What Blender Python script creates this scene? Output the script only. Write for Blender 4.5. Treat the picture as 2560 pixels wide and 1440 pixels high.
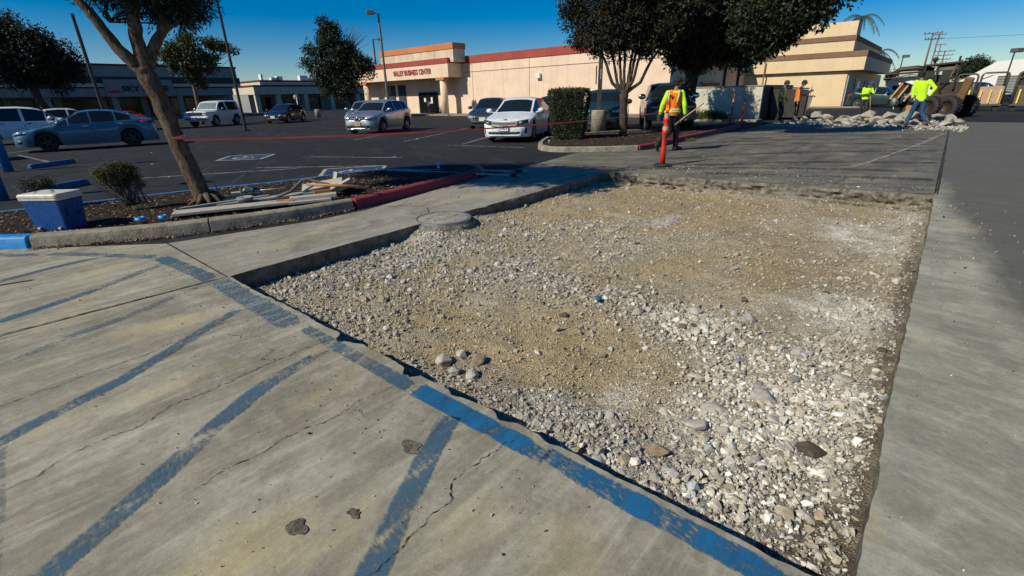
import bpy, bmesh, math, random
import numpy as np
from mathutils import Vector, Matrix, Euler, Quaternion

random.seed(7)
rng = np.random.default_rng(11)
PI = math.pi
R = math.radians
for o in list(bpy.data.objects):
    bpy.data.objects.remove(o)
SC = bpy.context.scene
COL = SC.collection

# ------------------------------------------------------------------ camera
cam_d = bpy.data.cameras.new('camera')
cam = bpy.data.objects.new('camera', cam_d)
COL.objects.link(cam)
CAM_F, CAM_P, CAM_R, CAM_Y = 1179.3, 0.3842, -0.0255, -0.722
_f = Vector((math.sin(CAM_Y) * math.cos(CAM_P), math.cos(CAM_Y) * math.cos(CAM_P), -math.sin(CAM_P)))
_r0 = Vector((math.cos(CAM_Y), -math.sin(CAM_Y), 0))
_u0 = _r0.cross(_f)
_r = _r0 * math.cos(CAM_R) + _u0 * math.sin(CAM_R)
_u = -_r0 * math.sin(CAM_R) + _u0 * math.cos(CAM_R)
m3 = Matrix((_r, _u, -_f)).transposed()
cam.matrix_world = Matrix.Translation((0, 0, 1.5)) @ m3.to_4x4()
cam_d.sensor_width = 36
cam_d.lens = CAM_F / 2560 * 36
cam_d.clip_start = 0.05
cam_d.clip_end = 3000
SC.camera = cam
SC.render.resolution_x, SC.render.resolution_y = 1024, 576

# ------------------------------------------------------------------ world, sun, exposure
SUN_EL, SUN_AZ = R(38.5), R(17)          # light travels toward (+sin, +cos)
W = bpy.data.worlds.new('World')
SC.world = W
W.use_nodes = True
wn = W.node_tree
for n in list(wn.nodes):
    wn.nodes.remove(n)
sky = wn.nodes.new('ShaderNodeTexSky')
sky.sky_type = 'NISHITA'
sky.sun_disc = False
sky.sun_elevation = SUN_EL
sky.sun_rotation = PI + SUN_AZ
sky.altitude = 300
sky.air_density = 1.0
sky.dust_density = 0.15
sky.ozone_density = 5.0
hs = wn.nodes.new('ShaderNodeHueSaturation')
hs.inputs['Saturation'].default_value = 1.66
hs.inputs['Hue'].default_value = 0.507
bg = wn.nodes.new('ShaderNodeBackground')
bg.inputs['Strength'].default_value = 0.080
wo = wn.nodes.new('ShaderNodeOutputWorld')
wn.links.new(sky.outputs[0], hs.inputs['Color'])
wn.links.new(hs.outputs[0], bg.inputs['Color'])
wn.links.new(bg.outputs[0], wo.inputs['Surface'])

sun_d = bpy.data.lights.new('sun', 'SUN')
sun_d.energy = 4.9
sun_d.angle = R(0.55)
sun_d.color = (1.0, 0.945, 0.80)
sun = bpy.data.objects.new('sun', sun_d)
COL.objects.link(sun)
sd = Vector((math.sin(SUN_AZ) * math.cos(SUN_EL), math.cos(SUN_AZ) * math.cos(SUN_EL), -math.sin(SUN_EL)))
sun.rotation_euler = sd.to_track_quat('-Z', 'Y').to_euler()
sun.location = (-10, -30, 30)

SC.view_settings.view_transform = 'Standard'
SC.view_settings.look = 'None'
SC.view_settings.exposure = 0.0
SC.view_settings.gamma = 1.0
SC.view_settings.use_curve_mapping = False

# ------------------------------------------------------------------ helpers: objects
def tag(o, label=None, cat=None, group=None, kind=None):
    if label: o['label'] = label
    if cat: o['category'] = cat
    if group: o['group'] = group
    if kind: o['kind'] = kind
    return o

def thing(name, label, cat, loc=(0, 0, 0), rz=0.0, group=None):
    o = bpy.data.objects.new(name, None)
    COL.objects.link(o)
    o.location = loc
    o.rotation_euler = (0, 0, rz)
    o.empty_display_size = 0.2
    return tag(o, label, cat, group)

def link(name, me, mats=None, parent=None):
    if mats is not None:
        if not isinstance(mats, (list, tuple)): mats = [mats]
        if len(me.materials) == 0:
            for m in mats: me.materials.append(m)
    o = bpy.data.objects.new(name, me)
    COL.objects.link(o)
    if parent is not None: o.parent = parent
    return o

def copy_tree(o, parent=None):
    c = o.copy()
    COL.objects.link(c)
    if parent is not None: c.parent = parent
    for ch in list(o.children):
        copy_tree(ch, c)
    return c

class MB:
    def __init__(self):
        self.v = []; self.f = []; self.s = []
    def add(self, vs, fs, smooth=False):
        b = len(self.v)
        self.v.extend([tuple(p) for p in vs])
        self.f.extend([tuple(b + i for i in f) for f in fs])
        self.s.extend([smooth] * len(fs))
        return self
    def box(self, c, s, rot=None, taper=1.0):
        hx, hy, hz = s[0] / 2, s[1] / 2, s[2] / 2
        vs = []
        for z in (-1, 1):
            k = taper if z > 0 else 1.0
            for x, y in ((-1, -1), (1, -1), (1, 1), (-1, 1)):
                p = Vector((x * hx * k, y * hy * k, z * hz))
                if rot is not None: p = rot @ p
                vs.append(p + Vector(c))
        return self.add(vs, [(0, 3, 2, 1), (4, 5, 6, 7), (0, 1, 5, 4), (1, 2, 6, 5), (2, 3, 7, 6), (3, 0, 4, 7)])
    def bar(self, p0, p1, w, h):
        p0, p1 = Vector(p0), Vector(p1)
        d = p1 - p0
        q = d.to_track_quat('X', 'Z').to_matrix()
        return self.box((p0 + p1) / 2, (d.length, w, h), q)
    def tube(self, pts, rad, n=8, caps=True, smooth=True):
        pts = [Vector(p) for p in pts]
        if not isinstance(rad, (list, tuple)): rad = [rad] * len(pts)
        vs = []; fs = []
        up = None
        for i, p in enumerate(pts):
            d = (pts[min(i + 1, len(pts) - 1)] - pts[max(i - 1, 0)])
            if d.length < 1e-9: d = Vector((0, 0, 1))
            d.normalize()
            if up is None:
                up = Vector((0, 0, 1)) if abs(d.z) < 0.9 else Vector((1, 0, 0))
                a = d.cross(up).normalized()
            else:
                a = (a - d * a.dot(d))
                if a.length < 1e-6: a = d.orthogonal()
                a.normalize()
            b = d.cross(a)
            for k in range(n):
                t = 2 * PI * k / n
                vs.append(p + (a * math.cos(t) + b * math.sin(t)) * rad[i])
        for i in range(len(pts) - 1):
            for k in range(n):
                k2 = (k + 1) % n
                fs.append((i * n + k, i * n + k2, (i + 1) * n + k2, (i + 1) * n + k))
        self.add(vs, fs, smooth)
        if caps:
            b = len(self.v) - len(vs)
            self.f.append(tuple(b + k for k in reversed(range(n)))); self.s.append(False)
            self.f.append(tuple(b + (len(pts) - 1) * n + k for k in range(n))); self.s.append(False)
        return self
    def cyl(self, p0, p1, r0, r1=None, n=12, smooth=True):
        return self.tube([p0, p1], [r0, r0 if r1 is None else r1], n, True, smooth)
    def lathe(self, prof, c=(0, 0, 0), n=20, axis='Z', smooth=True, sweep=2 * PI):
        vs = []; fs = []
        m = len(prof)
        full = abs(sweep - 2 * PI) < 1e-6
        nn = n if full else n + 1
        for k in range(nn):
            t = sweep * k / n
            for r, z in prof:
                x, y = r * math.cos(t), r * math.sin(t)
                if axis == 'Z': p = (x, y, z)
                elif axis == 'Y': p = (x, z, y)
                else: p = (z, x, y)
                vs.append((p[0] + c[0], p[1] + c[1], p[2] + c[2]))
        for k in range(n):
            k2 = (k + 1) % nn
            for j in range(m - 1):
                fs.append((k * m + j, k2 * m + j, k2 * m + j + 1, k * m + j + 1))
        return self.add(vs, fs, smooth)
    def ell(self, c, r, n=12, m=8, rot=None):
        vs = []; fs = []
        for i in range(m + 1):
            ph = PI * i / m
            for k in range(n):
                t = 2 * PI * k / n
                p = Vector((r[0] * math.sin(ph) * math.cos(t), r[1] * math.sin(ph) * math.sin(t), r[2] * math.cos(ph)))
                if rot is not None: p = rot @ p
                vs.append(p + Vector(c))
        for i in range(m):
            for k in range(n):
                k2 = (k + 1) % n
                fs.append((i * n + k, (i + 1) * n + k, (i + 1) * n + k2, i * n + k2))
        return self.add(vs, fs, True)
    def capsule(self, p0, p1, r0, r1, n=12):
        p0, p1 = Vector(p0), Vector(p1)
        d = (p1 - p0)
        if d.length < 1e-6: d = Vector((0, 0, 1e-3))
        dn = d.normalized()
        pts = []; rr = []
        for a in (-85, -60, -30, 0):
            pts.append(p0 + dn * r0 * math.sin(R(a))); rr.append(r0 * math.cos(R(a)))
        for a in (0, 30, 60, 85):
            pts.append(p1 + dn * r1 * math.sin(R(a))); rr.append(r1 * math.cos(R(a)))
        return self.tube(pts, rr, n)
    def loft(self, rings, caps=True, smooth=True, closed=True):
        n = len(rings[0]); vs = [p for r in rings for p in r]; fs = []
        for i in range(len(rings) - 1):
            for k in range(n if closed else n - 1):
                k2 = (k + 1) % n
                fs.append((i * n + k, i * n + k2, (i + 1) * n + k2, (i + 1) * n + k))
        if caps:
            fs.append(tuple(reversed(range(n))))
            fs.append(tuple((len(rings) - 1) * n + k for k in range(n)))
        return self.add(vs, fs, smooth)
    def prism(self, poly, z0, z1):
        n = len(poly)
        vs = [(x, y, z0) for x, y in poly] + [(x, y, z1) for x, y in poly]
        fs = [tuple(reversed(range(n))), tuple(range(n, 2 * n))]
        for k in range(n):
            k2 = (k + 1) % n
            fs.append((k, k2, n + k2, n + k))
        return self.add(vs, fs)
    def poly(self, pts):
        return self.add(pts, [tuple(range(len(pts)))])
    def mesh(self, name='mesh'):
        me = bpy.data.meshes.new(name)
        me.from_pydata(self.v, [], self.f)
        me.polygons.foreach_set('use_smooth', self.s)
        me.update()
        return me
    def build(self, name, mats, parent=None, bevel=0.0, fix=True):
        me = self.mesh(name)
        if fix and len(me.polygons) < 60000:
            bm = bmesh.new(); bm.from_mesh(me)
            bmesh.ops.recalc_face_normals(bm, faces=bm.faces)
            bm.to_mesh(me); bm.free()
        o = link(name, me, mats, parent)
        if bevel:
            b = o.modifiers.new('bevel', 'BEVEL'); b.width = bevel; b.segments = 2
            b.limit_method = 'ANGLE'; b.angle_limit = R(35)
        return o

def fast_mesh(name, V, F, col=None, smooth=False):
    """V (n,3), F (m,k) numpy; optional per-vertex colour"""
    V = np.ascontiguousarray(V, dtype=np.float32); F = np.ascontiguousarray(F, dtype=np.int32)
    me = bpy.data.meshes.new(name)
    m, k = F.shape
    me.vertices.add(len(V)); me.vertices.foreach_set('co', V.ravel())
    me.loops.add(m * k); me.loops.foreach_set('vertex_index', F.ravel())
    me.polygons.add(m)
    me.polygons.foreach_set('loop_start', np.arange(0, m * k, k, dtype=np.int32))
    try: me.polygons.foreach_set('loop_total', np.full(m, k, dtype=np.int32))
    except Exception: pass
    me.update(calc_edges=True)
    me.polygons.foreach_set('use_smooth', np.full(m, smooth, dtype=bool))
    if col is not None:
        a = me.color_attributes.new('tint', 'FLOAT_COLOR', 'POINT')
        c = np.ones((len(V), 4), dtype=np.float32); c[:, :col.shape[1]] = col
        a.data.foreach_set('color', c.ravel())
    me.validate()
    return me

def vnoise(x, y, seed=0):
    xi = np.floor(x).astype(np.int64); yi = np.floor(y).astype(np.int64)
    xf = x - xi; yf = y - yi
    def h(a, b):
        n = (a * 374761393 + b * 668265263 + seed * 974711) & 0x7fffffff
        n = (n ^ (n >> 13)) * 1274126177 & 0x7fffffff
        return ((n ^ (n >> 16)) & 0xffff) / 65535.0
    u = xf * xf * (3 - 2 * xf); v = yf * yf * (3 - 2 * yf)
    return (h(xi, yi) * (1 - u) + h(xi + 1, yi) * u) * (1 - v) + (h(xi, yi + 1) * (1 - u) + h(xi + 1, yi + 1) * u) * v

def fbm(x, y, s, oct=4, seed=0):
    r = 0; a = .5; t = 0
    for i in range(oct):
        r = r + a * vnoise(x * s, y * s, seed + i); t += a; a *= .5; s *= 2.03
    return r / t

# ------------------------------------------------------------------ helpers: materials
class NT:
    def __init__(self, name):
        self.m = bpy.data.materials.new(name); self.m.use_nodes = True
        self.t = self.m.node_tree
        for n in list(self.t.nodes): self.t.nodes.remove(n)
        self.out = self.t.nodes.new('ShaderNodeOutputMaterial')
        self.b = self.t.nodes.new('ShaderNodeBsdfPrincipled')
        self.t.links.new(self.b.outputs[0], self.out.inputs[0])
        self._geo = None
    def n(self, ty, **kw):
        x = self.t.nodes.new(ty)
        for k, v in kw.items(): setattr(x, k, v)
        return x
    def l(self, a, b): self.t.links.new(a, b)
    def pos(self, scale=(1, 1, 1), world=True, rz=0.0):
        if world:
            g = self.n('ShaderNodeNewGeometry'); src = g.outputs['Position']
        else:
            g = self.n('ShaderNodeTexCoord'); src = g.outputs['Object']
        mp = self.n('ShaderNodeMapping', vector_type='TEXTURE')
        mp.inputs['Scale'].default_value = tuple(1 / v for v in scale)
        mp.inputs['Rotation'].default_value = (0, 0, rz)
        self.l(src, mp.inputs[0])
        return mp.outputs[0]
    def noise(self, vec, scale, detail=4, rough=.55, dist=0.0):
        x = self.n('ShaderNodeTexNoise')
        x.inputs['Scale'].default_value = scale; x.inputs['Detail'].default_value = detail
        x.inputs['Roughness'].default_value = rough; x.inputs['Distortion'].default_value = dist
        self.l(vec, x.inputs['Vector'])
        return x.outputs['Fac']
    def ramp(self, fac, stops):
        x = self.n('ShaderNodeValToRGB')
        e = x.color_ramp.elements
        while len(e) < len(stops): e.new(0.5)
        for i, (p, c) in enumerate(stops):
            e[i].position = p
            if not isinstance(c, (tuple, list)): c = (c, c, c)
            e[i].color = (*c, 1)
        self.l(fac, x.inputs[0])
        return x.outputs[0]
    def mix(self, fac, a, b, mode='MIX'):
        x = self.n('ShaderNodeMix', data_type='RGBA', blend_type=mode)
        for s, v in ((x.inputs[0], fac), (x.inputs[6], a), (x.inputs[7], b)):
            if hasattr(v, 'is_linked') or hasattr(v, 'links'): self.l(v, s)
            elif isinstance(v, (tuple, list)): s.default_value = (*v, 1)
            elif s.type == 'RGBA': s.default_value = (v, v, v, 1)
            else: s.default_value = v
        return x.outputs[2]
    def math(self, op, a, b=0.0, clamp=False):
        x = self.n('ShaderNodeMath', operation=op); x.use_clamp = clamp
        for s, v in ((x.inputs[0], a), (x.inputs[1], b)):
            if isinstance(v, (int, float)): s.default_value = v
            else: self.l(v, s)
        return x.outputs[0]
    def smooth(self, v, a, b):
        x = self.n('ShaderNodeMapRange', interpolation_type='SMOOTHSTEP')
        x.inputs['From Min'].default_value = a; x.inputs['From Max'].default_value = b
        self.l(v, x.inputs['Value'])
        return x.outputs[0]
    def xyz(self, world=True):
        s = self.n('ShaderNodeSeparateXYZ')
        if world: self.l(self.n('ShaderNodeNewGeometry').outputs['Position'], s.inputs[0])
        else: self.l(self.n('ShaderNodeTexCoord').outputs['Object'], s.inputs[0])
        return s.outputs
    def bump(self, h, strength=.3, dist=.01):
        x = self.n('ShaderNodeBump'); x.inputs['Strength'].default_value = strength
        x.inputs['Distance'].default_value = dist
        self.l(h, x.inputs['Height']); self.l(x.outputs[0], self.b.inputs['Normal'])
        return x
    def set(self, **kw):
        names = {'rough': 'Roughness', 'metal': 'Metallic', 'spec': 'Specular IOR Level', 'coat': 'Coat Weight',
                 'coatr': 'Coat Roughness', 'alpha': 'Alpha', 'base': 'Base Color', 'trans': 'Transmission Weight', 'sss': 'Subsurface Weight'}
        for k, v in kw.items():
            s = self.b.inputs[names[k]]
            if isinstance(v, (int, float)): s.default_value = v
            elif isinstance(v, tuple): s.default_value = (*v, 1)
            else: self.l(v, s)
        return self

def simple(name, c, rough=.6, metal=0.0, var=.18, scale=6.0, bump=0.0, bscale=40.0, coat=0.0, spec=.5, world=False, dirt=None):
    k = NT(name)
    v = k.pos(world=world)
    nz = k.noise(v, scale, 5, .6)
    lo = tuple(x * (1 - var) for x in c); hi = tuple(min(1, x * (1 + var)) for x in c)
    base = k.ramp(nz, [(.3, lo), (.7, hi)])
    if dirt:
        d = k.noise(v, scale * 2.7, 6, .7)
        base = k.mix(k.ramp(d, [(.5, 0), (.72, dirt[1])]), base, dirt[0])
    k.set(base=base, rough=k.ramp(nz, [(.3, max(0.02, rough - .06)), (.7, min(1, rough + .06))]), metal=metal, coat=coat, spec=spec)
    if bump:
        k.bump(k.noise(v, bscale, 4, .6), bump, .01)
    return k.m

def concrete(name, c1, c2, dark=None, mask=None, streak=.6, fine=1.0, extra=None, dirn=3):
    k = NT(name)
    p = k.pos()
    big = k.noise(p, .9, 5, .6)
    st = k.noise(k.pos((2.6, .5, 1), rz=R(dirn)), 1.5, 7, .64, 1.0)
    st2 = k.noise(k.pos((13, 1.1, 1), rz=R(dirn - 5)), 1.3, 6, .65, .3)
    base = k.ramp(big, [(.3, c1), (.7, c2)])
    base = k.mix(k.ramp(st, [(.40, 0), (.60, streak)]), base, tuple(x * .56 for x in c1))
    base = k.mix(k.ramp(st2, [(.52, 0), (.68, streak * .6)]), base, tuple(min(1, x * 1.3) for x in c2))
    blot = k.noise(k.pos((1.1, .6, 1), rz=R(dirn)), 1.9, 7, .72, 1.2)
    base = k.mix(k.ramp(blot, [(.46, 0), (.6, .62)]), base, tuple(x * .62 for x in c1))
    base = k.mix(k.ramp(k.noise(p, 7, 6, .72), [(.5, 0), (.7, .35)]), base, tuple(min(1, x * 1.25) for x in c2))
    yel = k.noise(k.pos((1.4, .7, 1)), 1.1, 3, .5)
    base = k.mix(k.ramp(yel, [(.56, 0), (.68, .5)]), base, (c2[0] * 1.22, c2[1] * 1.08, c2[2] * .72))
    if extra: base = extra(k, base)
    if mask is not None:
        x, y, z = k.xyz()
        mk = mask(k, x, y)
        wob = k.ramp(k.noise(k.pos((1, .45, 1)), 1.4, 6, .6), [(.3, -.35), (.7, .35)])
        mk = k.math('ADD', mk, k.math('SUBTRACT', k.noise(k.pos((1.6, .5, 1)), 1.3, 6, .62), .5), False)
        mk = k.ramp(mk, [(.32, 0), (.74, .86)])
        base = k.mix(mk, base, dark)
    g1 = k.noise(p, 160, 3, .7)
    base = k.mix(1.0, base, k.ramp(g1, [(.3, .84), (.7, 1.12)]), 'MULTIPLY')
    g2 = k.noise(p, 34, 4, .7)
    base = k.mix(1.0, base, k.ramp(g2, [(.3, .86), (.7, 1.1)]), 'MULTIPLY')
    sp = k.n('ShaderNodeTexVoronoi'); sp.inputs['Scale'].default_value = 16; k.l(p, sp.inputs['Vector'])
    spm = k.math('MULTIPLY', k.ramp(sp.outputs['Distance'], [(.03, .75), (.075, 0)]), k.ramp(k.noise(p, 3.2, 2), [(.5, 0), (.6, 1)]))
    base = k.mix(spm, base, tuple(x * .3 for x in c1))
    k.set(base=base, rough=k.ramp(st, [(.3, .72), (.7, .9)]), spec=.35)
    h = k.math('ADD', k.noise(p, 220, 3, .7), k.math('MULTIPLY', k.noise(p, 24, 5, .7), 1.2))
    k.bump(h, .28 * fine, .006)
    return k.m

m_slab_near = concrete('concrete_near', (.28, .255, .188), (.44, .405, .305), streak=.6)
m_slab_left = concrete('concrete_gutter', (.26, .24, .19), (.38, .35, .285), streak=.35)
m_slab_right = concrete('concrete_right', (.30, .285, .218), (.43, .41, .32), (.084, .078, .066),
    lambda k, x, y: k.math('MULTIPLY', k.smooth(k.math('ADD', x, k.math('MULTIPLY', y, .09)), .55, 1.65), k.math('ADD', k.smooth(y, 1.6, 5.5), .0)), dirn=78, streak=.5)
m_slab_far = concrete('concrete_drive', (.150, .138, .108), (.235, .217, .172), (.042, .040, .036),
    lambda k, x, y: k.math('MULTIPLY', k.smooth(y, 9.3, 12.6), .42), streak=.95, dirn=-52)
def _asph(name, c1, c2, spec=.25):
    k = NT(name)
    p = k.pos()
    a = k.noise(p, .35, 5, .6); b = k.noise(k.pos((.5, 3.0, 1), rz=R(20)), .8, 5, .65)
    base = k.ramp(a, [(.3, c1), (.7, c2)])
    base = k.mix(k.ramp(b, [(.5, 0), (.8, .55)]), base, tuple(min(1, v * 1.7) for v in c2))
    blot = k.noise(p, .9, 7, .72, .8)
    base = k.mix(k.ramp(blot, [(.5, 0), (.56, .45)]), base, tuple(v * .55 for v in c1))
    base = k.mix(k.ramp(k.noise(k.pos((.35, 1.6, 1), rz=R(-25)), 1.1, 6, .7, .5), [(.52, 0), (.66, .5)]), base, tuple(v * 2.0 for v in c2))
    base = k.mix(1.0, base, k.ramp(k.noise(p, 90, 3, .7), [(.3, .62), (.7, 1.4)]), 'MULTIPLY')
    k.set(base=base, rough=.88, spec=spec)
    k.bump(k.noise(p, 130, 3, .7), .35, .006)
    return k.m
m_asphalt = _asph('asphalt', (.0135, .0148, .0152), (.021, .0222, .0222))
m_asphalt_far = _asph('asphalt_right', (.045, .043, .04), (.065, .061, .056))

m_broken = NT('broken_concrete_face')
_p = m_broken.pos()
_b = m_broken.ramp(m_broken.noise(_p, 9, 6, .7), [(.3, (.07, .055, .04)), (.5, (.2, .17, .125)), (.7, (.33, .3, .25))])
m_broken.set(base=_b, rough=.95, spec=.2); m_broken.bump(m_broken.noise(_p, 26, 6, .75), .9, .04)
m_broken = m_broken.m

def paint(name, c, cover=.5, scale=9.0, lo=.1, streaks=True, aff=.85):
    """worn road paint: patches of it are gone"""
    k = NT(name)
    p = k.pos()
    n1 = k.noise(k.pos((3.2, .8, 1), rz=R(6)), scale * .35, 6, .68, .3)
    n2 = k.noise(k.pos((1, 2.6, 1), rz=R(-12)), scale * 2.4, 7, .82, .4)
    n3 = k.noise(p, 1.4, 3, .5)
    s = k.math('ADD', k.math('MULTIPLY', n1, .42), k.math('ADD', k.math('MULTIPLY', n2, .48), k.math('MULTIPLY', n3, .30)))
    ed = k.n('ShaderNodeAttribute'); ed.attribute_name = 'tint'
    s = k.math('SUBTRACT', s, k.math('MULTIPLY', k.ramp(ed.outputs['Fac'], [(0, 1), (.45, 0)]), .10))
    a = k.ramp(s, [(cover, 0.0), (cover + .10, aff)])
    k.set(base=k.ramp(n1, [(.3, tuple(v * .6 for v in c)), (.7, tuple(min(1, v * 1.25) for v in c))]), rough=.75, spec=.3)
    k.bump(k.noise(p, 120, 3, .7), .25, .004)
    tr = k.n('ShaderNodeBsdfTransparent'); mx = k.n('ShaderNodeMixShader')
    k.l(a, mx.inputs[0]); k.l(tr.outputs[0], mx.inputs[1]); k.l(k.b.outputs[0], mx.inputs[2])
    k.l(mx.outputs[0], k.out.inputs[0])
    return k.m
m_pblue = paint('worn_blue_paint', (.045, .12, .19), .528, aff=.72)
m_pblue_strong = paint('blue_paint', (.01, .115, .25), .505, aff=.92)
m_pblue_faint = paint('faded_blue_paint', (.06, .12, .18), .565, aff=.5)
m_pwhite = paint('worn_white_paint', (.45, .44, .4), .47)
m_pwhite_faint = paint('faint_white_paint', (.34, .32, .25), .50, aff=.75)
m_ppanel = paint('disabled_bay_blue', (.035, .055, .10), .38, aff=.9)
m_dust = paint('pale_concrete_dust', (.42, .4, .35), .6, aff=.5)
m_crack = simple('crack_dark', (.022, .018, .014), .95, var=.4, scale=20)
m_curb = simple('kerb_concrete', (.26, .228, .17), .9, var=.35, scale=5, bump=.7, bscale=40, world=True, dirt=((.085, .068, .045), .9))
m_curb_red = simple('kerb_red_paint', (.24, .022, .04), .7, var=.3, scale=7, bump=.3, bscale=80, world=True, dirt=((.1, .03, .03), .6))
m_curb_blue = simple('kerb_blue_paint', (.005, .20, .52), .55, var=.25, scale=7, bump=.3, bscale=80, world=True, dirt=((.16, .18, .17), .6))
m_curb_blue2 = simple('kerb_dull_blue_paint', (.03, .14, .32), .7, var=.3, scale=7, bump=.3, bscale=80, world=True, dirt=((.08, .09, .1), .7))
m_mulch = NT('mulch')
_p = m_mulch.pos()
_b = m_mulch.ramp(m_mulch.noise(_p, 22, 6, .75), [(.3, (.018, .012, .008)), (.52, (.05, .035, .022)), (.75, (.13, .095, .06))])
m_mulch.set(base=_b, rough=.97, spec=.15); m_mulch.bump(m_mulch.noise(_p, 60, 5, .8), 1.0, .04)
m_mulch = m_mulch.m
# ================================================================== GROUND
def struct(name, mb, m, parent=None, bevel=0):
    o = mb.build(name, m, parent, bevel)
    if parent is None: o['kind'] = 'structure'
    return o

# pit outline (saw-cut and broken edges)
PIT = [(-4.76, 1.38), (.12, 1.46), (.14, 9.36), (-5.08, 8.95)]
def edge(a, b, n, amp, seed, chips=()):
    """points from a to b, broken sideways by noise"""
    a = Vector((*a, 0)); b = Vector((*b, 0)); d = (b - a); nrm = Vector((-d.y, d.x, 0)).normalized()
    out = []
    for i in range(n + 1):
        t = i / n
        o = (float(fbm(np.array(t * d.length), np.array(3.3 + seed), 3.0, 4, seed)) - .5) * 2 * amp
        for tc, w, dp in chips:
            u = abs(t - tc) / w
            if u < 1: o += dp * (1 - u * u) * (0.75 + .5 * random.random())
        o += (float(fbm(np.array(t * d.length), np.array(7.7 + seed), 14.0, 4, seed + 9)) - .5) * amp * 1.6
        if i in (0, n): o = 0
        p = a + d * t + nrm * o
        out.append((p.x, p.y))
    return out
random.seed(3)
E_near = edge(PIT[0], PIT[1], 230, .015, 1, [(.405, .014, -.06), (.42, .02, -.03), (.555, .014, -.06), (.70, .015, -.03), (.76, .01, -.02), (.20, .012, -.012), (.63, .012, -.015)])
E_right = edge(PIT[1], PIT[2], 160, .012, 2)
E_far = edge(PIT[2], PIT[3], 150, .05, 3, [(.2, .02, -.05), (.45, .02, -.04), (.7, .03, -.04)])
E_left = edge(PIT[3], PIT[0], 160, .012, 4)
THK = .26
def slab(name, edge_pts, outer, mat, drop=THK, rgh=.035):
    """slab top with one broken edge; outer = the rest of the outline (counter-clockwise together)"""
    poly = list(edge_pts) + list(outer)
    mb = MB()
    n = len(poly)
    mb.add([(x, y, 0) for x, y in poly], [tuple(range(n))])
    top = struct(name, mb, mat)
    bm = bmesh.new(); bm.from_mesh(top.data)
    bmesh.ops.triangulate(bm, faces=bm.faces)
    for f in bm.faces:
        if f.normal.z < 0: f.normal_flip()
    bm.to_mesh(top.data); bm.free()
    # broken face below the edge
    w = MB(); rows = 7; m = len(edge_pts)
    vs = []
    for j in range(rows):
        for i, (x, y) in enumerate(edge_pts):
            k = j / (rows - 1)
            nx = float(fbm(np.array(i * .09), np.array(j * .45), 2.2, 3, 17)) - .5
            vs.append((x + nx * rgh * min(1, j), y + ((float(fbm(np.array(i * .1), np.array(j * .5), 2.5, 4, 31)) - .5) * 1.5 - (.25 * (j > 0) if rgh > .05 else 0)) * rgh * min(1, j), -k * drop))
    fs = [(j * m + i, j * m + i + 1, (j + 1) * m + i + 1, (j + 1) * m + i) for j in range(rows - 1) for i in range(m - 1)]
    w.add(vs, fs)
    w.build('broken_edge', m_broken, top, fix=False)
    return top

g = .008
s_near = slab('concrete_pavement', list(reversed(E_near)), [(-4.76 + g, 1.3), (-4.78, -9), (.11, -9)], m_slab_near)
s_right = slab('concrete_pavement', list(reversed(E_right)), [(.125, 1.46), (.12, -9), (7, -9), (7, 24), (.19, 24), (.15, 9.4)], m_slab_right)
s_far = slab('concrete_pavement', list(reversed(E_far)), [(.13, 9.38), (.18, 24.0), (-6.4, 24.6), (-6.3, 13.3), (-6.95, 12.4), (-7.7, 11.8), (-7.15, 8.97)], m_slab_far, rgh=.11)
s_left = slab('concrete_pavement', list(reversed(E_left)), [(-5.09, 8.94), (-7.15, 8.95), (-6.7, 6.0), (-6.2, 3.8), (-6.2, 3.0), (-6.6, 1.38), (-4.775, 1.372)], m_slab_left)
mb = MB(); mb.poly([(-6.6 - .0, 1.36, 0), (-7.9, .1, 0), (-9.5, -1.5, 0), (-9.5, -9, 0), (-4.79, -9, 0), (-4.77, 1.36, 0)])
s_corner = struct('concrete_pavement', mb, m_slab_near)
mb = MB(); mb.poly([(.2, 24.01, 0.0), (7, 24.01, 0), (7, 30, 0), (-6.5, 30, 0), (-6.4, 24.62, 0), (.17, 24.02, 0)])
s_far2 = struct('concrete_pavement', mb, m_slab_right)

# gutter strip between kerb and slabs
# big asphalt sheet with the pit left open
mb = MB()
B = 1500; x0, x1, y0, y1 = -5.3, .35, 1.15, 9.6
zz = -.006
mb.add([(-B, -B, zz), (B, -B, zz), (B, y0, zz), (-B, y0, zz)], [(0, 1, 2, 3)])
mb.add([(-B, y1, zz), (B, y1, zz), (B, B, zz), (-B, B, zz)], [(0, 1, 2, 3)])
mb.add([(-B, y0, zz), (x0, y0, zz), (x0, y1, zz), (-B, y1, zz)], [(0, 1, 2, 3)])
mb.add([(x1, y0, zz), (B, y0, zz), (B, y1, zz), (x1, y1, zz)], [(0, 1, 2, 3)])
struct('parking_lot_ground', mb, m_asphalt)
# right-hand darker asphalt lane
mb = MB(); mb.poly([(2.6, 6.5, .004), (6.9, 5.2, .004), (6.9, 24, .004), (.3, 24, .004), (.9, 15, .004), (1.6, 9.5, .004)])

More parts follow.
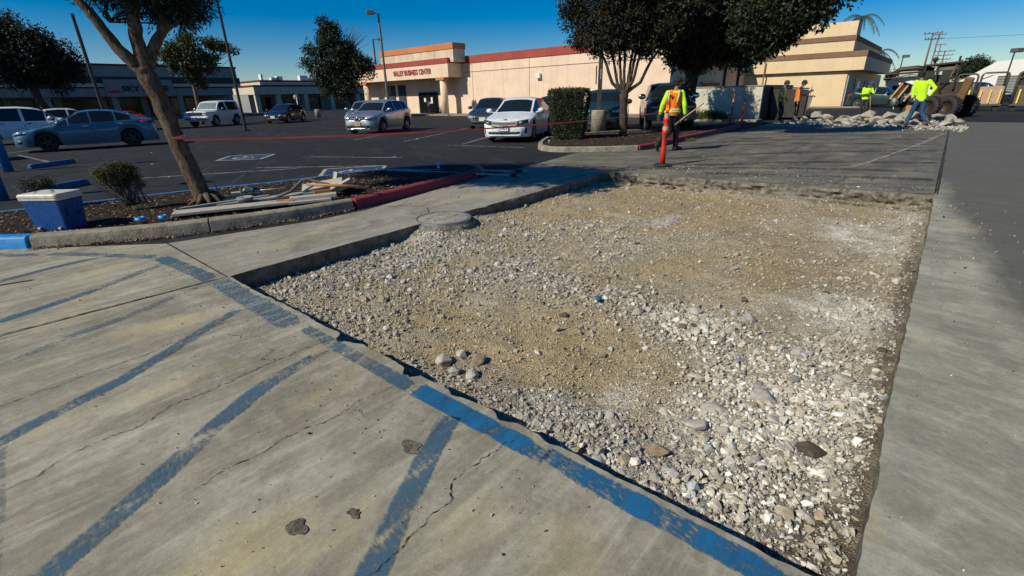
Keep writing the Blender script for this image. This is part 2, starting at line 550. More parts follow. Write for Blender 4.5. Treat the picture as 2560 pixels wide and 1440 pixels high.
# ---- pit floor
nx, ny = 230, 360
gx = np.linspace(-5.35, .4, nx); gy = np.linspace(1.1, 9.65, ny)
GX, GY = np.meshgrid(gx, gy)
MH = (-4.84, 4.13)
def blob(x, y, cx, cy, sx, sy, rot=0.0):
    c, s = math.cos(rot), math.sin(rot)
    dx, dy = x - cx, y - cy
    return np.exp(-(((dx * c + dy * s) / sx) ** 2 + ((-dx * s + dy * c) / sy) ** 2))
def rocky(x, y):
    """how stony the pit floor is"""
    m = .7 * blob(x, y, -2.1, 3.35, .8, .38) + .95 * blob(x, y, -1.05, 3.35, .6, .42, -.5) + 1.2 * blob(x, y, -.3, 2.55, .5, .7)
    m = m + .7 * blob(x, y, -.2, 1.75, .9, .35) + .5 * blob(x, y, -3.9, 2.2, .9, .95) + .45 * blob(x, y, -4.4, 4.2, .45, 1.6)
    m = m + .45 * blob(x, y, -2.6, 1.55, 1.8, .25) + .4 * blob(x, y, -3.2, 5.2, .7, .8) + .45 * blob(x, y, -.15, 4.6, .25, 2.6)
    m = m + .35 * blob(x, y, -3.6, 3.2, 1.4, .6) + .35 * blob(x, y, -1.1, 1.6, 1.2, .3)
    m = m - .6 * blob(x, y, -1.75, 2.4, .95, .5, .3) - .3 * blob(x, y, -2.3, 6.6, 1.6, 1.3) - .3 * blob(x, y, -1.0, 5.0, .7, 1.2)
    n = fbm(x, y, 1.6, 4, 5)
    return np.clip(m + (n - .5) * 1.25 + .03, 0, 1.25)
def pit_z(x, y):
    z = -.185 + (fbm(x, y, .8, 3, 8) - .5) * .07 + (fbm(x, y, 5, 3, 9) - .5) * .035
    z = z + .035 * rocky(x, y)
    d = np.hypot(x - MH[0], y - MH[1])
    z = z + .17 * np.exp(-(d / .6) ** 2)
    z = z + .05 * np.exp(-((x - .12) / .12) ** 2) + .03 * np.exp(-((x + 4.95) / .15) ** 2)
    return np.minimum(z, -.03)
RK = rocky(GX, GY)
Z = pit_z(GX, GY) + (fbm(GX, GY, 28, 3, 21) - .5) * (.012 + .022 * RK) + (rng.random(GX.shape) - .5) * .014
V = np.stack([GX.ravel(), GY.ravel(), Z.ravel()], 1)
ii, jj = np.meshgrid(np.arange(nx - 1), np.arange(ny - 1))
a = (jj * nx + ii).ravel()
F = np.stack([a, a + 1, a + nx + 1, a + nx], 1)
def soil(x, y):
    rk = rocky(x, y)[..., None]
    n = fbm(x, y, 1.1, 4, 40)[..., None]; n2 = fbm(x, y, 6, 4, 50)[..., None]; n3 = fbm(x, y * .5, 2.2, 4, 60)[..., None]
    tan = np.array([.38, .315, .21]); och = np.array([.37, .275, .13]); brn = np.array([.27, .195, .115]); gry = np.array([.33, .295, .225]); wht = np.array([.58, .55, .47]); drk = np.array([.085, .065, .043])
    c = tan + (och - tan) * np.clip((n - .42) * 5, 0, 1)
    oc = (blob(x, y, -1.65, 2.45, .9, .6, .3) + blob(x, y, -3.6, 7.4, 1.2, .7) + blob(x, y, -.9, 5.1, .8, .8))[..., None]
    c = c + (och - c) * np.clip(oc * .8, 0, 1)
    bz = (.9 * blob(x, y, -3.6, 7.6, 1.5, .6) + .9 * blob(x, y, -1.4, 6.3, 1.5, .5, -.2) + .7 * blob(x, y, -.6, 4.9, .6, .7) + .6 * blob(x, y, -1.2, 8.2, 1.3, .5))[..., None]
    c = c + (brn - c) * np.clip(bz * (n3 * 2.2 - .35), 0, .8)
    c = c + (gry - c) * np.clip(rk * .9 + (n3 - .5) * 1.0, 0, 1)
    w = (.9 * blob(x, y, -.25, 6.9, .5, .9) + .8 * blob(x, y, -.4, 4.3, .4, .3, .4) + .7 * blob(x, y, -4.5, 3.6, .45, .3) + .7 * blob(x, y, -.35, 2.1, .35, .3))[..., None]
    c = c + (wht - c) * np.clip(w * (n2 * 1.9 - .35) + np.clip((n3 - .66) * 4, 0, .5), 0, .85)
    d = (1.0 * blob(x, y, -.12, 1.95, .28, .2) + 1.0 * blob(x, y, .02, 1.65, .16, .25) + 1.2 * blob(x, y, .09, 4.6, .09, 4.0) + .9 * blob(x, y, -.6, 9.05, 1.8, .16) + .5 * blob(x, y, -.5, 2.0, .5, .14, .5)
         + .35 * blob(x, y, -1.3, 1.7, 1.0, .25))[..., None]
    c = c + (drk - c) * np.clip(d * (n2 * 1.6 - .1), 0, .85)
    return c * (.78 + .44 * n2)
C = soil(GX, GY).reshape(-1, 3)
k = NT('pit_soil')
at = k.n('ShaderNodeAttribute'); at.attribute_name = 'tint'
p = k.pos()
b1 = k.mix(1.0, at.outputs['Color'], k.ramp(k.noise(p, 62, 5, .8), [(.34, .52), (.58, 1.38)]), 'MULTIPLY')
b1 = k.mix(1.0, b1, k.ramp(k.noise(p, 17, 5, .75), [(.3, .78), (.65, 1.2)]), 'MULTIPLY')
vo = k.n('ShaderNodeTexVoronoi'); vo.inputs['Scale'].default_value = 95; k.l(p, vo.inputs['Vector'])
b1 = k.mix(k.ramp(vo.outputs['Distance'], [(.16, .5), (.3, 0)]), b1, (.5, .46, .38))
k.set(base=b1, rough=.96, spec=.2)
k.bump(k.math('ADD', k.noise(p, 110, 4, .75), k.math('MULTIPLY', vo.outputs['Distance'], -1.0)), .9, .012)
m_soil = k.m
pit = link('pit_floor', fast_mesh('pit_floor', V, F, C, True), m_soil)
tag(pit, kind='structure')

# ---- stones: small ones are gravel, the larger ones objects of their own
def hull(seed, n=13, sq=(1, .8, .6)):
    r = random.Random(seed)
    bm = bmesh.new()
    for _ in range(n):
        v = Vector((r.gauss(0, 1), r.gauss(0, 1), r.gauss(0, 1))).normalized() * (.82 + .3 * r.random())
        bm.verts.new((v.x * sq[0], v.y * sq[1], v.z * sq[2]))
    res = bmesh.ops.convex_hull(bm, input=bm.verts)
    bmesh.ops.delete(bm, geom=list(set([e for e in res['geom_interior'] if isinstance(e, bmesh.types.BMVert)])), context='VERTS')
    bmesh.ops.triangulate(bm, faces=bm.faces)
    bmesh.ops.recalc_face_normals(bm, faces=bm.faces)
    bm.verts.ensure_lookup_table()
    vs = np.array([v.co[:] for v in bm.verts]); fs = np.array([[q.index for q in f.verts] for f in bm.faces])
    bm.free()
    return vs, fs
protos = [hull(100 + i, 11 + i % 4, (1, .65 + .3 * random.random(), .4 + .35 * random.random())) for i in range(14)]
def rand_rot(n, tilt=1.0):
    a = rng.random(n) * 2 * PI; b = (rng.random(n) - .5) * PI * tilt; c = (rng.random(n) - .5) * PI * tilt
    ca, sa, cb, sb, cc, sc_ = np.cos(a), np.sin(a), np.cos(b), np.sin(b), np.cos(c), np.sin(c)
    M = np.zeros((n, 3, 3))
    M[:, 0, 0] = ca * cb; M[:, 0, 1] = ca * sb * sc_ - sa * cc; M[:, 0, 2] = ca * sb * cc + sa * sc_
    M[:, 1, 0] = sa * cb; M[:, 1, 1] = sa * sb * sc_ + ca * cc; M[:, 1, 2] = sa * sb * cc - ca * sc_
    M[:, 2, 0] = -sb; M[:, 2, 1] = cb * sc_; M[:, 2, 2] = cb * cc
    return M
def scatter_mesh(name, P, S, COLR, protos, tilt=.7):
    Vs = []; Fs = []; Cs = []; off = 0
    pick = rng.integers(0, len(protos), len(P))
    for i, (pv, pf) in enumerate(protos):
        idx = np.where(pick == i)[0]
        if len(idx) == 0: continue
        M = rand_rot(len(idx), tilt)
        v = np.einsum('nij,kj->nki', M, pv) * S[idx][:, None, None] + P[idx][:, None, :]
        nv = len(pv)
        f = pf[None] + (np.arange(len(idx)) * nv)[:, None, None] + off
        off += len(idx) * nv
        Vs.append(v.reshape(-1, 3)); Fs.append(f.reshape(-1, 3)); Cs.append(np.repeat(COLR[idx], nv, axis=0))
    return fast_mesh(name, np.concatenate(Vs), np.concatenate(Fs), np.concatenate(Cs))
N = 420000
px = rng.uniform(-5.05, .1, N); py = rng.uniform(1.4, 9.25, N)
rk = rocky(px, py)
near = np.clip(1.25 - (py - 1.4) / 9, .35, 1)
keep = rng.random(N) < (rk ** 1.6 * .36 + .14) * near
px, py, rk = px[keep], py[keep], rk[keep]
S = np.exp(rng.normal(math.log(.0062), .58, len(px))) * (.84 + .52 * np.clip(rk, 0, 1)) * (1 + .03 * (py - 1.4))
S = np.clip(S, .004, .04)
okk = np.hypot(px - MH[0], py - MH[1]) > .36
px, py, rk, S = px[okk], py[okk], rk[okk], S[okk]
P = np.stack([px, py, pit_z(px, py) + S * .2 + .004], 1)
t = rng.random(len(px))[:, None]
pal = np.array([[.56, .53, .45], [.40, .365, .30], [.34, .30, .235], [.56, .54, .50], [.27, .245, .21], [.30, .25, .17], [.38, .40, .40]])
Cc = pal[rng.choice(7, len(px), p=[.16, .23, .2, .1, .13, .13, .05])] * (.62 + .6 * t)
heap = np.clip(blob(px, py, -.3, 2.6, .6, .8) + .6 * blob(px, py, -1.05, 3.35, .5, .4) + .5 * blob(px, py, -.2, 1.8, .5, .3), 0, 1)
Cc = Cc * (.68 + .58 * heap)[:, None] + soil(px, py) * (.38 - .16 * heap)[:, None]
kk = NT('gravel_stone')
at = kk.n('ShaderNodeAttribute'); at.attribute_name = 'tint'
pp = kk.pos()
kk.set(base=kk.mix(1.0, at.outputs['Color'], kk.ramp(kk.noise(pp, 60, 4, .7), [(.3, .72), (.7, 1.2)]), 'MULTIPLY'), rough=.9, spec=.3)
kk.bump(kk.noise(pp, 180, 3, .7), .4, .004)
m_stone = kk.m
gv = link('gravel', scatter_mesh('gravel', P, S, Cc, protos), m_stone)
tag(gv, 'pale crushed gravel scattered over the floor of the excavated pit', 'gravel', kind='stuff')
print('gravel stones', len(px))

def rockmat(name, c1, c2, c3):
    k = NT(name)
    p = k.pos(world=False)
    oi = k.n('ShaderNodeObjectInfo')
    b = k.ramp(k.noise(k.pos(), 14, 5, .7), [(.3, c1), (.5, c2), (.72, c3)])
    b = k.mix(1.0, b, k.ramp(oi.outputs['Random'], [(0, .72), (1, 1.2)]), 'MULTIPLY')
    k.set(base=b, rough=.92, spec=.25)
    k.bump(k.noise(k.pos(), 55, 6, .75), .7, .012)
    return k.m
m_rock_pale = rockmat('pale_broken_stone', (.33, .29, .235), (.45, .41, .345), (.56, .53, .46))
m_rock_grey = rockmat('grey_broken_stone', (.24, .23, .21), (.34, .33, .3), (.46, .45, .42))
m_rock_brown = rockmat('brown_broken_stone', (.13, .095, .06), (.24, .185, .12), (.34, .28, .2))
m_rock_dark = rockmat('dark_broken_stone', (.05, .04, .03), (.11, .09, .065), (.2, .17, .13))
def rock_mesh(seed, n=26, sq=(1, .8, .6), rough=.06):
    vs, fs = hull(seed, n, sq)
    bm = bmesh.new()
    bv = [bm.verts.new(v) for v in vs]
    for f in fs: bm.faces.new([bv[i] for i in f])
    bmesh.ops.dissolve_limit(bm, angle_limit=R(14), verts=bm.verts, edges=bm.edges)
    bmesh.ops.bevel(bm, geom=list(bm.edges), offset=.045, segments=1, affect='EDGES', profile=.6)
    bmesh.ops.triangulate(bm, faces=bm.faces)
    me = bpy.data.meshes.new('rock'); bm.to_mesh(me); bm.free()
    return me
rock_protos = {}
for kname, mat in (('pale', m_rock_pale), ('grey', m_rock_grey), ('brown', m_rock_brown), ('dark', m_rock_dark)):
    L = []
    for i in range(6 if kname in ('pale', 'grey') else 3):
        me = rock_mesh(300 + i * 7 + len(kname), 20, (1, .62 + .12 * (i % 4), .38 + .1 * (i % 4)))
        me.materials.append(mat); L.append(me)
    rock_protos[kname] = L
def rock(x, y, r, kind='pale', label=None, z=None, group=None, name='broken_stone', tilt=.5, sink=.15):
    me = random.choice(rock_protos[kind])
    o = bpy.data.objects.new(name, me); COL.objects.link(o)
    z0 = float(pit_z(np.array([x]), np.array([y]))[0]) if z is None else z
    o.location = (x, y, z0 + r * (.38 - sink))
    o.scale = (r, r * random.uniform(.85, 1.1), r * random.uniform(.8, 1.1))
    o.rotation_euler = (random.uniform(-tilt, tilt), random.uniform(-tilt, tilt), random.uniform(0, 6.28))
    zn = ('on the gravel strip beside the gutter slab' if x < -3.3 else 'on gravel just inside the near blue line' if y < 1.9 else 'in the stony heap by the right pit edge' if x > -.8 and y < 3.1
          else 'in the middle band of stones' if y < 4.2 else 'on the far swept soil of the pit')
    sz = 'fist-sized' if r > .038 else 'smallish'
    tag(o, label or '%s %s broken stone %s' % (sz, kind, zn), 'stone', group or '%s %s stones %s' % (sz, kind, zn))
    return o
random.seed(21)
cnt = 0
while cnt < 268:
    x, y = random.uniform(-4.9, .02), random.uniform(1.5, 6.2)
    q = float(rocky(np.array([x]), np.array([y]))[0])
    if random.random() > q * .9 + .03 or math.hypot(x - MH[0], y - MH[1]) < .5: continue
    r = min(.068, random.lognormvariate(math.log(.026), .38)) * (1 + .05 * (y - 1.4))
    rock(x, y, r, random.choices(['pale', 'grey', 'brown', 'dark'], [.56, .3, .1, .04])[0])
    cnt += 1
big = [(-2.22, 1.80, .085, 'pale', 'biggest pale rock of the cluster by the broken near edge'),
       (-2.18, 1.93, .062, 'pale', 'pale rock behind the biggest one by the broken near edge'),
       (-2.03, 1.93, .07, 'brown', 'tan rock right of the pale pair by the broken near edge'),
       (-2.05, 1.74, .05, 'grey', 'grey rock in front of the cluster by the broken near edge'),
       (-1.93, 1.78, .062, 'pale', 'pale rock casting a dark shadow at the right of the near edge cluster'),
       (-1.05, 1.98, .062, 'pale', 'white jagged rock alone on the brown soil near the blue line'),
       (-1.43, 2.56, .046, 'brown', 'round brown rock alone in the bare ochre patch'),
       (-.62, 2.17, .095, 'pale', 'large flat white rock left of the stony heap'),
       (-.12, 2.32, .075, 'dark', 'flat dark brown slab piece beside the right pit edge'),
       (-.72, 1.86, .075, 'brown', 'light brown block half buried below the stony heap'),
       (-.60, 2.36, .075, 'pale', 'white bulky rock at the top of the stony heap'),
       (-.42, 2.62, .07, 'pale', 'pale wedge rock on the far side of the stony heap'),
       (-1.55, 3.3, .07, 'pale', 'pale rounded rock in the middle band of stones'),
       (-1.2, 3.65, .075, 'pale', 'whitish rock at the far rim of the middle stone band'),
       (-2.0, 2.9, .05, 'dark', 'small blackish rock left of the middle stone band'),
       (-3.3, 5.4, .07, 'grey', 'grey stone alone behind the manhole gravel'),
       (-3.0, 3.7, .055, 'grey', 'grey stone between the manhole and the middle band'),
       (-.95, 4.1, .05, 'dark', 'lone dark stone on the swept brown soil')]
for x, y, r, kd, lb in big: 
    o = rock(x, y, r, kd, lb, tilt=.3); del o['group']

# lumps broken off along the far and right cuts
random.seed(55)
for i in range(34):
    if i < 24: x, y = random.uniform(-4.9, .0), 9.12 - random.random() * .16 + (random.random() * .0)
    else: x, y = .04, random.uniform(2, 8.8)
    y -= max(0, -x) * .075 if i < 24 else 0
    rock(x, y, random.uniform(.04, .085) * (1 if i < 24 else .5), random.choice(['brown', 'dark', 'brown']), 'earthy lump fallen along the foot of the broken pit edge', group='earthy lumps along the foot of the pit edge')

# ---- manhole on its collar
mh = thing('manhole_cover', 'round concrete manhole cover with steel rim at the left pit edge', 'manhole cover', (MH[0], MH[1], 0))
mb = MB(); mb.lathe([(0, .012), (.33, .012), (.345, .008), (.345, -.05), (0, -.05)], n=40, smooth=False)
mb.build('cover', m_slab_left, mh)
m_steel = simple('grey_steel', (.32, .31, .29), .45, .7, scale=12)
mb = MB(); mb.lathe([(.35, -.05), (.35, .014), (.375, .014), (.385, -.05)], n=40, smooth=False)
mb.build('rim', m_steel, mh)
mb = MB()
for i in range(9):
    a = 2 * PI * i / 9
    mb.box((.2 * math.cos(a), .2 * math.sin(a), .016), (.05, .012, .006), Matrix.Rotation(a, 3, 'Z'))
mb.box((0, 0, .016), (.16, .014, .006)); mb.build('raised_mark', m_slab_near, mh)
mb = MB()
prof = []
rr = random.Random(5)
rings = []
for j, (r, z) in enumerate([(.39, -.012), (.42, -.05), (.44, -.1), (.5, -.2)]):
    rings.append([(math.cos(t) * r * (1 + .06 * rr.random()), math.sin(t) * r * (1 + .06 * rr.random()), z) for t in [2 * PI * i / 36 for i in range(36)]])
mb.loft(rings, caps=False, smooth=False); mb.build('collar', m_broken, mh)
# ================================================================== CRACKS, JOINTS, PAINT
def ribbon(name, pts, w, mat, parent, z=.004, jit=.012, sub=.04, seed=0, wv=.5):
    r = random.Random(seed)
    P2 = []
    for a, b in zip(pts[:-1], pts[1:]):
        d = math.hypot(b[0] - a[0], b[1] - a[1]); n = max(1, int(d / sub))
        for i in range(n):
            t = i / n; P2.append([a[0] + (b[0] - a[0]) * t, a[1] + (b[1] - a[1]) * t])
    P2.append(list(pts[-1]))
    off = 0
    vs = []
    L = len(P2)
    for i, p in enumerate(P2):
        q = P2[min(i + 1, L - 1)]; o = P2[max(i - 1, 0)]
        dx, dy = q[0] - o[0], q[1] - o[1]; l = math.hypot(dx, dy) or 1
        nx_, ny_ = -dy / l, dx / l
        off += r.uniform(-jit, jit) * .6; off *= .8
        ww = w * (1 + r.uniform(-wv, wv)) * (min(1, i / 4 + .2) * min(1, (L - 1 - i) / 4 + .2) if jit else 1)
        vs += [(p[0] + nx_ * (off + ww * u), p[1] + ny_ * (off + ww * u), z) for u in (.5, .25, -.25, -.5)]
    fs = [(4 * i + j, 4 * i + j + 1, 4 * i + j + 5, 4 * i + j + 4) for i in range(L - 1) for j in range(3)]
    mb = MB(); mb.add(vs, fs)
    o = mb.build(name, mat, parent)
    a = o.data.color_attributes.new('tint', 'FLOAT_COLOR', 'POINT')
    for i in range(len(o.data.vertices)):
        v = 1.0 if i % 4 in (1, 2) else 0.0
        if i < 4 or i >= len(o.data.vertices) - 4: v = 0
        a.data[i].color = (v, v, v, 1)
    return o
crack1 = [(-3.5, -1.2), (-3.54, -.5), (-3.56, -.09), (-3.57, .11), (-3.58, .37), (-3.63, .59), (-3.68, .95), (-3.62, 1.19), (-3.55, 1.3)]
crack2 = [(-2.6, -1.1), (-2.65, -.29), (-2.68, -.17), (-2.75, -.04), (-2.74, .19), (-2.80, .40), (-2.79, .64), (-2.84, .96), (-2.84, 1.14), (-2.8, 1.34)]
crack3 = [(-2.04, .25), (-2.05, .38), (-2.03, .52), (-2.05, .70), (-2.01, .91), (-2.05, 1.06), (-1.99, 1.30)]
crack4 = [(-1.13, .45), (-1.12, .65), (-1.16, .81), (-1.15, .89), (-1.23, .98), (-1.23, 1.10), (-1.22, 1.25), (-1.18, 1.34)]
for i, (cr, w) in enumerate([(crack1, .003), (crack2, .0034), (crack3, .0028), (crack4, .0032), ([(-2.68, 1.0), (-2.70, 1.07), (-2.69, 1.25)], .004),
                             ([(-3.05, .98), (-2.98, 1.02), (-2.93, .9), (-2.86, .93)], .003), ([(-3.5, .9), (-3.38, .96), (-3.3, .93)], .003),
                             ([(-2.02, .95), (-1.96, 1.02), (-1.9, 1.0)], .002)]):
    ribbon('crack', cr, w, m_crack, s_near, seed=i + 1, jit=.016, sub=.012, wv=.95)
for cr in ([(-6.38, 3.9), (-5.9, 4.35), (-5.55, 4.45), (-5.22, 4.2)], [(-7.0, 7.6), (-6.0, 8.2), (-5.2, 8.8)]):
    ribbon('crack', cr, .01, m_crack, s_left, seed=9, jit=.02)
for cr in ([(-3.2, 9.6), (-3.3, 11.5), (-2.9, 14), (-3.0, 18)], [(-5.1, 9.1), (-5.12, 10.4), (-5.0, 13), (-4.6, 24)], [(-1.2, 9.5), (-1.1, 10.6), (-.9, 11.0)]):
    ribbon('crack', cr, .012, m_crack, s_far, seed=4, jit=.03, sub=.1)
ribbon('expansion_joint', [(.165, 9.4), (.185, 16), (.2, 24)], .03, m_crack, s_right, jit=.004, sub=.1, seed=8, wv=.3)
# sealed joint lines drawn between the pavement slabs
ribbon('expansion_joint', [(-4.77, 1.36), (-4.79, -.15), (-4.8, -4)], .009, m_crack, s_corner, jit=.003, seed=3)
ribbon('expansion_joint', [(-6.6, 1.37), (-4.8, 1.365)], .010, m_crack, s_left, jit=.004, seed=5)

def smooth3(pts):
    for _ in range(3):
        q = [pts[0]]
        for a, b in zip(pts[:-1], pts[1:]): q += [(a[0] * .75 + b[0] * .25, a[1] * .75 + b[1] * .25), (a[0] * .25 + b[0] * .75, a[1] * .25 + b[1] * .75)]
        pts = q + [pts[-1]]
    return pts
def patch(name, pts, mat, parent, z=.004):
    mb = MB(); mb.poly([(x, y, z) for x, y in pts]); o = mb.build(name, mat, parent)
    a = o.data.color_attributes.new('tint', 'FLOAT_COLOR', 'POINT')
    for d_ in a.data: d_.color = (1, 1, 1, 1)
    return o
def stripe(pts, w, mat, parent=None, z=.004, name='painted_line', seed=0, wv=.04):
    return ribbon(name, pts, w, mat, parent, z, .0, .15, seed, wv)
# border line along the near edge of the pit (blue)
stripe([(-1.9, 1.315), (-1.3, 1.335), (-1.0, 1.345)], .12, m_pblue_strong, s_near, seed=1)
stripe([(-1.02, 1.345), (-.5, 1.36), (.02, 1.375)], .12, m_pblue_strong, s_near, seed=1)
stripe([(-3.2, 1.29), (-2.5, 1.30), (-1.88, 1.31)], .11, m_pblue, s_near, seed=2)
stripe([(-4.74, 1.27), (-4.1, 1.26), (-3.2, 1.27)], .19, m_pblue, s_near, seed=3)
stripe([(-6.05, 1.14), (-5.4, 1.2), (-4.8, 1.25)], .17, m_pblue, s_corner, seed=4)
stripe([(-7.25, .36), (-6.9, .62), (-6.05, 1.14)], .14, m_pblue, s_corner, seed=5)
stripe([(-8.3, -.3), (-7.5, .12), (-7.25, .36)], .12, m_pblue, s_corner, seed=5)
# diagonal hatch bars
stripe([(-6.2, -1.2), (-6.39, -.1), (-6.53, .34), (-6.60, .76)], .10, m_pblue, s_corner, seed=6)
stripe([(-4.95, -.7), (-5.15, -.05), (-5.32, .40), (-5.74, 1.1)], .11, m_pblue, s_corner, seed=7)
stripe([(-4.0, -1.0), (-4.15, -.2), (-4.33, .15), (-4.44, .55), (-4.72, 1.15)], .10, m_pblue_faint, s_near, seed=8)
stripe([(-2.9, -1.0), (-3.11, -.30), (-3.22, -.05), (-3.33, .25), (-3.58, .66), (-3.88, 1.12)], .105, m_pblue, s_near, seed=9)
stripe([(-1.80, -.6), (-2.0, -.2), (-2.20, .13), (-2.45, .5), (-2.60, .78), (-2.72, 1.2)], .125, m_pblue, s_near, seed=10)
stripe([(-.85, .0), (-1.12, .5), (-1.28, .76), (-1.42, 1.0), (-1.56, 1.27)], .118, m_pblue, s_near, seed=11)
stripe([(-3.1, -.28), (-2.45, -.33), (-1.95, -.38)], .10, m_pblue_faint, s_near, seed=12)
m_tmark = paint('tyre_rubber_mark', (.03, .028, .026), .53, aff=.42)
for i, pts in enumerate(([(-6.2, 15), (-4.5, 17.5), (-2.2, 19.2), (.1, 19.8)], [(-6.2, 13.8), (-4.2, 16.2), (-1.8, 17.6), (.1, 18.0)], [(-5.0, 11.5), (-3.2, 14), (-1.2, 15.6), (.1, 16.2)],
    [(-4.2, 10.6), (-2.0, 12.6), (.1, 13.6)], [(-5.6, 17), (-3, 20.6), (.1, 22)], [(-3.4, 9.8), (-1.4, 10.6), (.1, 11.0)], [(-4.8, 9.7), (-2.6, 11.2), (0, 12.1)])):
    stripe(smooth3(pts), .34, m_tmark, s_far, .005, 'tyre_mark', i)
# pale dusty scuffs
patch('dust_smear', [(-5.8, .95), (-5.1, .9), (-4.9, 1.2), (-5.6, 1.2)], m_dust, s_corner, .006)
patch('dust_smear', [(-4.7, 1.2), (-4.0, 1.1), (-2.9, 1.25), (-2.9, 1.36), (-4.7, 1.34)], m_dust, s_near, .006)
stripe([(-1.3, 11.8), (-1.05, 13), (-.75, 15.2), (-.3, 18.6), (.1, 22.6)], .09, m_pwhite_faint, s_far, .006, seed=3, wv=.3)
stripe([(-5.0, 3.2), (-5.0, 5.6), (-5.2, 8.8)], .35, m_dust, s_left, seed=3, wv=.3)
stripe([(.2, 2.0), (.25, 5), (.3, 9)], .12, m_dust, s_right, seed=3, wv=.4)
stripe([(-4.8, 9.2), (-2.5, 9.4), (0.0, 9.6)], .3, m_dust, s_far, seed=8, wv=.4)
# spalled pits in the concrete
for (x, y, r) in [(-1.53, 1.0, .05), (-1.51, .44, .045), (-1.40, .62, .03)]:
    rr = random.Random(int(x * 100)); pts = []
    for i in range(18):
        t = 2 * PI * i / 18; q = r * (.6 + .6 * rr.random()); pts.append((x + q * 1.1 * math.cos(t), y + q * .75 * math.sin(t)))
    patch('spalled_patch', pts, m_broken, s_near, .0045)
    for i in range(14):
        mbp = (x + rr.gauss(0, r * .8), y + rr.gauss(0, r * .6))
# grit on the slabs
Ng = 900
gx_ = np.concatenate([rng.uniform(-6, 1.2, Ng), rng.normal(-3.2, 1.6, 350)]); gy_ = np.concatenate([rng.uniform(.1, 1.33, Ng), rng.uniform(.9, 1.34, 350)])
m = (gy_ > .1); gx_, gy_ = gx_[m], gy_[m]
ex = rng.uniform(.18, .9, 250); ey = rng.uniform(1.5, 9, 250)
lx = rng.uniform(-6.1, -5.15, 420); ly = rng.uniform(1.5, 8.5, 420)
fx_ = rng.uniform(-5, 0, 500); fy_ = 9.4 + np.abs(rng.normal(0, .8, 500))
GXs = np.concatenate([gx_, ex, lx, fx_]); GYs = np.concatenate([gy_, ey, ly, fy_])
Sg = np.clip(np.exp(rng.normal(math.log(.0035), .5, len(GXs))), .0015, .014)
far = np.clip((GYs + 1) / 5, .7, 2.2); Sg = Sg * far
Pg = np.stack([GXs, GYs, Sg * .4 + .002], 1)
Cg = pal[rng.integers(0, 7, len(GXs))] * rng.uniform(.5, 1.25, (len(GXs), 1)); Cg[rng.random(len(GXs)) < .3] *= .2
tag(link('concrete_grit', scatter_mesh('grit', Pg, Sg, Cg, protos), m_stone), 'loose grit and crumbs scattered over the concrete slabs', 'grit', kind='stuff')

# ================================================================== KERBS AND ISLANDS
def kerb_run(name, pts, mat, parent, w=.16, h=.14, top_first=None):
    """kerb swept along pts; the outline lies on the road side, body to the left of travel"""
    mb = MB(); rings = []
    n = len(pts)
    for i, p in enumerate(pts):
        a = pts[max(i - 1, 0)]; b = pts[min(i + 1, n - 1)]
        dx, dy = b[0] - a[0], b[1] - a[1]; l = math.hypot(dx, dy); nx_, ny_ = -dy / l, dx / l
        prof = [(0, -.02), (.012, h * .55), (.022, h * .86), (.05, h), (w, h), (w, -.02)]
        rings.append([(p[0] + nx_ * u, p[1] + ny_ * u, z) for u, z in prof])
    mb.loft(rings, caps=True, smooth=False)
    return mb.build(name, mat, parent, bevel=.008)
def dense(pts, step=.25):
    out = []
    for a, b in zip(pts[:-1], pts[1:]):
        d = math.hypot(b[0] - a[0], b[1] - a[1]); n = max(1, int(d / step))
        out += [(a[0] + (b[0] - a[0]) * i / n, a[1] + (b[1] - a[1]) * i / n) for i in range(n)]
    return out + [pts[-1]]
def smoothp(pts, it=2):
    for _ in range(it):
        q = [pts[0]]
        for a, b in zip(pts[:-1], pts[1:]):
            q += [(a[0] * .75 + b[0] * .25, a[1] * .75 + b[1] * .25), (a[0] * .25 + b[0] * .75, a[1] * .25 + b[1] * .75)]
        pts = q + [pts[-1]]
    return pts
def leaf_litter(name, poly_fn, n, z, parent=None, label=None):
    P = poly_fn(n)
    Q = np.stack([P[:, 0], P[:, 1], np.full(len(P), z) + rng.random(len(P)) * .02], 1)
    base = np.array([[-1, -.35, 0], [1, -.35, .15], [1, .35, 0], [-1, .35, .1]])
    M = rand_rot(len(Q), .35); s = rng.uniform(.008, .026, len(Q))
    v = np.einsum('nij,kj->nki', M, base) * s[:, None, None] + Q[:, None, :]
    f = np.arange(len(Q) * 4).reshape(-1, 4)
    pc = np.array([[.16, .11, .06], [.24, .18, .1], [.08, .055, .03], [.32, .27, .18], [.13, .07, .045]])
    c = np.repeat(pc[rng.integers(0, 5, len(Q))] * rng.uniform(.6, 1.2, (len(Q), 1)), 4, axis=0)
    o = link(name, fast_mesh(name, v.reshape(-1, 3), f, c), m_stone, parent)
    if parent is None: tag(o, label, 'leaf litter', kind='stuff')
    return o

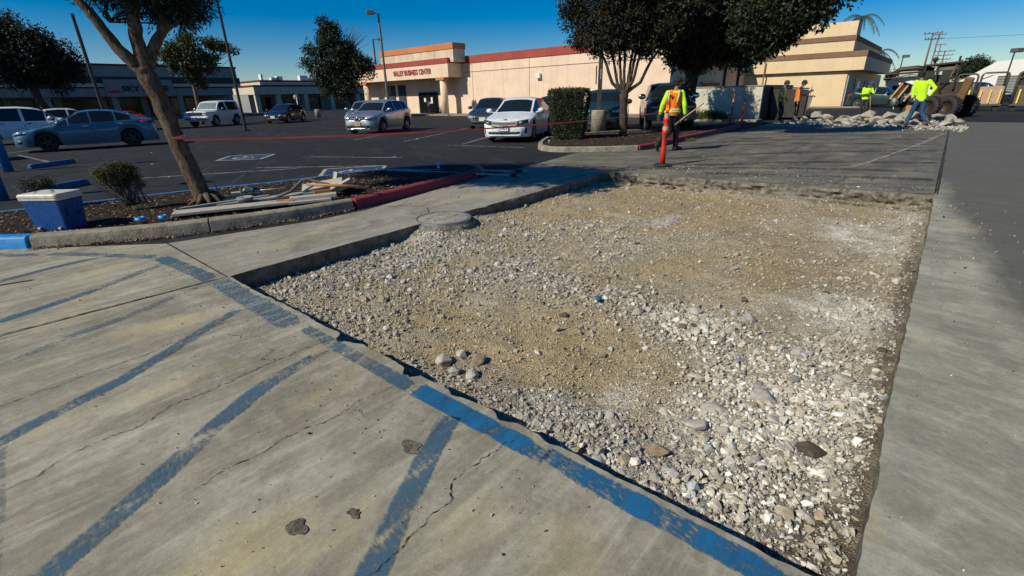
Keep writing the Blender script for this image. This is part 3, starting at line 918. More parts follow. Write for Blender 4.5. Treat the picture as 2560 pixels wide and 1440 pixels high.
# --- island 1
front = [(-7.68, .30), (-7.30, .86), (-6.96, 1.39), (-6.65, 2.20), (-6.46, 2.92), (-6.36, 3.72)]
red1 = [(-6.355, 3.76), (-6.46, 4.62), (-6.67, 5.66), (-6.81, 6.62), (-7.0, 7.1)]
end1 = [(-7.0, 7.1), (-7.3, 7.55), (-7.8, 7.7), (-8.3, 7.5)]
rear1 = [(-8.3, 7.5), (-8.75, 6.9), (-9.08, 6.1), (-9.2, 5.43), (-9.35, 3.97), (-9.77, 2.7), (-10.04, 1.16), (-10.4, -.46), (-10.9, -3)]
isl1 = thing('planter_island', 'planter bed with dark mulch between painted kerbs, beside the excavated pit', 'planter', (0, 0, 0))
ff = smoothp(front)
seg = [ff[:len(ff) // 2 + 1], ff[len(ff) // 2:]]
def shrink(p, g=.006):
    p = list(p)
    a, b = p[0], p[1]; l = math.hypot(b[0] - a[0], b[1] - a[1]); p[0] = (a[0] + (b[0] - a[0]) * g / l, a[1] + (b[1] - a[1]) * g / l)
    a, b = p[-1], p[-2]; l = math.hypot(b[0] - a[0], b[1] - a[1]); p[-1] = (a[0] + (b[0] - a[0]) * g / l, a[1] + (b[1] - a[1]) * g / l)
    return p
for s_ in seg:
    kerb_run('kerb', shrink(dense(s_)), m_curb, isl1, w=.17, h=.15)
kr = kerb_run('kerb', shrink(smoothp(red1[:5])), m_curb_red, isl1, w=.17, h=.15); kr['label'] = 'kerb stretch painted dark red'
kr = kerb_run('kerb', shrink(smoothp(red1[4:] + end1[1:])), m_curb, isl1, w=.17, h=.13)
kb = kerb_run('kerb', shrink(dense(rear1, .5)), m_curb_blue2, isl1, w=.15, h=.13); kb['label'] = 'rear kerb painted dull blue'
kb = kerb_run('kerb', shrink([(-9.4, -1.6), (-8.8, -.75), (-8.2, -.14), (-7.72, .27)]), m_curb_blue, isl1, w=.17, h=.14); kb['label'] = 'kerb stretch painted bright blue'
bed = front + red1 + end1[1:] + rear1[1:] + [(-9.6, -3), (-9.4, -1.6), (-8.2, -.14)]
def inset(poly, d):
    n = len(poly); out = []
    for i in range(n):
        a, b, c = Vector(poly[i - 1]), Vector(poly[i]), Vector(poly[(i + 1) % n])
        e1 = (b - a).normalized() if (b - a).length > 1e-6 else (c - b).normalized(); e2 = (c - b).normalized() if (c - b).length > 1e-6 else e1
        nn = Vector((-(e1 + e2).y, (e1 + e2).x)); nn.normalize()
        out.append((b.x + nn.x * d, b.y + nn.y * d))
    return out
def inside(x, y, poly):
    r = np.zeros(len(x), bool); n = len(poly)
    for i in range(n):
        x1, y1 = poly[i]; x2, y2 = poly[(i + 1) % n]
        c = ((y1 > y) != (y2 > y)) & (x < (x2 - x1) * (y - y1) / ((y2 - y1) + 1e-12) + x1); r ^= c
    return r
def bed_mesh(name, poly, mat, parent, z=.1, res=.07, amp=.05):
    P = np.array(poly); x0, y0 = P.min(0); x1, y1 = P.max(0)
    xs = np.arange(x0, x1, res); ys = np.arange(y0, y1, res); X, Y = np.meshgrid(xs, ys)
    Zb = z + (fbm(X, Y, 1.4, 3, 3) - .5) * amp + (fbm(X, Y, 14, 3, 4) - .5) * .03
    a = []; nx2 = len(xs)
    ins = inside(X.ravel(), Y.ravel(), poly).reshape(X.shape)
    jj, ii = np.where(ins[:-1, :-1] & ins[1:, :-1] & ins[:-1, 1:] & ins[1:, 1:])
    q = jj * nx2 + ii
    F = np.stack([q, q + 1, q + nx2 + 1, q + nx2], 1)
    Vv = np.stack([X.ravel(), Y.ravel(), Zb.ravel()], 1)
    used = np.unique(F); mp = -np.ones(len(Vv), int); mp[used] = np.arange(len(used))
    return link(name, fast_mesh(name, Vv[used], mp[F], None, True), mat, parent)
def island_bed(poly, parent, z=.105, n=5000):
    bed_mesh('mulch_bed', poly, m_mulch, parent, z)
    P = np.array(poly); x0, y0 = P.min(0); x1, y1 = P.max(0)
    def fn(n):
        x = rng.uniform(x0, x1, n); y = rng.uniform(y0, y1, n); k = inside(x, y, inset(poly, .04)); return np.stack([x[k], y[k]], 1)
    o = leaf_litter('leaf_litter', fn, n, z + .0, parent); o['kind'] = 'stuff'
island_bed(inset(bed, .07), isl1, .11, 14000)
# litter caught along the kerb foot
def fn(n):
    t = rng.random(n); k = rng.integers(0, len(front) - 1, n); f_ = np.array(front)
    p = f_[k] * (1 - t[:, None]) + f_[k + 1] * t[:, None]
    return p + np.abs(rng.normal(0, .05, (n, 1))) * np.array([[.85, -.45]])
leaf_litter('kerb_litter', fn, 700, .004, None, 'dry leaf crumbs caught along the foot of the concrete kerb')

# --- island 2
i2a = [(-10.9, 14.45), (-10.1, 13.0), (-9.45, 12.1), (-9.0, 11.65), (-8.5, 11.5), (-8.1, 11.55), (-7.69, 11.83), (-6.95, 12.35), (-6.45, 12.95)]
i2b = [(-6.42, 13.0), (-6.35, 13.6), (-6.45, 15), (-6.55, 17), (-6.62, 19), (-6.75, 21.9), (-7.0, 24.2)]
i2c = [(-7.0, 24.2), (-7.25, 24.8), (-7.7, 24.9), (-8.0, 24.3)]
i2d = [(-8.0, 24.3), (-8.4, 22.6), (-8.9, 20.4), (-10.3, 18.5), (-10.9, 16.6), (-10.9, 14.45)]
isl2 = thing('planter_island', 'planter bed with clipped hedge, lamp post and tree, red kerb along its right side', 'planter', (0, 0, 0))
kerb_run('kerb', shrink(smoothp(i2a)), m_curb, isl2, .16, .14)
kr = kerb_run('kerb', shrink(dense(i2b, .6)), m_curb_red, isl2, .16, .14); kr['label'] = 'long kerb stretch painted dark red'
kerb_run('kerb', shrink(smoothp(i2c)), m_curb, isl2, .16, .14)
kerb_run('kerb', shrink(dense(i2d, .6)), m_curb, isl2, .16, .12)
bed2 = i2a + i2b[1:] + i2c[1:] + i2d[1:-1]
island_bed(inset(bed2, .07), isl2, .1, 3500)

# --- painted bays on the asphalt
lot = bpy.data.objects['parking_lot_ground']
def quadstripe(a, b, w, mat, z=.001, seed=0): return stripe([a, b], w, mat, lot, z, seed=seed)
def bay_sign(c, faded=False):
    """blue panel with white border and a wheelchair figure"""
    A, B_, C_, D_ = [Vector((*p, 0)) for p in c]
    patch('bay_panel', [tuple(p[:2]) for p in (A, B_, C_, D_)], m_ppanel, lot, -.001)
    for p, q in ((A, B_), (B_, C_), (C_, D_), (D_, A)):
        stripe([tuple(p[:2]), tuple(q[:2])], .09, m_pwhite, lot, .003, seed=2)
    o = (A + B_ + C_ + D_) / 4; ex = (D_ - A) * .5; ey = (B_ - A) * .5
    P = lambda u, v: tuple((o + ex * u + ey * v)[:2])
    stripe([P(-.1, .5), P(-.1, -.05), P(.35, -.1), P(.5, -.5)], .1, m_pwhite, lot, .006, seed=4)
    stripe([P(-.1, .2), P(.3, .2)], .09, m_pwhite, lot, .006, seed=5)
    arc = [P(-.05 + .42 * math.cos(t), -.25 + .42 * math.sin(t)) for t in [R(100 + i * 25) for i in range(10)]]
    stripe(arc, .09, m_pwhite, lot, .006, seed=6)
bay_sign([(-9.95, 5.1), (-11.05, 5.85), (-10.25, 7.0), (-9.2, 6.1)])
bay_sign([(-15.66, 4.99), (-16.75, 5.79), (-15.92, 6.8), (-14.83, 5.88)])
for a, b in [((-11.07, 2.5), (-14.6, 4.6)), ((-10.4, 3.4), (-13.9, 5.5)), ((-13.0, 4.0), (-12.3, 6.9)), ((-12.2, 3.6), (-11.6, 6.2)), ((-14.1, 4.65), (-12.6, 7.4))]:
    quadstripe(a, b, .09, m_pblue_faint)
for a, b in [((-12.9, 4.95), (-10.4, 6.9)), ((-14.0, 7.0), (-11.3, 8.3)), ((-12.66, 11.9), (-14.6, 15.7)), ((-15.72, 11.7), (-19.6, 18.9)), ((-18.6, 11.3), (-22.5, 18.3)), ((-25.2, .6), (-29.5, 4.0)), ((-22.9, .3), (-20.5, .9)), ((-24.9, 1.6), (-19.6, 2.0)), ((-9.9, 12.1), (-13.0, 11.5)), ((-11.8, 5.5), (-13.5, 2.6))]:
    quadstripe(a, b, .1, m_pwhite_faint)
# --- blue wheel stops and posts
m_bluep = simple('glossy_blue_paint', (.006, .15, .40), .42, var=.15, scale=9, bump=.15, dirt=((.05, .08, .12), .35))
m_navy = simple('dull_blue_concrete', (.010, .08, .23), .7, var=.3, scale=9, bump=.4, dirt=((.07, .08, .09), .5))
def wheel_stop(a, b, label):
    t = Vector((b[0] - a[0], b[1] - a[1], 0)); L = t.length; ang = math.atan2(t.y, t.x)
    mb = MB(); prof = [(-.08, 0), (.08, 0), (.075, .05), (.045, .115), (-.045, .115), (-.075, .05)]
    mb.loft([[(x, y * s, z * s2) for y, z in prof] for x, s, s2 in ((-L / 2, .8, .75), (-L / 2 + .08, 1, 1), (L / 2 - .08, 1, 1), (L / 2, .8, .75))], smooth=False)
    o = mb.build('wheel_stop', m_navy, None, .01); o.location = ((a[0] + b[0]) / 2, (a[1] + b[1]) / 2, 0); o.rotation_euler = (0, 0, ang)
    return tag(o, label, 'wheel stop')
wheel_stop((-18.55, 1.32), (-19.35, 2.38), 'blue concrete wheel stop in front of the blue sedan, the farther one')
wheel_stop((-12.75, .75), (-13.5, 1.75), 'blue concrete wheel stop behind the cooler, the nearer one')
def sign_post(x, y, h, label, hp=2.6):
    t = thing('sign_bollard', label, 'bollard', (x, y, 0))
    mb = MB(); mb.lathe([(.0, 0), (.105, 0), (.105, h - .05), (.09, h - .015), (.05, h), (0, h)], n=18)
    mb.build('bollard_sleeve', m_bluep, t)
    mb = MB(); mb.cyl((0, 0, h), (0, 0, hp), .025, n=8); mb.build('sign_pole', m_steel, t)
    mb = MB(); mb.box((0, 0, hp - .25), (.3, .01, .42)); mb.build('sign_plate', m_bluep, t, .01)
    return t
sign_post(-12.47, .38, 1.15, 'blue painted sign bollard at the left picture edge, the nearer one')
sign_post(-18.3, .9, 1.15, 'blue painted sign bollard at the left picture edge, the farther one')
_sp = sign_post(-6.66, -1.35, .10, 'thin sign pole just outside the left picture edge, casting a narrow shadow', 1.25)
_sp['label'] = 'thin steel stake just outside the left picture edge'; [bpy.data.objects.remove(c_) for c_ in list(_sp.children) if c_.name.startswith('sign_plate')]
# ================================================================== VEGETATION
def leafmat(name, c1, c2, c3, rough=.55):
    k = NT(name)
    at = k.n('ShaderNodeAttribute'); at.attribute_name = 'tint'
    k.set(base=k.ramp(at.outputs['Fac'], [(0, c1), (.55, c2), (1, c3)]), rough=rough, spec=.35)
    tr = k.n('ShaderNodeBsdfTranslucent'); k.l(k.ramp(at.outputs['Fac'], [(0, c1), (.55, c2), (1, c3)]), tr.inputs[0])
    mx = k.n('ShaderNodeMixShader'); mx.inputs[0].default_value = .22
    k.l(k.b.outputs[0], mx.inputs[1]); k.l(tr.outputs[0], mx.inputs[2]); k.l(mx.outputs[0], k.out.inputs[0])
    return k.m
lf_dark = leafmat('leaf_dark_green', (.009, .018, .008), (.026, .042, .015), (.10, .10, .035))
lf_brown = leafmat('leaf_olive_brown', (.011, .014, .008), (.034, .036, .016), (.12, .085, .035))
lf_hedge = leafmat('leaf_hedge', (.012, .022, .010), (.035, .055, .02), (.10, .095, .04))
lf_yellow = leafmat('leaf_yellow_green', (.03, .045, .012), (.07, .085, .02), (.16, .13, .03))
lf_pine = leafmat('leaf_narrow_green', (.012, .028, .016), (.026, .05, .026), (.06, .085, .05))
lf_bush = leafmat('leaf_bush_yellow', (.03, .04, .01), (.085, .09, .02), (.22, .17, .04))
lf_gold = leafmat('leaf_ground_cover', (.05, .07, .015), (.11, .12, .03), (.24, .2, .06))
def barkmat(name, c1, c2, c3, sc=1.0):
    k = NT(name)
    p = k.pos((5 * sc, 5 * sc, 1.2 * sc)); p2 = k.pos((1, 1, .6))
    n = k.noise(p, 5, 6, .75, .6)
    b = k.ramp(n, [(.32, c1), (.5, c2), (.7, c3)])
    b = k.mix(k.ramp(k.noise(p2, 7, 4, .6), [(.5, 0), (.7, .5)]), b, c3)
    k.set(base=b, rough=.92, spec=.2); k.bump(n, .9, .03)
    return k.m
m_bark1 = barkmat('bark_pale_flaking', (.025, .016, .010), (.10, .066, .044), (.25, .18, .13), 1.6)
m_bark2 = barkmat('bark_dark', (.02, .015, .012), (.06, .045, .034), (.13, .1, .08))
m_bark3 = barkmat('bark_grey', (.04, .034, .028), (.11, .09, .072), (.24, .2, .16))

def leaf_cloud(name, blobs, n, size, mat, parent, aspect=.5, clump=.22, per=16, droop=.3, shell=.55, seed=1, proto=None, tint_bias=0.0, zmin=None):
    """leaves gathered in clumps spread through ellipsoid blobs (x,y,z,rx[,ry,rz])"""
    g_ = np.random.default_rng(seed)
    B = np.array([list(b[:3]) + (list(b[3:6]) if len(b) >= 6 else [b[3], b[3], b[3] * .85]) for b in blobs], float)
    vol = B[:, 3] * B[:, 4] * B[:, 5]; pr = vol ** .72; pr /= pr.sum()
    nc = max(4, n // per)
    bi = g_.choice(len(B), nc, p=pr)
    d = g_.normal(size=(nc, 3)); d /= np.linalg.norm(d, axis=1)[:, None]
    rad = (shell + (1 - shell) * g_.random(nc)) ** .8 * (1 + .24 * g_.normal(size=nc).clip(-1.5, 2.4))
    Cc_ = B[bi, :3] + d * rad[:, None] * B[bi, 3:6]
    csz = clump * g_.uniform(.4, 1.5, nc)
    tint = g_.beta(2, 3.2, nc)
    li = np.repeat(np.arange(nc), per)
    m = len(li)
    off = g_.normal(size=(m, 3)); off /= (np.linalg.norm(off, axis=1)[:, None] + 1e-6); off *= g_.random(m)[:, None] ** .4
    P = Cc_[li] + off * csz[li][:, None] * np.array([1, 1, .8])
    if zmin is not None:
        k_ = P[:, 2] > zmin; P = P[k_]; li = li[k_]; off = off[k_]; m = len(li)
    # leaf frame: pointing outward from its clump and drooping
    ax = off + g_.normal(size=(m, 3)) * .5; ax[:, 2] -= droop
    ax /= np.linalg.norm(ax, axis=1)[:, None]
    t = g_.normal(size=(m, 3)); sd_ = np.cross(ax, t); sd_ /= np.linalg.norm(sd_, axis=1)[:, None]
    s = size * g_.uniform(.6, 1.35, m)
    L = ax * s[:, None]; Wd = sd_ * (s * aspect * .5)[:, None]
    nrm = np.cross(ax, sd_) * (s * .1)[:, None]
    v = np.stack([P, P + L * .5 + Wd + nrm, P + L, P + L * .5 - Wd + nrm], 1)
    f = np.arange(m * 4).reshape(-1, 4)
    tt = np.clip(tint[li] + g_.normal(size=m) * .12 + tint_bias, 0, 1)
    tt = np.clip(tt + (g_.random(m) < .07) * .4, 0, 1)
    c = np.repeat(np.stack([tt, tt, tt], 1), 4, axis=0)
    return link(name, fast_mesh(name, v.reshape(-1, 3), f, c), mat, parent)

def limb(mb, pts, rads, n=9, wob=.0, seed=0):
    r = random.Random(seed)
    P = [Vector(p) for p in pts]; out = []; rr = []
    for i in range(len(P) - 1):
        for k in range(4):
            t = k / 4
            p = P[i].lerp(P[i + 1], t)
            out.append(p + Vector((r.uniform(-wob, wob), r.uniform(-wob, wob), r.uniform(-wob, wob) * .4)))
            rr.append((rads[i] * (1 - t) + rads[i + 1] * t) * r.uniform(.93, 1.08))
    out.append(P[-1]); rr.append(rads[-1])
    mb.tube(out, rr, n)
def twigs(mb, starts, blobs, n, r0, seed=0):
    r = random.Random(seed)
    for i in range(n):
        s = Vector(r.choice(starts)); b = r.choice(blobs)
        rx = b[3]
        e = Vector((b[0] + r.uniform(-.6, .6) * rx, b[1] + r.uniform(-.6, .6) * rx, b[2] + r.uniform(-.5, .6) * rx * .9))
        m_ = s.lerp(e, .5) + Vector((0, 0, -.08 * (e - s).length))
        limb(mb, [s, m_, e], [r0, r0 * .6, r0 * .25], 5, .03, i)

# --- near leaning tree
t1 = thing('leaning_tree', 'near leaning tree with forked pale flaking trunk in the left planter bed', 'tree', (0, 0, 0))
mb = MB()
limb(mb, [(-8.60, 2.54, -.1), (-8.62, 2.47, .03), (-8.635, 2.42, .25), (-8.65, 2.37, .54), (-8.67, 2.30, 1.05), (-8.69, 2.24, 1.58), (-8.71, 2.17, 1.90), (-8.71, 2.15, 2.02)],
     [.20, .165, .135, .125, .115, .115, .125, .11], 16, .008, 1)
limb(mb, [(-8.70, 2.20, 1.82), (-8.72, 2.11, 2.0), (-8.74, 2.04, 2.08), (-8.78, 1.93, 2.27), (-8.80, 1.84, 2.49), (-8.82, 1.77, 2.67), (-8.9, 1.6, 2.95), (-9.0, 1.4, 3.5)],
     [.085, .085, .08, .066, .062, .056, .045, .02], 12, .008, 2)
limb(mb, [(-8.71, 2.17, 1.92), (-8.71, 2.17, 2.31), (-8.70, 2.19, 2.55), (-8.69, 2.24, 2.84), (-8.8, 2.3, 3.6), (-8.7, 2.4, 4.6)], [.10, .085, .078, .07, .05, .02], 12, .008, 3)
limb(mb, [(-8.70, 2.20, 2.0), (-8.65, 2.33, 2.27), (-8.62, 2.46, 2.45), (-8.60, 2.52, 2.62), (-8.61, 2.55, 2.8), (-8.4, 2.9, 3.4), (-8.1, 3.4, 4.2)], [.085, .07, .062, .056, .055, .04, .02], 12, .006, 4)
limb(mb, [(-8.62, 2.46, 2.45), (-8.5, 2.7, 2.62), (-8.4, 3.0, 2.9)], [.035, .03, .015], 8, .006, 5)
tr = mb.build('trunk', m_bark1, t1)
mb = MB()
for i in range(9):
    a = .4 + i * .7
    mb.tube([(-8.61 + .10 * math.cos(a), 2.48 + .10 * math.sin(a), .2), (-8.6 + .19 * math.cos(a), 2.5 + .19 * math.sin(a), .1), (-8.6 + .3 * math.cos(a), 2.5 + .3 * math.sin(a), .06)], [.05, .035, .012], 7)
mb.build('root', m_bark1, t1)
t1.location = (0, 0, .075); t1.scale = (.95,) * 3
B1 = [(-8.80, 1.88, 2.98, .25), (-8.72, 2.12, 2.98, .28), (-8.58, 2.66, 2.88, .34), (-8.52, 2.88, 2.80, .27), (-8.6, 2.6, 3.1, .5), (-8.76, 2.0, 3.25, .38), (-8.48, 3.0, 3.1, .3), (-8.6, 2.5, 2.72, .14), (-8.66, 2.22, 2.80, .16), (-8.56, 2.74, 2.66, .16), (-8.47, 2.98, 2.72, .12)]
twm = MB(); twigs(twm, [(-8.78, 1.93, 2.27 + .3), (-8.7, 2.3, 3.0), (-8.6, 2.55, 2.85)], B1, 26, .014, 4); twm.build('branch', m_bark2, t1)
leaf_cloud('crown', B1, 15000, .085, lf_pine, t1, aspect=.2, clump=.12, per=18, droop=.35, seed=3, shell=.4)
B1u = [(-10.2, 1.6, 4.3, 1.0, 1.0, .6), (-9.2, 2.1, 4.5, 1.1, 1.1, .7), (-8.2, 2.7, 4.4, 1.0, 1.1, .6), (-7.4, 3.2, 4.5, .9, 1.0, .5), (-8.4, 1.9, 5.2, 1.4, 1.2, .7), (-9.8, 2.6, 4.7, .9, .9, .5)]
leaf_cloud('upper_crown', B1u, 34000, .15, lf_pine, t1, aspect=.4, clump=.26, per=20, droop=.35, seed=4, shell=.1)

def std_tree(name, label, trunk_pts, trunk_r, blobs, nleaf, lsize, leafm, barkm, seed, clump=.35, per=16, aspect=.55, branches=12, br=.05, shell=.45, droop=.3, cat='tree', bias=0.0):
    t = thing(name, label, cat, (0, 0, 0))
    mb = MB(); limb(mb, trunk_pts, trunk_r, 12, .02, seed)
    mb.build('trunk', barkm, t)
    mb = MB(); twigs(mb, trunk_pts[-2:], blobs, branches, br, seed); mb.build('branch', barkm, t)
    leaf_cloud('crown', blobs, nleaf, lsize, leafm, t, aspect, clump, per, droop, shell, seed, tint_bias=bias)
    return t
std_tree('broad_tree', 'big dark tree at the left edge behind the white van-like car', [(-43.7, 4.9, -.1), (-43.7, 4.9, 1.6), (-43.7, 4.6, 3.2), (-43.8, 4.4, 5)], [.3, .22, .2, .1],
         [(-43.7, 4.9, 4.9, 1.75), (-43.6, 6.2, 4.4, 1.15), (-43.8, 4.3, 6.0, 1.05), (-43.5, 7.05, 4.1, .6), (-43.8, 3.9, 3.5, 1.1), (-43.7, 5.2, 3.5, .9), (-43.6, 6.0, 3.2, .75), (-43.9, 3.6, 4.6, 1.3), (-43.7, 5.5, 5.3, .9), (-43.9, 2.6, 5.2, 1.5), (-43.8, 3.4, 6.4, .8), (-43.7, 6.9, 3.5, .5)],
         26000, .17, lf_brown, m_bark2, 11, .38, 20, bias=-.05)
std_tree('young_tree', 'small yellow-green tree in front of the sign store, left of the white truck', [(-47.7, 14.9, -.1), (-47.72, 14.93, 1.6), (-47.72, 14.94, 3.2), (-47.6, 15.2, 4.6)], [.2, .17, .14, .06],
         [(-47.66, 15.1, 5.3, 1.35), (-47.9, 14.2, 5.6, .95), (-48.1, 13.6, 5.1, .6), (-46.9, 17.5, 6.0, .65), (-46.7, 18.35, 5.7, .3), (-47.7, 15.1, 3.9, .8), (-47.3, 16.2, 4.7, .85), (-47.6, 15.2, 6.5, .7), (-47.1, 16.8, 6.2, .6), (-47.6, 15.4, 3.2, .45), (-47.5, 16.8, 5.2, .4), (-48, 14.0, 4.4, .4)],
         11000, .19, lf_yellow, m_bark3, 12, .3, 15, branches=30, br=.04, shell=.3)
oak = std_tree('lot_tree', 'dark tall tree with a bare top corner, left of the pink portico', [(-42.45, 26.42, -.1), (-42.55, 26.27, 1.6), (-42.64, 26.12, 3.3), (-42.9, 25.7, 5.5), (-43.0, 25.6, 7)], [.3, .26, .22, .14, .05],
         [(-43.13, 25.35, 7.3, .95), (-43.35, 25.0, 8.15, .5), (-42.8, 25.9, 5.9, 1.2), (-43.75, 24.25, 5.7, .85), (-44.35, 23.35, 4.75, .55), (-43.2, 25.1, 4.4, 1.55), (-42.1, 27.0, 4.4, 1.3), (-42.8, 25.8, 3.1, 1.5), (-43.8, 24.2, 3.5, .9), (-43.3, 24.95, 6.7, .85), (-41.7, 27.7, 4.7, .75), (-44.3, 23.45, 5.9, .3), (-42.3, 26.7, 5.3, 1.0), (-43.6, 24.5, 2.6, .7)],
         26000, .18, lf_dark, m_bark2, 13, .36, 18)
mb = MB()
rr = random.Random(5)
for i in range(46):
    s = Vector((-42.75, 25.95, 5.4)); e = Vector((-42.1 + rr.gauss(0, .35), 27.0 + rr.gauss(0, .65), 7.1 + rr.gauss(0, .65)))
    limb(mb, [s, s.lerp(e, .5) + Vector((0, 0, -.15)), e], [.05, .025, .008], 5, .05, i)
mb.build('bare_branch', m_bark3, oak)
# island tree with fanned stems
ti = thing('fan_tree', 'dark leafy tree with fan of thin stems in the planter beside the lamp post', 'tree', (0, 0, 0))
mb = MB()
limb(mb, [(-8.90, 16.53, -.05), (-8.90, 16.53, .3), (-8.93, 16.52, .9), (-8.94, 16.51, 1.5), (-8.94, 16.51, 1.6)], [.17, .135, .13, .15, .12], 12, .008, 3)
for j, (x, y, z) in enumerate([(-9.58, 16.16, 2.64), (-9.30, 16.31, 2.57), (-9.17, 16.5, 2.63), (-8.98, 16.49, 2.68), (-8.83, 16.67, 2.64), (-8.67, 16.65, 2.73), (-8.47, 16.6, 2.72), (-8.17, 16.93, 2.61)]):
    s = Vector((-8.94, 16.51, 1.5)); e = Vector((x, y, z)); m_ = s.lerp(e, .45) + Vector(((x + 8.94) * .16, (y - 16.5) * .16, -.12))
    e2 = e + (e - s) * .7
    limb(mb, [s, m_, e, e2], [.07, .055, .045, .02], 8, .008, j)
mb.build('trunk', m_bark2, ti)
BI = [(-10.30, 15.80, 3.95, .55), (-10.72, 15.56, 4.2, .36), (-10.15, 15.87, 3.35, .48), (-9.30, 16.32, 3.75, 1.0), (-8.57, 16.71, 3.40, .75), (-9.13, 16.41, 4.91, 1.4), (-8.02, 17.01, 3.7, .85), (-10.55, 15.62, 4.9, .6), (-10.88, 15.45, 3.8, .14), (-9.76, 16.07, 3.25, .5), (-9.26, 16.34, 3.05, .38), (-8.3, 16.9, 3.1, .45), (-10.5, 15.7, 3.2, .22), (-7.6, 17.3, 4.4, .9)]
mb = MB(); twigs(mb, [(-9.5, 16.2, 3.0), (-9, 16.5, 3.2), (-8.4, 16.7, 3.2), (-9.2, 16.4, 4)], BI, 26, .022, 5); mb.build('branch', m_bark2, ti)
leaf_cloud('crown', BI, 52000, .105, lf_brown, ti, .42, .17, 20, .45, .5, 15)
# big canopy behind the pickup
tb = std_tree('canopy_tree', 'largest tree, black-green wide canopy over the dark pickup', [(-9.28, 23.22, -.1), (-9.23, 23.23, 1.36), (-9.17, 23.26, 2.70), (-8.6, 23.4, 3.8), (-8.0, 23.7, 5.2)], [.36, .3, .28, .22, .1],
         [(-8.61, 20.24, 3.96, 1.19), (-8.71, 20.33, 4.15, .62), (-7.1, 19.7, 4.0, 1.2), (-5.2, 18.2, 3.62, .88), (-4.35, 18.5, 3.75, .66), (-6.3, 20.3, 2.95, .52), (-7.73, 20.6, 2.82, .55), (-8.62, 20.24, 2.86, .5), (-3.75, 18.8, 3.72, .46), (-3.35, 18.9, 4.25, .5), (-3.1, 19.1, 4.7, .4), (-4.45, 18.5, 3.25, .34), (-4.0, 18.7, 3.35, .22), (-5.0, 18.4, 2.6, .19), (-4.6, 18.5, 3.05, .31), (-6.6, 18.6, 4.9, 1.0), (-10.0, 19.8, 5.5, .8), (-11.0, 22.5, 5.9, 1.2), (-4.35, 18.5, 4.75, .92), (-5.1, 18.3, 2.95, .45), (-8.1, 20.42, 2.6, .36), (-6.9, 20.2, 2.9, .42), (-5.8, 21.2, 3.05, .42), (-6.3, 20.9, 2.5, .25)],
         70000, .13, lf_dark, m_bark2, 16, .26, 22, branches=40, br=.06, shell=.45)
std_tree('distant_tree', 'round dark tree on the horizon left of the white hall', [(2.2, 90, -.1), (2.2, 90, 3)], [.3, .2],
         [(1.3, 90.0, 3.3, 1.5), (3.1, 90, 3.1, 1.15), (0.1, 90.1, 3.4, .95), (1.8, 90, 4.1, 1.0), (3.7, 90, 3.2, .6), (-.4, 90.1, 2.9, .7), (4.5, 90, 2.6, .8), (.8, 90, 4.1, .6)], 8000, .26, lf_dark, m_bark2, 17, .4, 14)
std_tree('distant_tree', 'small dark tree just right of the tan building', [(-6.4, 84.7, -.1), (-6.4, 84.7, 2)], [.15, .1], [(-6.7, 84.7, 2.9, .5), (-6.1, 84.8, 2.5, .35), (-6.4, 84.7, 2.2, .5)], 2500, .2, lf_dark, m_bark2, 18, .3, 12)
std_tree('distant_tree', 'distant tree peeking over the pink building roof', [(-42, 70, -.1), (-42, 70, 6)], [.3, .2], [(-43.0, 70, 7.55, .9), (-44.2, 70, 7.3, .5), (-42, 70, 7.0, .6)], 2500, .3, lf_dark, m_bark2, 19, .4, 12)
# palms behind the tan building
def palm(x, y, h, label, n=11, L=2.6, seed=1):
    t = thing('palm_tree', label, 'palm', (0, 0, 0)); r = random.Random(seed)
    mb = MB(); limb(mb, [(x, y, -.1), (x + .1, y, h * .5), (x, y, h)], [.25, .2, .18], 8, .02, 2); mb.build('trunk', m_bark3, t)
    for i in range(n):
        a = 2 * PI * i / n + r.uniform(-.2, .2); el = r.uniform(.1, .8); q = MB()
        pts = [Vector((x, y, h))]
        for k_ in range(1, 9):
            s = k_ / 8; pts.append(Vector((x + math.cos(a) * L * s, y + math.sin(a) * L * s, h + L * (el * s - 1.15 * s * s))))
        q.tube(pts, [.03] * 8 + [.01], 4)
        for k_ in range(1, 8):
            p = pts[k_]; d = (pts[k_ + 1] - pts[k_]).normalized(); sdv = d.cross(Vector((0, 0, 1))).normalized()
            for sg in (-1, 1):
                for u in (0, .33, .66):
                    b = p + d * u * .3; tip = b + sdv * sg * .55 * (1 - k_ / 11) + d * .35 + Vector((0, 0, -.32))
                    q.add([b, b + d * .07, tip], [(0, 1, 2)])
        q.build('frond', lf_pal, t, fix=False)
lf_pal = simple('palm_frond', (.05, .075, .025), .6, var=.3)
palm(-10.7, 79.3, 9.7, 'palm top rising behind the tan building tower', 13, 2.6, 1)
palm(-8.6, 84.0, 5.9, 'lower palm with fronds showing right of the tan fascia', 11, 2.4, 2)

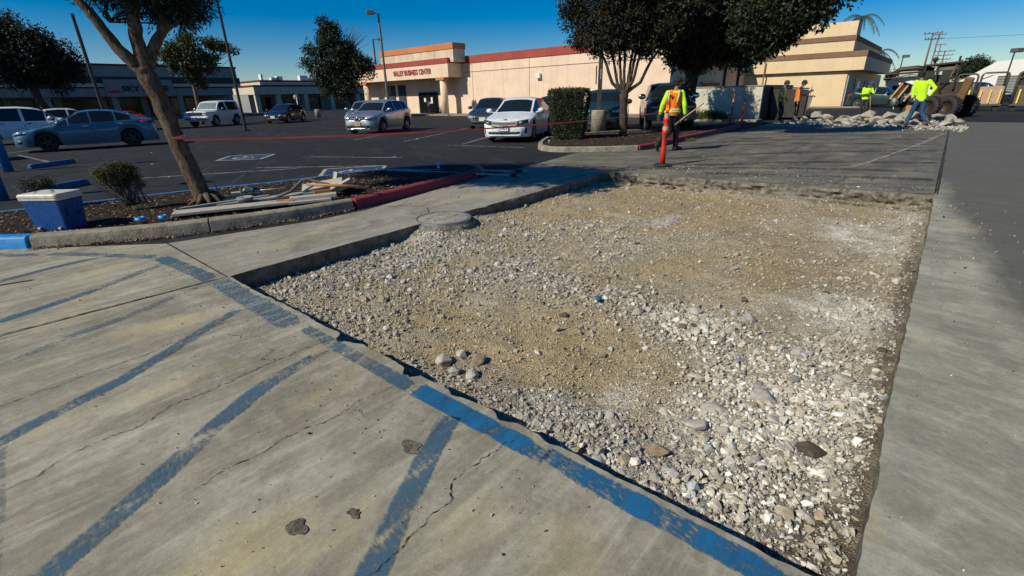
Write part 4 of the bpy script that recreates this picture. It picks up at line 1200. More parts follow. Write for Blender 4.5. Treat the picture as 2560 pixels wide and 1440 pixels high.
# --- hedge block, wider at the top
hd = thing('clipped_hedge', 'boxy clipped green hedge, wider at the top, beside the white sedan', 'hedge', (0, 0, 0))
def hedge_pts(n, seed):
    g_ = np.random.default_rng(seed)
    c = np.array([-9.88, 14.42]); u = np.array([.84, .54]); v = np.array([-.54, .84])
    P = []; face = g_.choice(5, n, p=[.3, .18, .18, .08, .26])
    s = g_.random(n) * 2 - 1; t_ = g_.random(n); q = g_.random(n) * 2 - 1
    z = np.where(face == 4, 1.58 + g_.normal(size=n) * .02, .12 + t_ * 1.46)
    k = .46 + .27 * np.clip(z / 1.6, 0, 1) ** .7
    hw = k; hd_ = k * .75
    a = np.where(face == 0, s * hw, np.where(face == 1, -hw, np.where(face == 2, hw, s * hw)))
    b = np.where(face == 0, -hd_, np.where(face == 3, hd_, np.where(face == 4, q * hd_, s * hd_)))
    rnd = (.82 + .18 * (1 - (np.abs(a / hw) * np.abs(b / hd_)) ** 2)) * np.where(z > 1.42, 1 - (z - 1.42) * .35, 1); a = a * rnd; b = b * rnd
    z = np.where(face == 4, z - .09 * np.maximum(np.abs(a / hw), np.abs(b / hd_)) ** 4, z)
    xy = c + a[:, None] * u + b[:, None] * v
    return np.stack([xy[:, 0], xy[:, 1], z], 1), a, b
Ph, aa, bb = hedge_pts(17000, 5)
g_ = np.random.default_rng(8)
Ph = Ph + g_.normal(size=Ph.shape) * .022
ax = g_.normal(size=Ph.shape); ax /= np.linalg.norm(ax, axis=1)[:, None]; tt = g_.normal(size=Ph.shape); sdv = np.cross(ax, tt); sdv /= np.linalg.norm(sdv, axis=1)[:, None]
s = g_.uniform(.025, .055, len(Ph))
v = np.stack([Ph, Ph + ax * s[:, None] * .5 + sdv * s[:, None] * .3, Ph + ax * s[:, None], Ph + ax * s[:, None] * .5 - sdv * s[:, None] * .3], 1)
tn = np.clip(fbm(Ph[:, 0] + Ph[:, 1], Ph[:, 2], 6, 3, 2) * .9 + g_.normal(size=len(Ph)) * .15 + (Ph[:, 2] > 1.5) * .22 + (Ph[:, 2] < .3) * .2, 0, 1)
c = np.repeat(np.stack([tn] * 3, 1), 4, axis=0)
link('foliage', fast_mesh('foliage', v.reshape(-1, 3), np.arange(len(Ph) * 4).reshape(-1, 4), c), lf_hedge, hd)
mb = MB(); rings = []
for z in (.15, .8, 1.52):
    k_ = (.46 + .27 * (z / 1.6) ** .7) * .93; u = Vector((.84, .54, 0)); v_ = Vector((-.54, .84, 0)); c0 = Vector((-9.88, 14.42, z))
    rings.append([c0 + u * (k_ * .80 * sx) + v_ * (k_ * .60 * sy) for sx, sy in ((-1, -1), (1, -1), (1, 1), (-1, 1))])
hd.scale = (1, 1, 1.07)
mb.loft(rings, smooth=False); mb.build('shade_core', simple('hedge_shade', (.008, .011, .006), .95), hd)  # solid near-black core, the shade inside the foliage put into its colour
mb = MB()
for i in range(8): mb.cyl((-9.88 + random.uniform(-.3, .3), 14.4 + random.uniform(-.2, .2), 0), (-9.88 + random.uniform(-.3, .3), 14.4 + random.uniform(-.2, .2), .3), .02, n=6)
mb.build('stem', m_bark2, hd)

# --- small bush with bare stems near cooler
bu = thing('small_bush', 'small yellow-topped bush with bare lower stems beside the blue cooler', 'bush', (0, 0, 0))
mb = MB(); rr = random.Random(4); tips = []
for i in range(46):
    b = Vector((-9.22 + rr.gauss(0, .03), 1.66 + rr.gauss(0, .07), .09)); e = Vector((-9.26 + rr.uniform(-.2, .2), 1.60 + rr.uniform(-.29, .26), rr.uniform(.4, .68)))
    e.y += (-.08 if e.z > .45 else 0)
    limb(mb, [b, b.lerp(e, .5) + Vector((rr.gauss(0, .02), rr.gauss(0, .03), 0)), e], [.009, .006, .003], 5, .008, i); tips.append(e)
mb.build('stem', m_bark3, bu)
bb_ = [(-9.27, 1.38, .60, .10), (-9.26, 1.5, .65, .10), (-9.25, 1.62, .66, .10), (-9.24, 1.74, .63, .09), (-9.26, 1.44, .50, .10), (-9.25, 1.58, .53, .12), (-9.24, 1.74, .5, .11), (-9.23, 1.8, .38, .07), (-9.25, 1.6, .40, .10)]
leaf_cloud('foliage', bb_, 9000, .022, lf_bush, bu, .55, .05, 12, .0, .3, 21, tint_bias=.02)
bu.location = (0, 0, .105); bu.scale = (.93,) * 3
bu2 = thing('small_bush', 'tiny dry bush showing behind the cooler lid', 'bush', (0, 0, 0))
mb = MB()
for i in range(16): mb.cyl((-9.9 + rr.gauss(0, .03), .72 + rr.gauss(0, .04), .09), (-9.9 + rr.gauss(0, .1), .72 + rr.gauss(0, .13), .4), .005, .003, n=5)
mb.build('stem', m_bark3, bu2)
bu2.location = (0, 0, .10)
leaf_cloud('foliage', [(-9.92, .65, .36, .12), (-9.9, .8, .38, .12)], 2500, .022, lf_hedge, bu2, .55, .05, 12, 0, .3, 22)
# low ground cover bush in front of the wall
gb = thing('low_bush', 'low spreading yellow-green bush against the pale wall', 'bush', (0, 0, 0))
mb = MB()
for i in range(10): mb.cyl((-10.2 + rr.gauss(0, .3), 28.4, 0), (-10.2 + rr.gauss(0, .6), 28.4, .4), .015, n=5)
mb.build('stem', m_bark2, gb)
leaf_cloud('foliage', [(-10.6, 28.3, .25, .55, .4, .35), (-9.9, 28.4, .3, .6, .4, .35), (-9.3, 28.5, .2, .45, .3, .25)], 7000, .06, lf_gold, gb, .5, .1, 12, 0, .3, 23)
leaf_cloud('weed_clump', [(-6.25, 16.3, .03, .2, .35, .05)], 300, .05, lf_gold, None, .4, .06, 10, 0, .3, 24)
tag(bpy.data.objects['weed_clump'], 'small flat green weed growing at the foot of the red kerb', 'weed')
# ================================================================== BUILDINGS
def stucco(name, c1, c2, stain=.5, stc=None, sc=1.0):
    k = NT(name)
    p = k.pos()
    b = k.ramp(k.noise(p, .8 * sc, 5, .6), [(.3, c1), (.7, c2)])
    st = k.noise(k.pos((2.2, 2.2, .16)), 1.5 * sc, 5, .65)          # rain streaks run down the wall
    b = k.mix(k.ramp(st, [(.52, 0), (.72, stain)]), b, stc or tuple(x * .5 for x in c1))
    b = k.mix(k.ramp(k.noise(p, 4, 5, .7), [(.5, 0), (.75, .25)]), b, tuple(x * .7 for x in c1))
    k.set(base=b, rough=.92, spec=.2); k.bump(k.noise(p, 45, 4, .7), .35, .01)
    return k.m
m_pink = stucco('pink_stucco', (.68, .50, .36), (.80, .62, .455), .34, (.40, .28, .21))
m_pinkup = stucco('weathered_parapet_stucco', (.52, .43, .31), (.66, .56, .42), .65)
m_redtrim = stucco('red_trim_paint', (.30, .062, .048), (.38, .085, .062), .4)
m_orange = stucco('orange_trim_paint', (.50, .165, .06), (.58, .21, .085), .3)
m_tan = stucco('tan_stucco', (.66, .50, .29), (.74, .57, .345), .12)
m_brownband = stucco('brown_band_paint', (.19, .115, .07), (.235, .145, .09), .2)
m_cream = stucco('cream_wall', (.52, .46, .33), (.60, .54, .40), .3)
m_greywall = stucco('grey_stucco', (.24, .24, .22), (.31, .31, .28), .25)
m_olive = stucco('dark_band_paint', (.055, .05, .05), (.08, .075, .07), .2)
m_maroon = stucco('maroon_cap_paint', (.10, .028, .028), (.14, .04, .035), .2)
m_darkwood = simple('dark_recess', (.03, .027, .024), .8, world=True)
m_glassd = simple('dark_window_glass', (.008, .009, .011), .12, var=.2, spec=.3)
m_frame = simple('dark_metal_frame', (.04, .035, .03), .45, .3)
m_roof = simple('flat_roof', (.3, .29, .27), .95, world=True)
m_white = simple('white_metal', (.72, .72, .7), .5, var=.08)
m_galv = simple('galvanised_metal', (.45, .45, .44), .45, .6)
m_black = simple('black_rubber', (.018, .018, .018), .8)
m_groove = simple('wall_joint', (.10, .07, .05), .95)

def bx(name, x0, x1, y0, y1, z0, z1, mat, parent, bevel=0):
    mb = MB(); mb.box(((x0 + x1) / 2, (y0 + y1) / 2, (z0 + z1) / 2), (abs(x1 - x0), abs(y1 - y0), abs(z1 - z0)))
    return mb.build(name, mat, parent, bevel)
def text_mesh(txt, size, mat, name, parent, M, extrude=.012, bold=0.0, spacing=1.0, shear=0):
    cu = bpy.data.curves.new(name, 'FONT'); cu.body = txt; cu.size = size; cu.extrude = extrude; cu.offset = bold
    cu.align_x = 'CENTER'; cu.align_y = 'CENTER'; cu.space_character = spacing; cu.shear = shear; cu.resolution_u = 3
    t = bpy.data.objects.new('tmp', cu); COL.objects.link(t)
    dg = bpy.context.evaluated_depsgraph_get()
    me = bpy.data.meshes.new_from_object(t.evaluated_get(dg))
    bpy.data.objects.remove(t)
    me.name = name; me.transform(M); me.materials.clear()
    return link(name, me, mat, parent)
def face_negY(x, y, z):   # text facing -Y
    return Matrix.Translation((x, y, z)) @ Matrix.Rotation(PI / 2, 4, 'X')
def face_posX(x, y, z):   # text facing +X
    return Matrix.Translation((x, y, z)) @ Matrix.Rotation(PI / 2, 4, 'Z') @ Matrix.Rotation(PI / 2, 4, 'X')

# ---------------- pink business centre
pk = thing('business_building', 'pink stucco business building with red trim and columned portico', 'building', (0, 0, 0))
Y0 = 35.0
bx('wall', -52.5, -15.4, Y0, 60, -.2, 4.62, m_pink, pk)
bx('roof', -52.3, -15.6, Y0 + .25, 59.8, 4.62, 4.70, m_roof, pk)
bx('parapet_trim', -36.6, -15.33, Y0 - .07, Y0 + .2, 4.62, 5.25, m_redtrim, pk)
bx('parapet_trim', -15.6, -15.32, Y0 + .21, 60, 4.62, 5.25, m_redtrim, pk)
for z in (3.82,):
    bx('wall_joint', -36.3, -15.5, Y0 - .012, Y0 + .01, z, z + .045, m_groove, pk)
for x in (-28.2, -19.6, -35.2):
    bx('wall_joint', x, x + .035, Y0 - .010, Y0 + .01, .1, 4.6, m_groove, pk)
# portico
YF = 33.1
bx('portico_fascia', -53.5, -36.5, YF, YF + .3, 3.42, 4.62, m_pink, pk)
bx('portico_fascia', -36.8, -36.5, YF + .302, Y0 - .003, 3.42, 4.62, m_pink, pk)
bx('portico_trim', -53.55, -36.45, YF - .05, YF + .3, 4.623, 5.08, m_redtrim, pk)
bx('portico_trim', -36.85, -36.45, YF + .303, Y0 - .08, 4.623, 5.08, m_redtrim, pk)
bx('portico_soffit', -53.4, -36.82, YF + .303, Y0 - .003, 3.5, 3.6, m_darkwood, pk)
bx('portico_roof', -53.4, -36.86, YF + .31, Y0 - .01, 4.65, 4.75, m_roof, pk)
bx('upper_block', -47.4, -35.95, YF + .28, 34.9, 4.72, 5.82, m_pinkup, pk)
bx('upper_block_trim', -47.45, -35.9, YF + .22, 34.95, 5.82, 6.32, m_orange, pk)
mb = MB(); mb.lathe([(0, 0), (.36, 0), (.36, 3.2), (0, 3.2)], (-37.75, YF + .45, 0), 24); mb.build('column', m_pink, pk)
mb = MB(); mb.lathe([(0, 0), (.36, 0), (.36, 3.2), (0, 3.2)], (-50.9, YF + .45, 0), 24); mb.build('column', m_pink, pk)
bx('column_cap', -38.4, -37.2, YF + .02, YF + .75, 3.2, 3.42, m_orange, pk)
bx('column_cap', -51.5, -50.3, YF + .02, YF + .75, 3.2, 3.42, m_orange, pk)
# entrance door
ed = bx('entrance_door', -43.5, -40.35, Y0 - .06, Y0 + .05, .02, 2.2, m_frame, pk)
for i in range(2):
    bx('door_pane', -43.4 + i * 1.5 + .08, -43.4 + i * 1.5 + 1.42, Y0 - .085, Y0 - .062, .14, 2.08, m_glassd, ed)
bx('door_pane', -40.42, -40.38, Y0 - .085, Y0 - .062, .14, 2.08, m_glassd, ed)
bx('door_handle', -42.0, -41.96, Y0 - .13, Y0 - .09, .85, 1.25, m_galv, ed)
bx('door_handle', -41.84, -41.80, Y0 - .13, Y0 - .09, .85, 1.25, m_galv, ed)
for (x, z, w, h) in ((-42.4, 1.45, .3, .38), (-41.3, 1.4, .26, .6), (-41.6, 1.15, .12, .2)):
    bx('paper_notice', x - w / 2, x + w / 2, Y0 - .1, Y0 - .088, z - h / 2, z + h / 2, m_white, ed)
for x in (-48.9, -47.0):
    wd = bx('window', x, x + 1.35, Y0 - .05, Y0 + .05, .9, 3.0, m_frame, pk)
    bx('window_pane', x + .1, x + 1.25, Y0 - .075, Y0 - .052, 1.0, 2.9, simple('sky_lit_glass', (.06, .07, .085), .05), wd)
text_mesh('VALLEY BUSINESS CENTER', .60, simple('red_sign_letters', (.36, .055, .05), .6), 'sign_lettering', pk, face_negY(-41.95, YF - .03, 4.03) @ Matrix.Diagonal((.83, 1.12, 1, 1)), .03, .012, 1.04)
bx('roof_unit', -23.2, -22.4, 38, 39, 5.1, 5.75, m_cream, pk)
lb = bx('wall_light', -27.3, -26.85, Y0 - .3, Y0, 2.95, 3.35, m_white, pk, .03)
bx('alarm_light', -37.0, -36.9, YF - .09, YF - .05, 4.8, 4.95, m_orange, pk)
bx('entrance_sidewalk', -54, -14, 32.2, Y0 - .001, -.1, .12, m_curb, pk)
# side return in the shade (fence gates, doors)
for i in range(14):
    bx('gate_picket', -15.2, -15.14, 40.6 + i * .3, 40.68 + i * .3, .1, 2.2, m_frame, pk)
bx('gate_rail', -15.22, -15.12, 40.5, 44.8, 2.2, 2.28, m_frame, pk)
bx('downpipe', -15.38, -15.2, 46.0, 46.2, .1, 4.6, m_frame, pk)
bx('downpipe', -15.38, -15.2, 49.6, 49.8, .1, 4.6, m_frame, pk)
bx('side_awning', -15.6, -14.8, 36, 51, 3.5, 3.58, m_darkwood, pk)
# ---------------- tan building
tn_ = thing('tan_building', 'tan stucco building with brown bands and stepped corner tower', 'building', (0, 0, 0))
YT = 52.0
bx('wall', -15.55, -7.15, YT, 78, -.3, 2.93, m_tan, tn_)
bx('fascia', -15.6, -6.04, YT - .35, 73.0, 2.94, 3.97, m_tan, tn_)
bx('fascia_band', -15.65, -5.99, YT - .4, 73.05, 3.97, 4.40, m_brownband, tn_)
bx('upper_wall', -15.5, -7.12, YT - .05, 71, 4.40, 5.24, m_tan, tn_)
bx('upper_band', -15.55, -7.06, YT - .12, 71.05, 5.24, 5.62, m_brownband, tn_)
bx('tower_parapet', -13.5, -7.14, YT - .06, YT + 1.9, 5.62, 6.66, m_tan, tn_)
bx('roof', -15.3, -7.3, YT + 2, 71, 5.62, 5.66, m_roof, tn_)
bx('wall_joint', -15.5, -7.2, YT - .012, YT + .01, 2.88, 2.93, m_groove, tn_)
bx('downpipe', -13.68, -13.58, YT - .5, YT - .42, .1, 3.9, m_brownband, tn_)
bx('corner_pipe', -7.12, -7.02, YT + .15, YT + .25, .1, 2.6, m_galv, tn_)
dr = bx('side_door', -7.15, -7.08, 57.2, 60.6, .05, 2.35, m_frame, tn_)
bx('door_grille', -7.08, -7.04, 58.2, 59.7, 1.45, 2.1, m_galv, dr)
bx('side_window', -7.15, -7.09, 63.5, 66.5, .9, 2.2, m_glassd, tn_)
bx('side_window', -7.15, -7.09, 68.5, 71.0, .9, 2.2, m_glassd, tn_)
bx('foundation_walk', -16, -5.3, YT - 1.6, YT - .36, -.1, .1, m_curb, tn_)
# ---------------- store with sign (facade toward +X, in shade)
sk = thing('store_building', 'long shaded grey store building with dark bands and a SKY sign', 'building', (0, 0, 0))
XS = -72.0
bx('wall', XS - 22, XS - 3, -40, 27.6, -.3, 2.75, m_greywall, sk)
bx('canopy_fascia', XS - 3.2, XS, -40, 27.0, 2.65, 3.50, m_greywall, sk)
bx('canopy_band', XS - 3.3, XS + .06, -40, 27.1, 3.50, 3.66, m_maroon, sk)
bx('canopy_band', XS - 3.3, XS + .1, -40, 28.1, 3.66, 4.0, m_cream, sk)
bx('sloped_band', XS - 3.5, XS - .1, -40, 28.2, 4.0, 4.72, m_olive, sk)
bx('upper_wall', XS - 20, XS - .3, -40, 28.0, 4.72, 5.85, m_greywall, sk)
bx('wall_cap', XS - 20.05, XS - .2, -40.05, 28.1, 5.85, 6.05, m_maroon, sk)
bx('roof', XS - 19.8, XS - .5, -39.8, 27.8, 5.7, 5.86, m_roof, sk)
sb = bx('sign_panel', XS, XS + .3, 13.6, 20.2, 2.62, 4.42, m_greywall, sk)
text_mesh('SKY ZONE', .82, simple('black_sign_letters', (.02, .018, .02), .5), 'sign_lettering', sb, face_posX(XS + .33, 17.4, 3.42) @ Matrix.Diagonal((1.18, .95, 1, 1)), .03, .03)
mb = MB(); mb.add([(XS + .34, y, z) for y, z in ((13.75, 3.15), (14.85, 3.15), (14.62, 3.7), (14.42, 3.82), (14.05, 3.82), (13.95, 3.62))], [(0, 1, 2, 3, 4, 5)])
mb.build('sign_emblem', simple('pink_emblem', (.42, .2, .24), .5), sb)
mb = MB(); mb.box((XS + .36, 14.3, 3.08), (.04, 1.15, .14)); mb.box((XS + .36, 14.3, 3.22), (.04, .95, .12)); mb.build('sign_emblem', simple('crimson_emblem', (.35, .03, .08), .5), sb)
for y in range(-34, 26, 4):
    wn_ = bx('storefront_window', XS - 3.0, XS - 2.94, y, y + 3.3, .25, 2.5, m_frame, sk)
    for j in range(2):
        bx('window_pane', XS - 2.94, XS - 2.9, y + .1 + j * 1.62, y + 1.58 + j * 1.62, .4, 2.4, m_glassd, wn_)
for y in (-30, -22, -14, -6, 1, 8.2, 14, 20.5, 26.4):
    bx('pillar', XS - .75, XS - .25, y, y + .55, -.1, 2.66, m_greywall, sk)
for (y, w, h) in ((18.6, 1.6, .5), (19.9, .8, .35), (6, 2, .7)):
    bx('roof_unit', XS - 4, XS - 3, y, y + w, 6.05, 6.05 + h, m_white, sk)
bx('store_walk', XS - 3, XS + 1.2, -40, 27.6, -.1, .12, m_curb, sk)
# ---------------- farther shop block
sh = thing('shop_building', 'low shaded shop block with cream end and brown caps behind the dark tree', 'building', (0, 0, 0))
XA = -95.0
bx('wall', XA - 16, XA - 3, 39.2, 66, -.3, 3.1, m_greywall, sh)
bx('canopy_fascia', XA - 12, XA, 39.2, 64, 3.05, 4.35, m_cream, sh)
bx('canopy_cap', XA - 12, XA + .08, 39.1, 64, 4.35, 4.62, m_maroon, sh)
bx('upper_wall', XA - 14, XA - 1.2, 41.0, 64, 4.62, 5.25, m_cream, sh)
bx('upper_cap', XA - 14.1, XA - 1.1, 40.9, 64, 5.25, 5.50, m_maroon, sh)
for y in (39.3, 43.2, 48.5, 54, 60):
    bx('pillar', XA - .9, XA - .3, y, y + .8, -.1, 3.06, m_cream, sh)
for y in (40.6, 44.4, 50, 55.5):
    w_ = bx('shop_window', XA - 3.0, XA - 2.93, y, y + 3.2, .3, 2.6, m_frame, sh)
    bx('window_pane', XA - 2.93, XA - 2.9, y + .12, y + 3.08, .42, 2.5, m_glassd, w_)
for y, w, h in ((42.6, .35, 1.1), (44.5, 1.4, .6), (45.6, 1.1, .8), (50.2, 1.6, 1.0), (52.2, 2.0, .5)):
    bx('roof_unit', XA - 5, XA - 4, y, y + w, 5.5, 5.5 + h, m_white, sh)
# ---------------- white halls beyond the carts
wh = thing('white_hall', 'white hall with sloping roof edge behind the carts', 'building', (0, 0, 0))
m_whitewall = simple('white_wall', (.74, .72, .66), .85, var=.06, world=True)
mb = MB()
mb.prism([(0, 0), (1, 0), (1, 1), (0, 1)], 0, 1) if False else None
prof = [(.2, -.2), (.2, 1.9), (2.6, 3.65), (16, 4.3), (16, -.2)]
mb.loft([[(x, 70, z) for x, z in prof], [(x, 84, z) for x, z in prof]], smooth=False); mb.build('wall', m_whitewall, wh)
bx('shutter_door', 3.0, 5.6, 69.94, 69.995, .0, 2.3, m_frame, wh)
for i in range(9): bx('shutter_slat', 3.0, 5.6, 69.90, 69.94, .1 + i * .24, .3 + i * .24, m_greywall, wh)
wh2 = thing('white_house', 'small white gabled building between the tan building and the digger', 'building', (0, 0, 0))
mb = MB(); prof = [(-6.2, -.2), (-6.2, 2.3), (-4.2, 2.7), (-1.8, 2.35), (-1.8, -.2)]
mb.loft([[(x, 76, z) for x, z in prof], [(x, 84, z) for x, z in prof]], smooth=False); mb.build('wall', m_whitewall, wh2)
mb = MB(); mb.bar((-6.6, 75.8, 2.35), (-4.2, 75.8, 2.85), 1.0, .12); mb.bar((-4.2, 75.8, 2.85), (-1.4, 75.8, 2.45), 1.0, .12); mb.build('roof', m_brownband, wh2)
bx('window', -5.6, -5.0, 75.9, 75.99, .6, 1.7, m_glassd, wh2)
bx('window', -4.4, -3.8, 75.9, 75.99, .6, 1.7, m_glassd, wh2)
# ---------------- trash enclosure wall
ew = thing('enclosure_wall', 'pale stucco trash enclosure wall dappled by tree shade', 'wall', (0, 0, 0))
m_wallpale = stucco('pale_enclosure_stucco', (.52, .47, .36), (.60, .55, .43), .3)
bx('wall_panel', -11.2, -7.6, 29.0, 29.2, -.05, 1.72, m_wallpale, ew)
bx('side_gate', -7.8, -7.6, 29.203, 35.5, -.05, 1.72, simple('dark_side_brown', (.05, .045, .038), .7, world=True), ew)  # side panel of the enclosure wall, coloured much darker than the front
bx('wall_cap', -11.25, -7.56, 28.97, 29.23, 1.72, 1.79, m_curb, ew)
bx('wall_cap', -7.83, -7.57, 29.235, 35.5, 1.72, 1.79, m_curb, ew)
bx('wall_base', -11.6, -7.3, 28.0, 28.6, -.05, .12, m_curb, ew)
# dumpster with sloping lid
m_dump = simple('dark_brown_steel', (.045, .04, .033), .6, .3, var=.3, dirt=((.1, .08, .06), .5))
dp = thing('dumpster', 'dark brown sloping steel dumpster behind the two shovel workers', 'dumpster', (-6.85, 31.6, 0), R(12))
mb = MB(); prof = [(-.75, .1), (-.9, 1.25), (-.8, 1.62), (.85, 1.50), (.8, .1)]
mb.loft([[(x, y, z) for x, z in prof] for y in (-.9, 2.3)], smooth=False); mb.build('body', m_dump, dp, .02)
mb = MB(); mb.box((0, .65, 1.62), (1.75, 3.2, .06), Matrix.Rotation(R(4), 3, 'Y')); mb.build('lid', m_black, dp)
for i in range(5):
    bx('side_rib', .80, .9, -.8 + i * .72, -.72 + i * .72, .2, 1.45, m_dump, dp)
for x in (-.6, .6):
    for y in (-.7, 2.1): mb = MB(); mb.cyl((x - .03, y, .06), (x + .03, y, .06), .07, n=12); mb.build('caster', m_black, dp)
# grey wheelie bin
wb = thing('wheelie_bin', 'grey green wheeled rubbish bin in front of the tan wall', 'bin', (-7.85, 41.3, 0), R(10))
m_bin = simple('grey_green_plastic', (.22, .27, .25), .5, var=.1)
mb = MB(); mb.box((0, 0, .56), (.66, .62, .95)); 
for i in range(8):
    if mb.v[i][2] < .5: mb.v[i] = (mb.v[i][0] * .78, mb.v[i][1] * .78, mb.v[i][2])
    else: mb.v[i] = (mb.v[i][0] * 1.18, mb.v[i][1] * 1.15, mb.v[i][2])
mb.build('body', m_bin, wb, .03)
mb = MB(); mb.box((.02, 0, 1.08), (.92, .82, .07)); mb.box((.5, 0, 1.05), (.1, .6, .06)); mb.build('lid', simple('dark_lid', (.06, .065, .07), .5), wb, .02)
mb = MB(); mb.cyl((.28, -.3, .12), (.28, -.25, .12), .12, n=14); mb.build('wheel', m_black, wb)
mb = MB(); mb.cyl((.28, .25, .12), (.28, .3, .12), .12, n=14); mb.build('wheel', m_black, wb)

# ================================================================== POLES AND LINES
m_pole = simple('dark_bronze_pole', (.035, .03, .027), .55, .3)
m_polegrey = simple('weathered_grey_pole', (.15, .13, .11), .55, .3, dirt=((.1, .09, .08), .5))
m_wood = simple('utility_pole_wood', (.17, .10, .07), .9, var=.25)
def lamp(x, y, h, r, mat, label, head=None, base=False):
    t = thing('lamp_post', label, 'lamp post', (x, y, 0))
    mb = MB(); mb.tube([(0, 0, .05), (0, 0, h)], [r, r * .8], 4 if base else 8, smooth=False); mb.build('pole', mat, t)
    if head:
        mb = MB(); a = Vector((head[0], head[1], 0)); mb.bar((0, 0, h - .05), a + Vector((0, 0, h - .05)), .08, .08); mb.build('arm', mat, t)
        mb = MB(); mb.box((a.x * 1.25, a.y * 1.25, h), (.6, .6, .32), Matrix.Rotation(math.atan2(a.y, a.x), 3, 'Z')); mb.build('lamp_head', m_polegrey, t, .03)
    mb = MB(); mb.box((0, 0, .03), (.4, .4, .05)); mb.build('base_plate', mat, t)
    return t
lamp(-31.5, 5.63, 5.55, .085, m_pole, 'dark light pole at far left in front of the store')
lamp(-31.76, 12.15, 9.0, .085, m_pole, 'dark light pole running out of the top of the picture behind the young tree')
lamp(-37.47, 26.68, 8.25, .11, m_polegrey, 'grey light pole with square lamp head in front of the pink portico', (-.28, -.42))
lamp(-61.7, 42.6, 9.3, .12, m_pole, 'thin dark light pole rising behind the portico roof', (.5, .6))
lamp(-5.6, 79.8, 5.0, .07, m_pole, 'short light pole right of the tan building', (.2, .1))
lamp(3.08, 59.9, 4.1, .06, m_pole, 'thin light pole above the white hall', (.1, .1))
# island lamp with concrete base
t = thing('lamp_post', 'square brown lamp post on round concrete base beside the hedge', 'lamp post', (-11.0, 18.26, 0))
mb = MB(); mb.lathe([(0, 0), (.315, 0), (.31, .88), (.29, .92), (0, .92)], n=28); mb.build('concrete_base', m_curb, t)
m_lp = simple('brown_lamp_post', (.05, .042, .034), .55, .2)
mb = MB(); mb.box((0, 0, 3.2), (.17, .17, 4.6), Matrix.Rotation(R(30), 3, 'Z')); mb.build('pole', m_lp, t, .01)
mb = MB(); mb.box((-.13, -.1, 2.25), (.04, .30, .68), Matrix.Rotation(R(30), 3, 'Z')); mb.build('sign_plate', m_lp, t)
text_mesh('3\n2\n2', .13, m_white, 'pole_number', t, Matrix.Translation((.055, -.075, 2.28)) @ Matrix.Rotation(R(30), 4, 'Z') @ Matrix.Rotation(PI / 2, 4, 'X'), .001)
# small back-of-sign post and stub
sp = thing('road_sign', 'small grey road sign on a post before the far shop block', 'sign', (-53.8, 26.5, 0))
mb = MB(); mb.cyl((0, 0, 0), (0, 0, 2.1), .04, n=8); mb.build('post', m_galv, sp)
mb = MB(); mb.lathe([(0, 0), (.36, 0), (.36, .02), (0, .02)], (0, 0, 0), 8, 'X'); o = mb.build('plate', m_polegrey, sp); o.location = (0, 0, 2.0); o.rotation_euler = (R(22.5), 0, R(-30))
st = thing('concrete_stub', 'short round concrete lamp footing on the lot before the far shop', 'footing', (-50.5, 26.9, 0))
mb = MB(); mb.lathe([(0, 0), (.3, 0), (.3, .75), (.26, .8), (0, .8)], n=18); mb.build('footing', m_curb, st)
# utility poles
def upole(x, y, h, arms, label, r=.16, tr=False):
    t = thing('utility_pole', label, 'utility pole', (x, y, 0))
    mb = MB(); mb.tube([(0, 0, 0), (0, 0, h)], [r, r * .7], 8); mb.build('pole', m_wood, t)
    for z, w in arms:
        mb = MB(); mb.box((0, -.15, z), (w, .12, .14)); mb.build('crossarm', m_wood, t)
        for i in (-1, -.5, .5, 1):
            mb = MB(); mb.lathe([(0, 0), (.05, 0), (.07, .1), (.03, .2), (0, .22)], (i * w / 2 * .95, -.15, z + .07), 8); mb.build('insulator', m_black, t)
    if tr:
        for sx in (-.45, .45):
            mb = MB(); mb.cyl((sx, -.2, h - 3.2), (sx, -.2, h - 2.2), .26, n=12); mb.build('transformer', m_galv, t)
    return t
UP = [(-4.6, 109.9, 9.6, [(9.45, 2.3), (8.6, 1.8)], 'nearest wooden utility pole with two crossarms'),
      (-5.2, 150, 12.2, [(12, 2.4), (11.2, 2.0)], 'second utility pole in the receding row'),
      (-5.9, 200, 13.0, [(12.8, 2.6)], 'third and farthest utility pole in the row'),
      (-3.4, 150, 8.8, [(8.6, 3.4), (7.8, 3.0), (7.0, 2.6)], 'low utility pole with stacked arms and grey transformers')]
for i, u in enumerate(UP): upole(*u, tr=(i == 3))
mb = MB()
def wire(a, b, sag, r=.02):
    a, b = Vector(a), Vector(b); pts = []
    for i in range(13):
        t = i / 12; p = a.lerp(b, t); p.z -= sag * 4 * t * (1 - t); pts.append(p)
    return pts
for j, (a, b, s, r) in enumerate([((-4.6, 109.9, 4.9), (60, 104, 5.6), 1.0, .04), ((-4.6, 109.9, 4.4), (60, 104, 5.0), .8, .035), ((-5.5, 109.8, 8.7), (60, 100, 11), 1.5, .02), ((-4.6, 109.9, 4.6), (-40, 112, 6), 1, .03),
                                  ((-3.6, 109.8, 9.6), (-5.2, 150, 12.2), 1, .02), ((-5.7, 109.8, 9.6), (-6.2, 150, 12.2), 1, .02), ((-5.2, 150, 12.2), (-5.9, 200, 13), 1, .02)]):
    m_ = MB(); m_.tube(wire(a, b, s), r, 4); o = m_.build('overhead_cable', m_black)
    tag(o, ['upper thick cable crossing before the distant trees', 'lower thick cable crossing before the distant trees', 'thin high wire leaving the nearest pole to the right', 'cable leading left from the nearest pole',
            'right hand wire between first and second pole', 'left hand wire between first and second pole', 'wire between second and third pole'][j], 'cable')
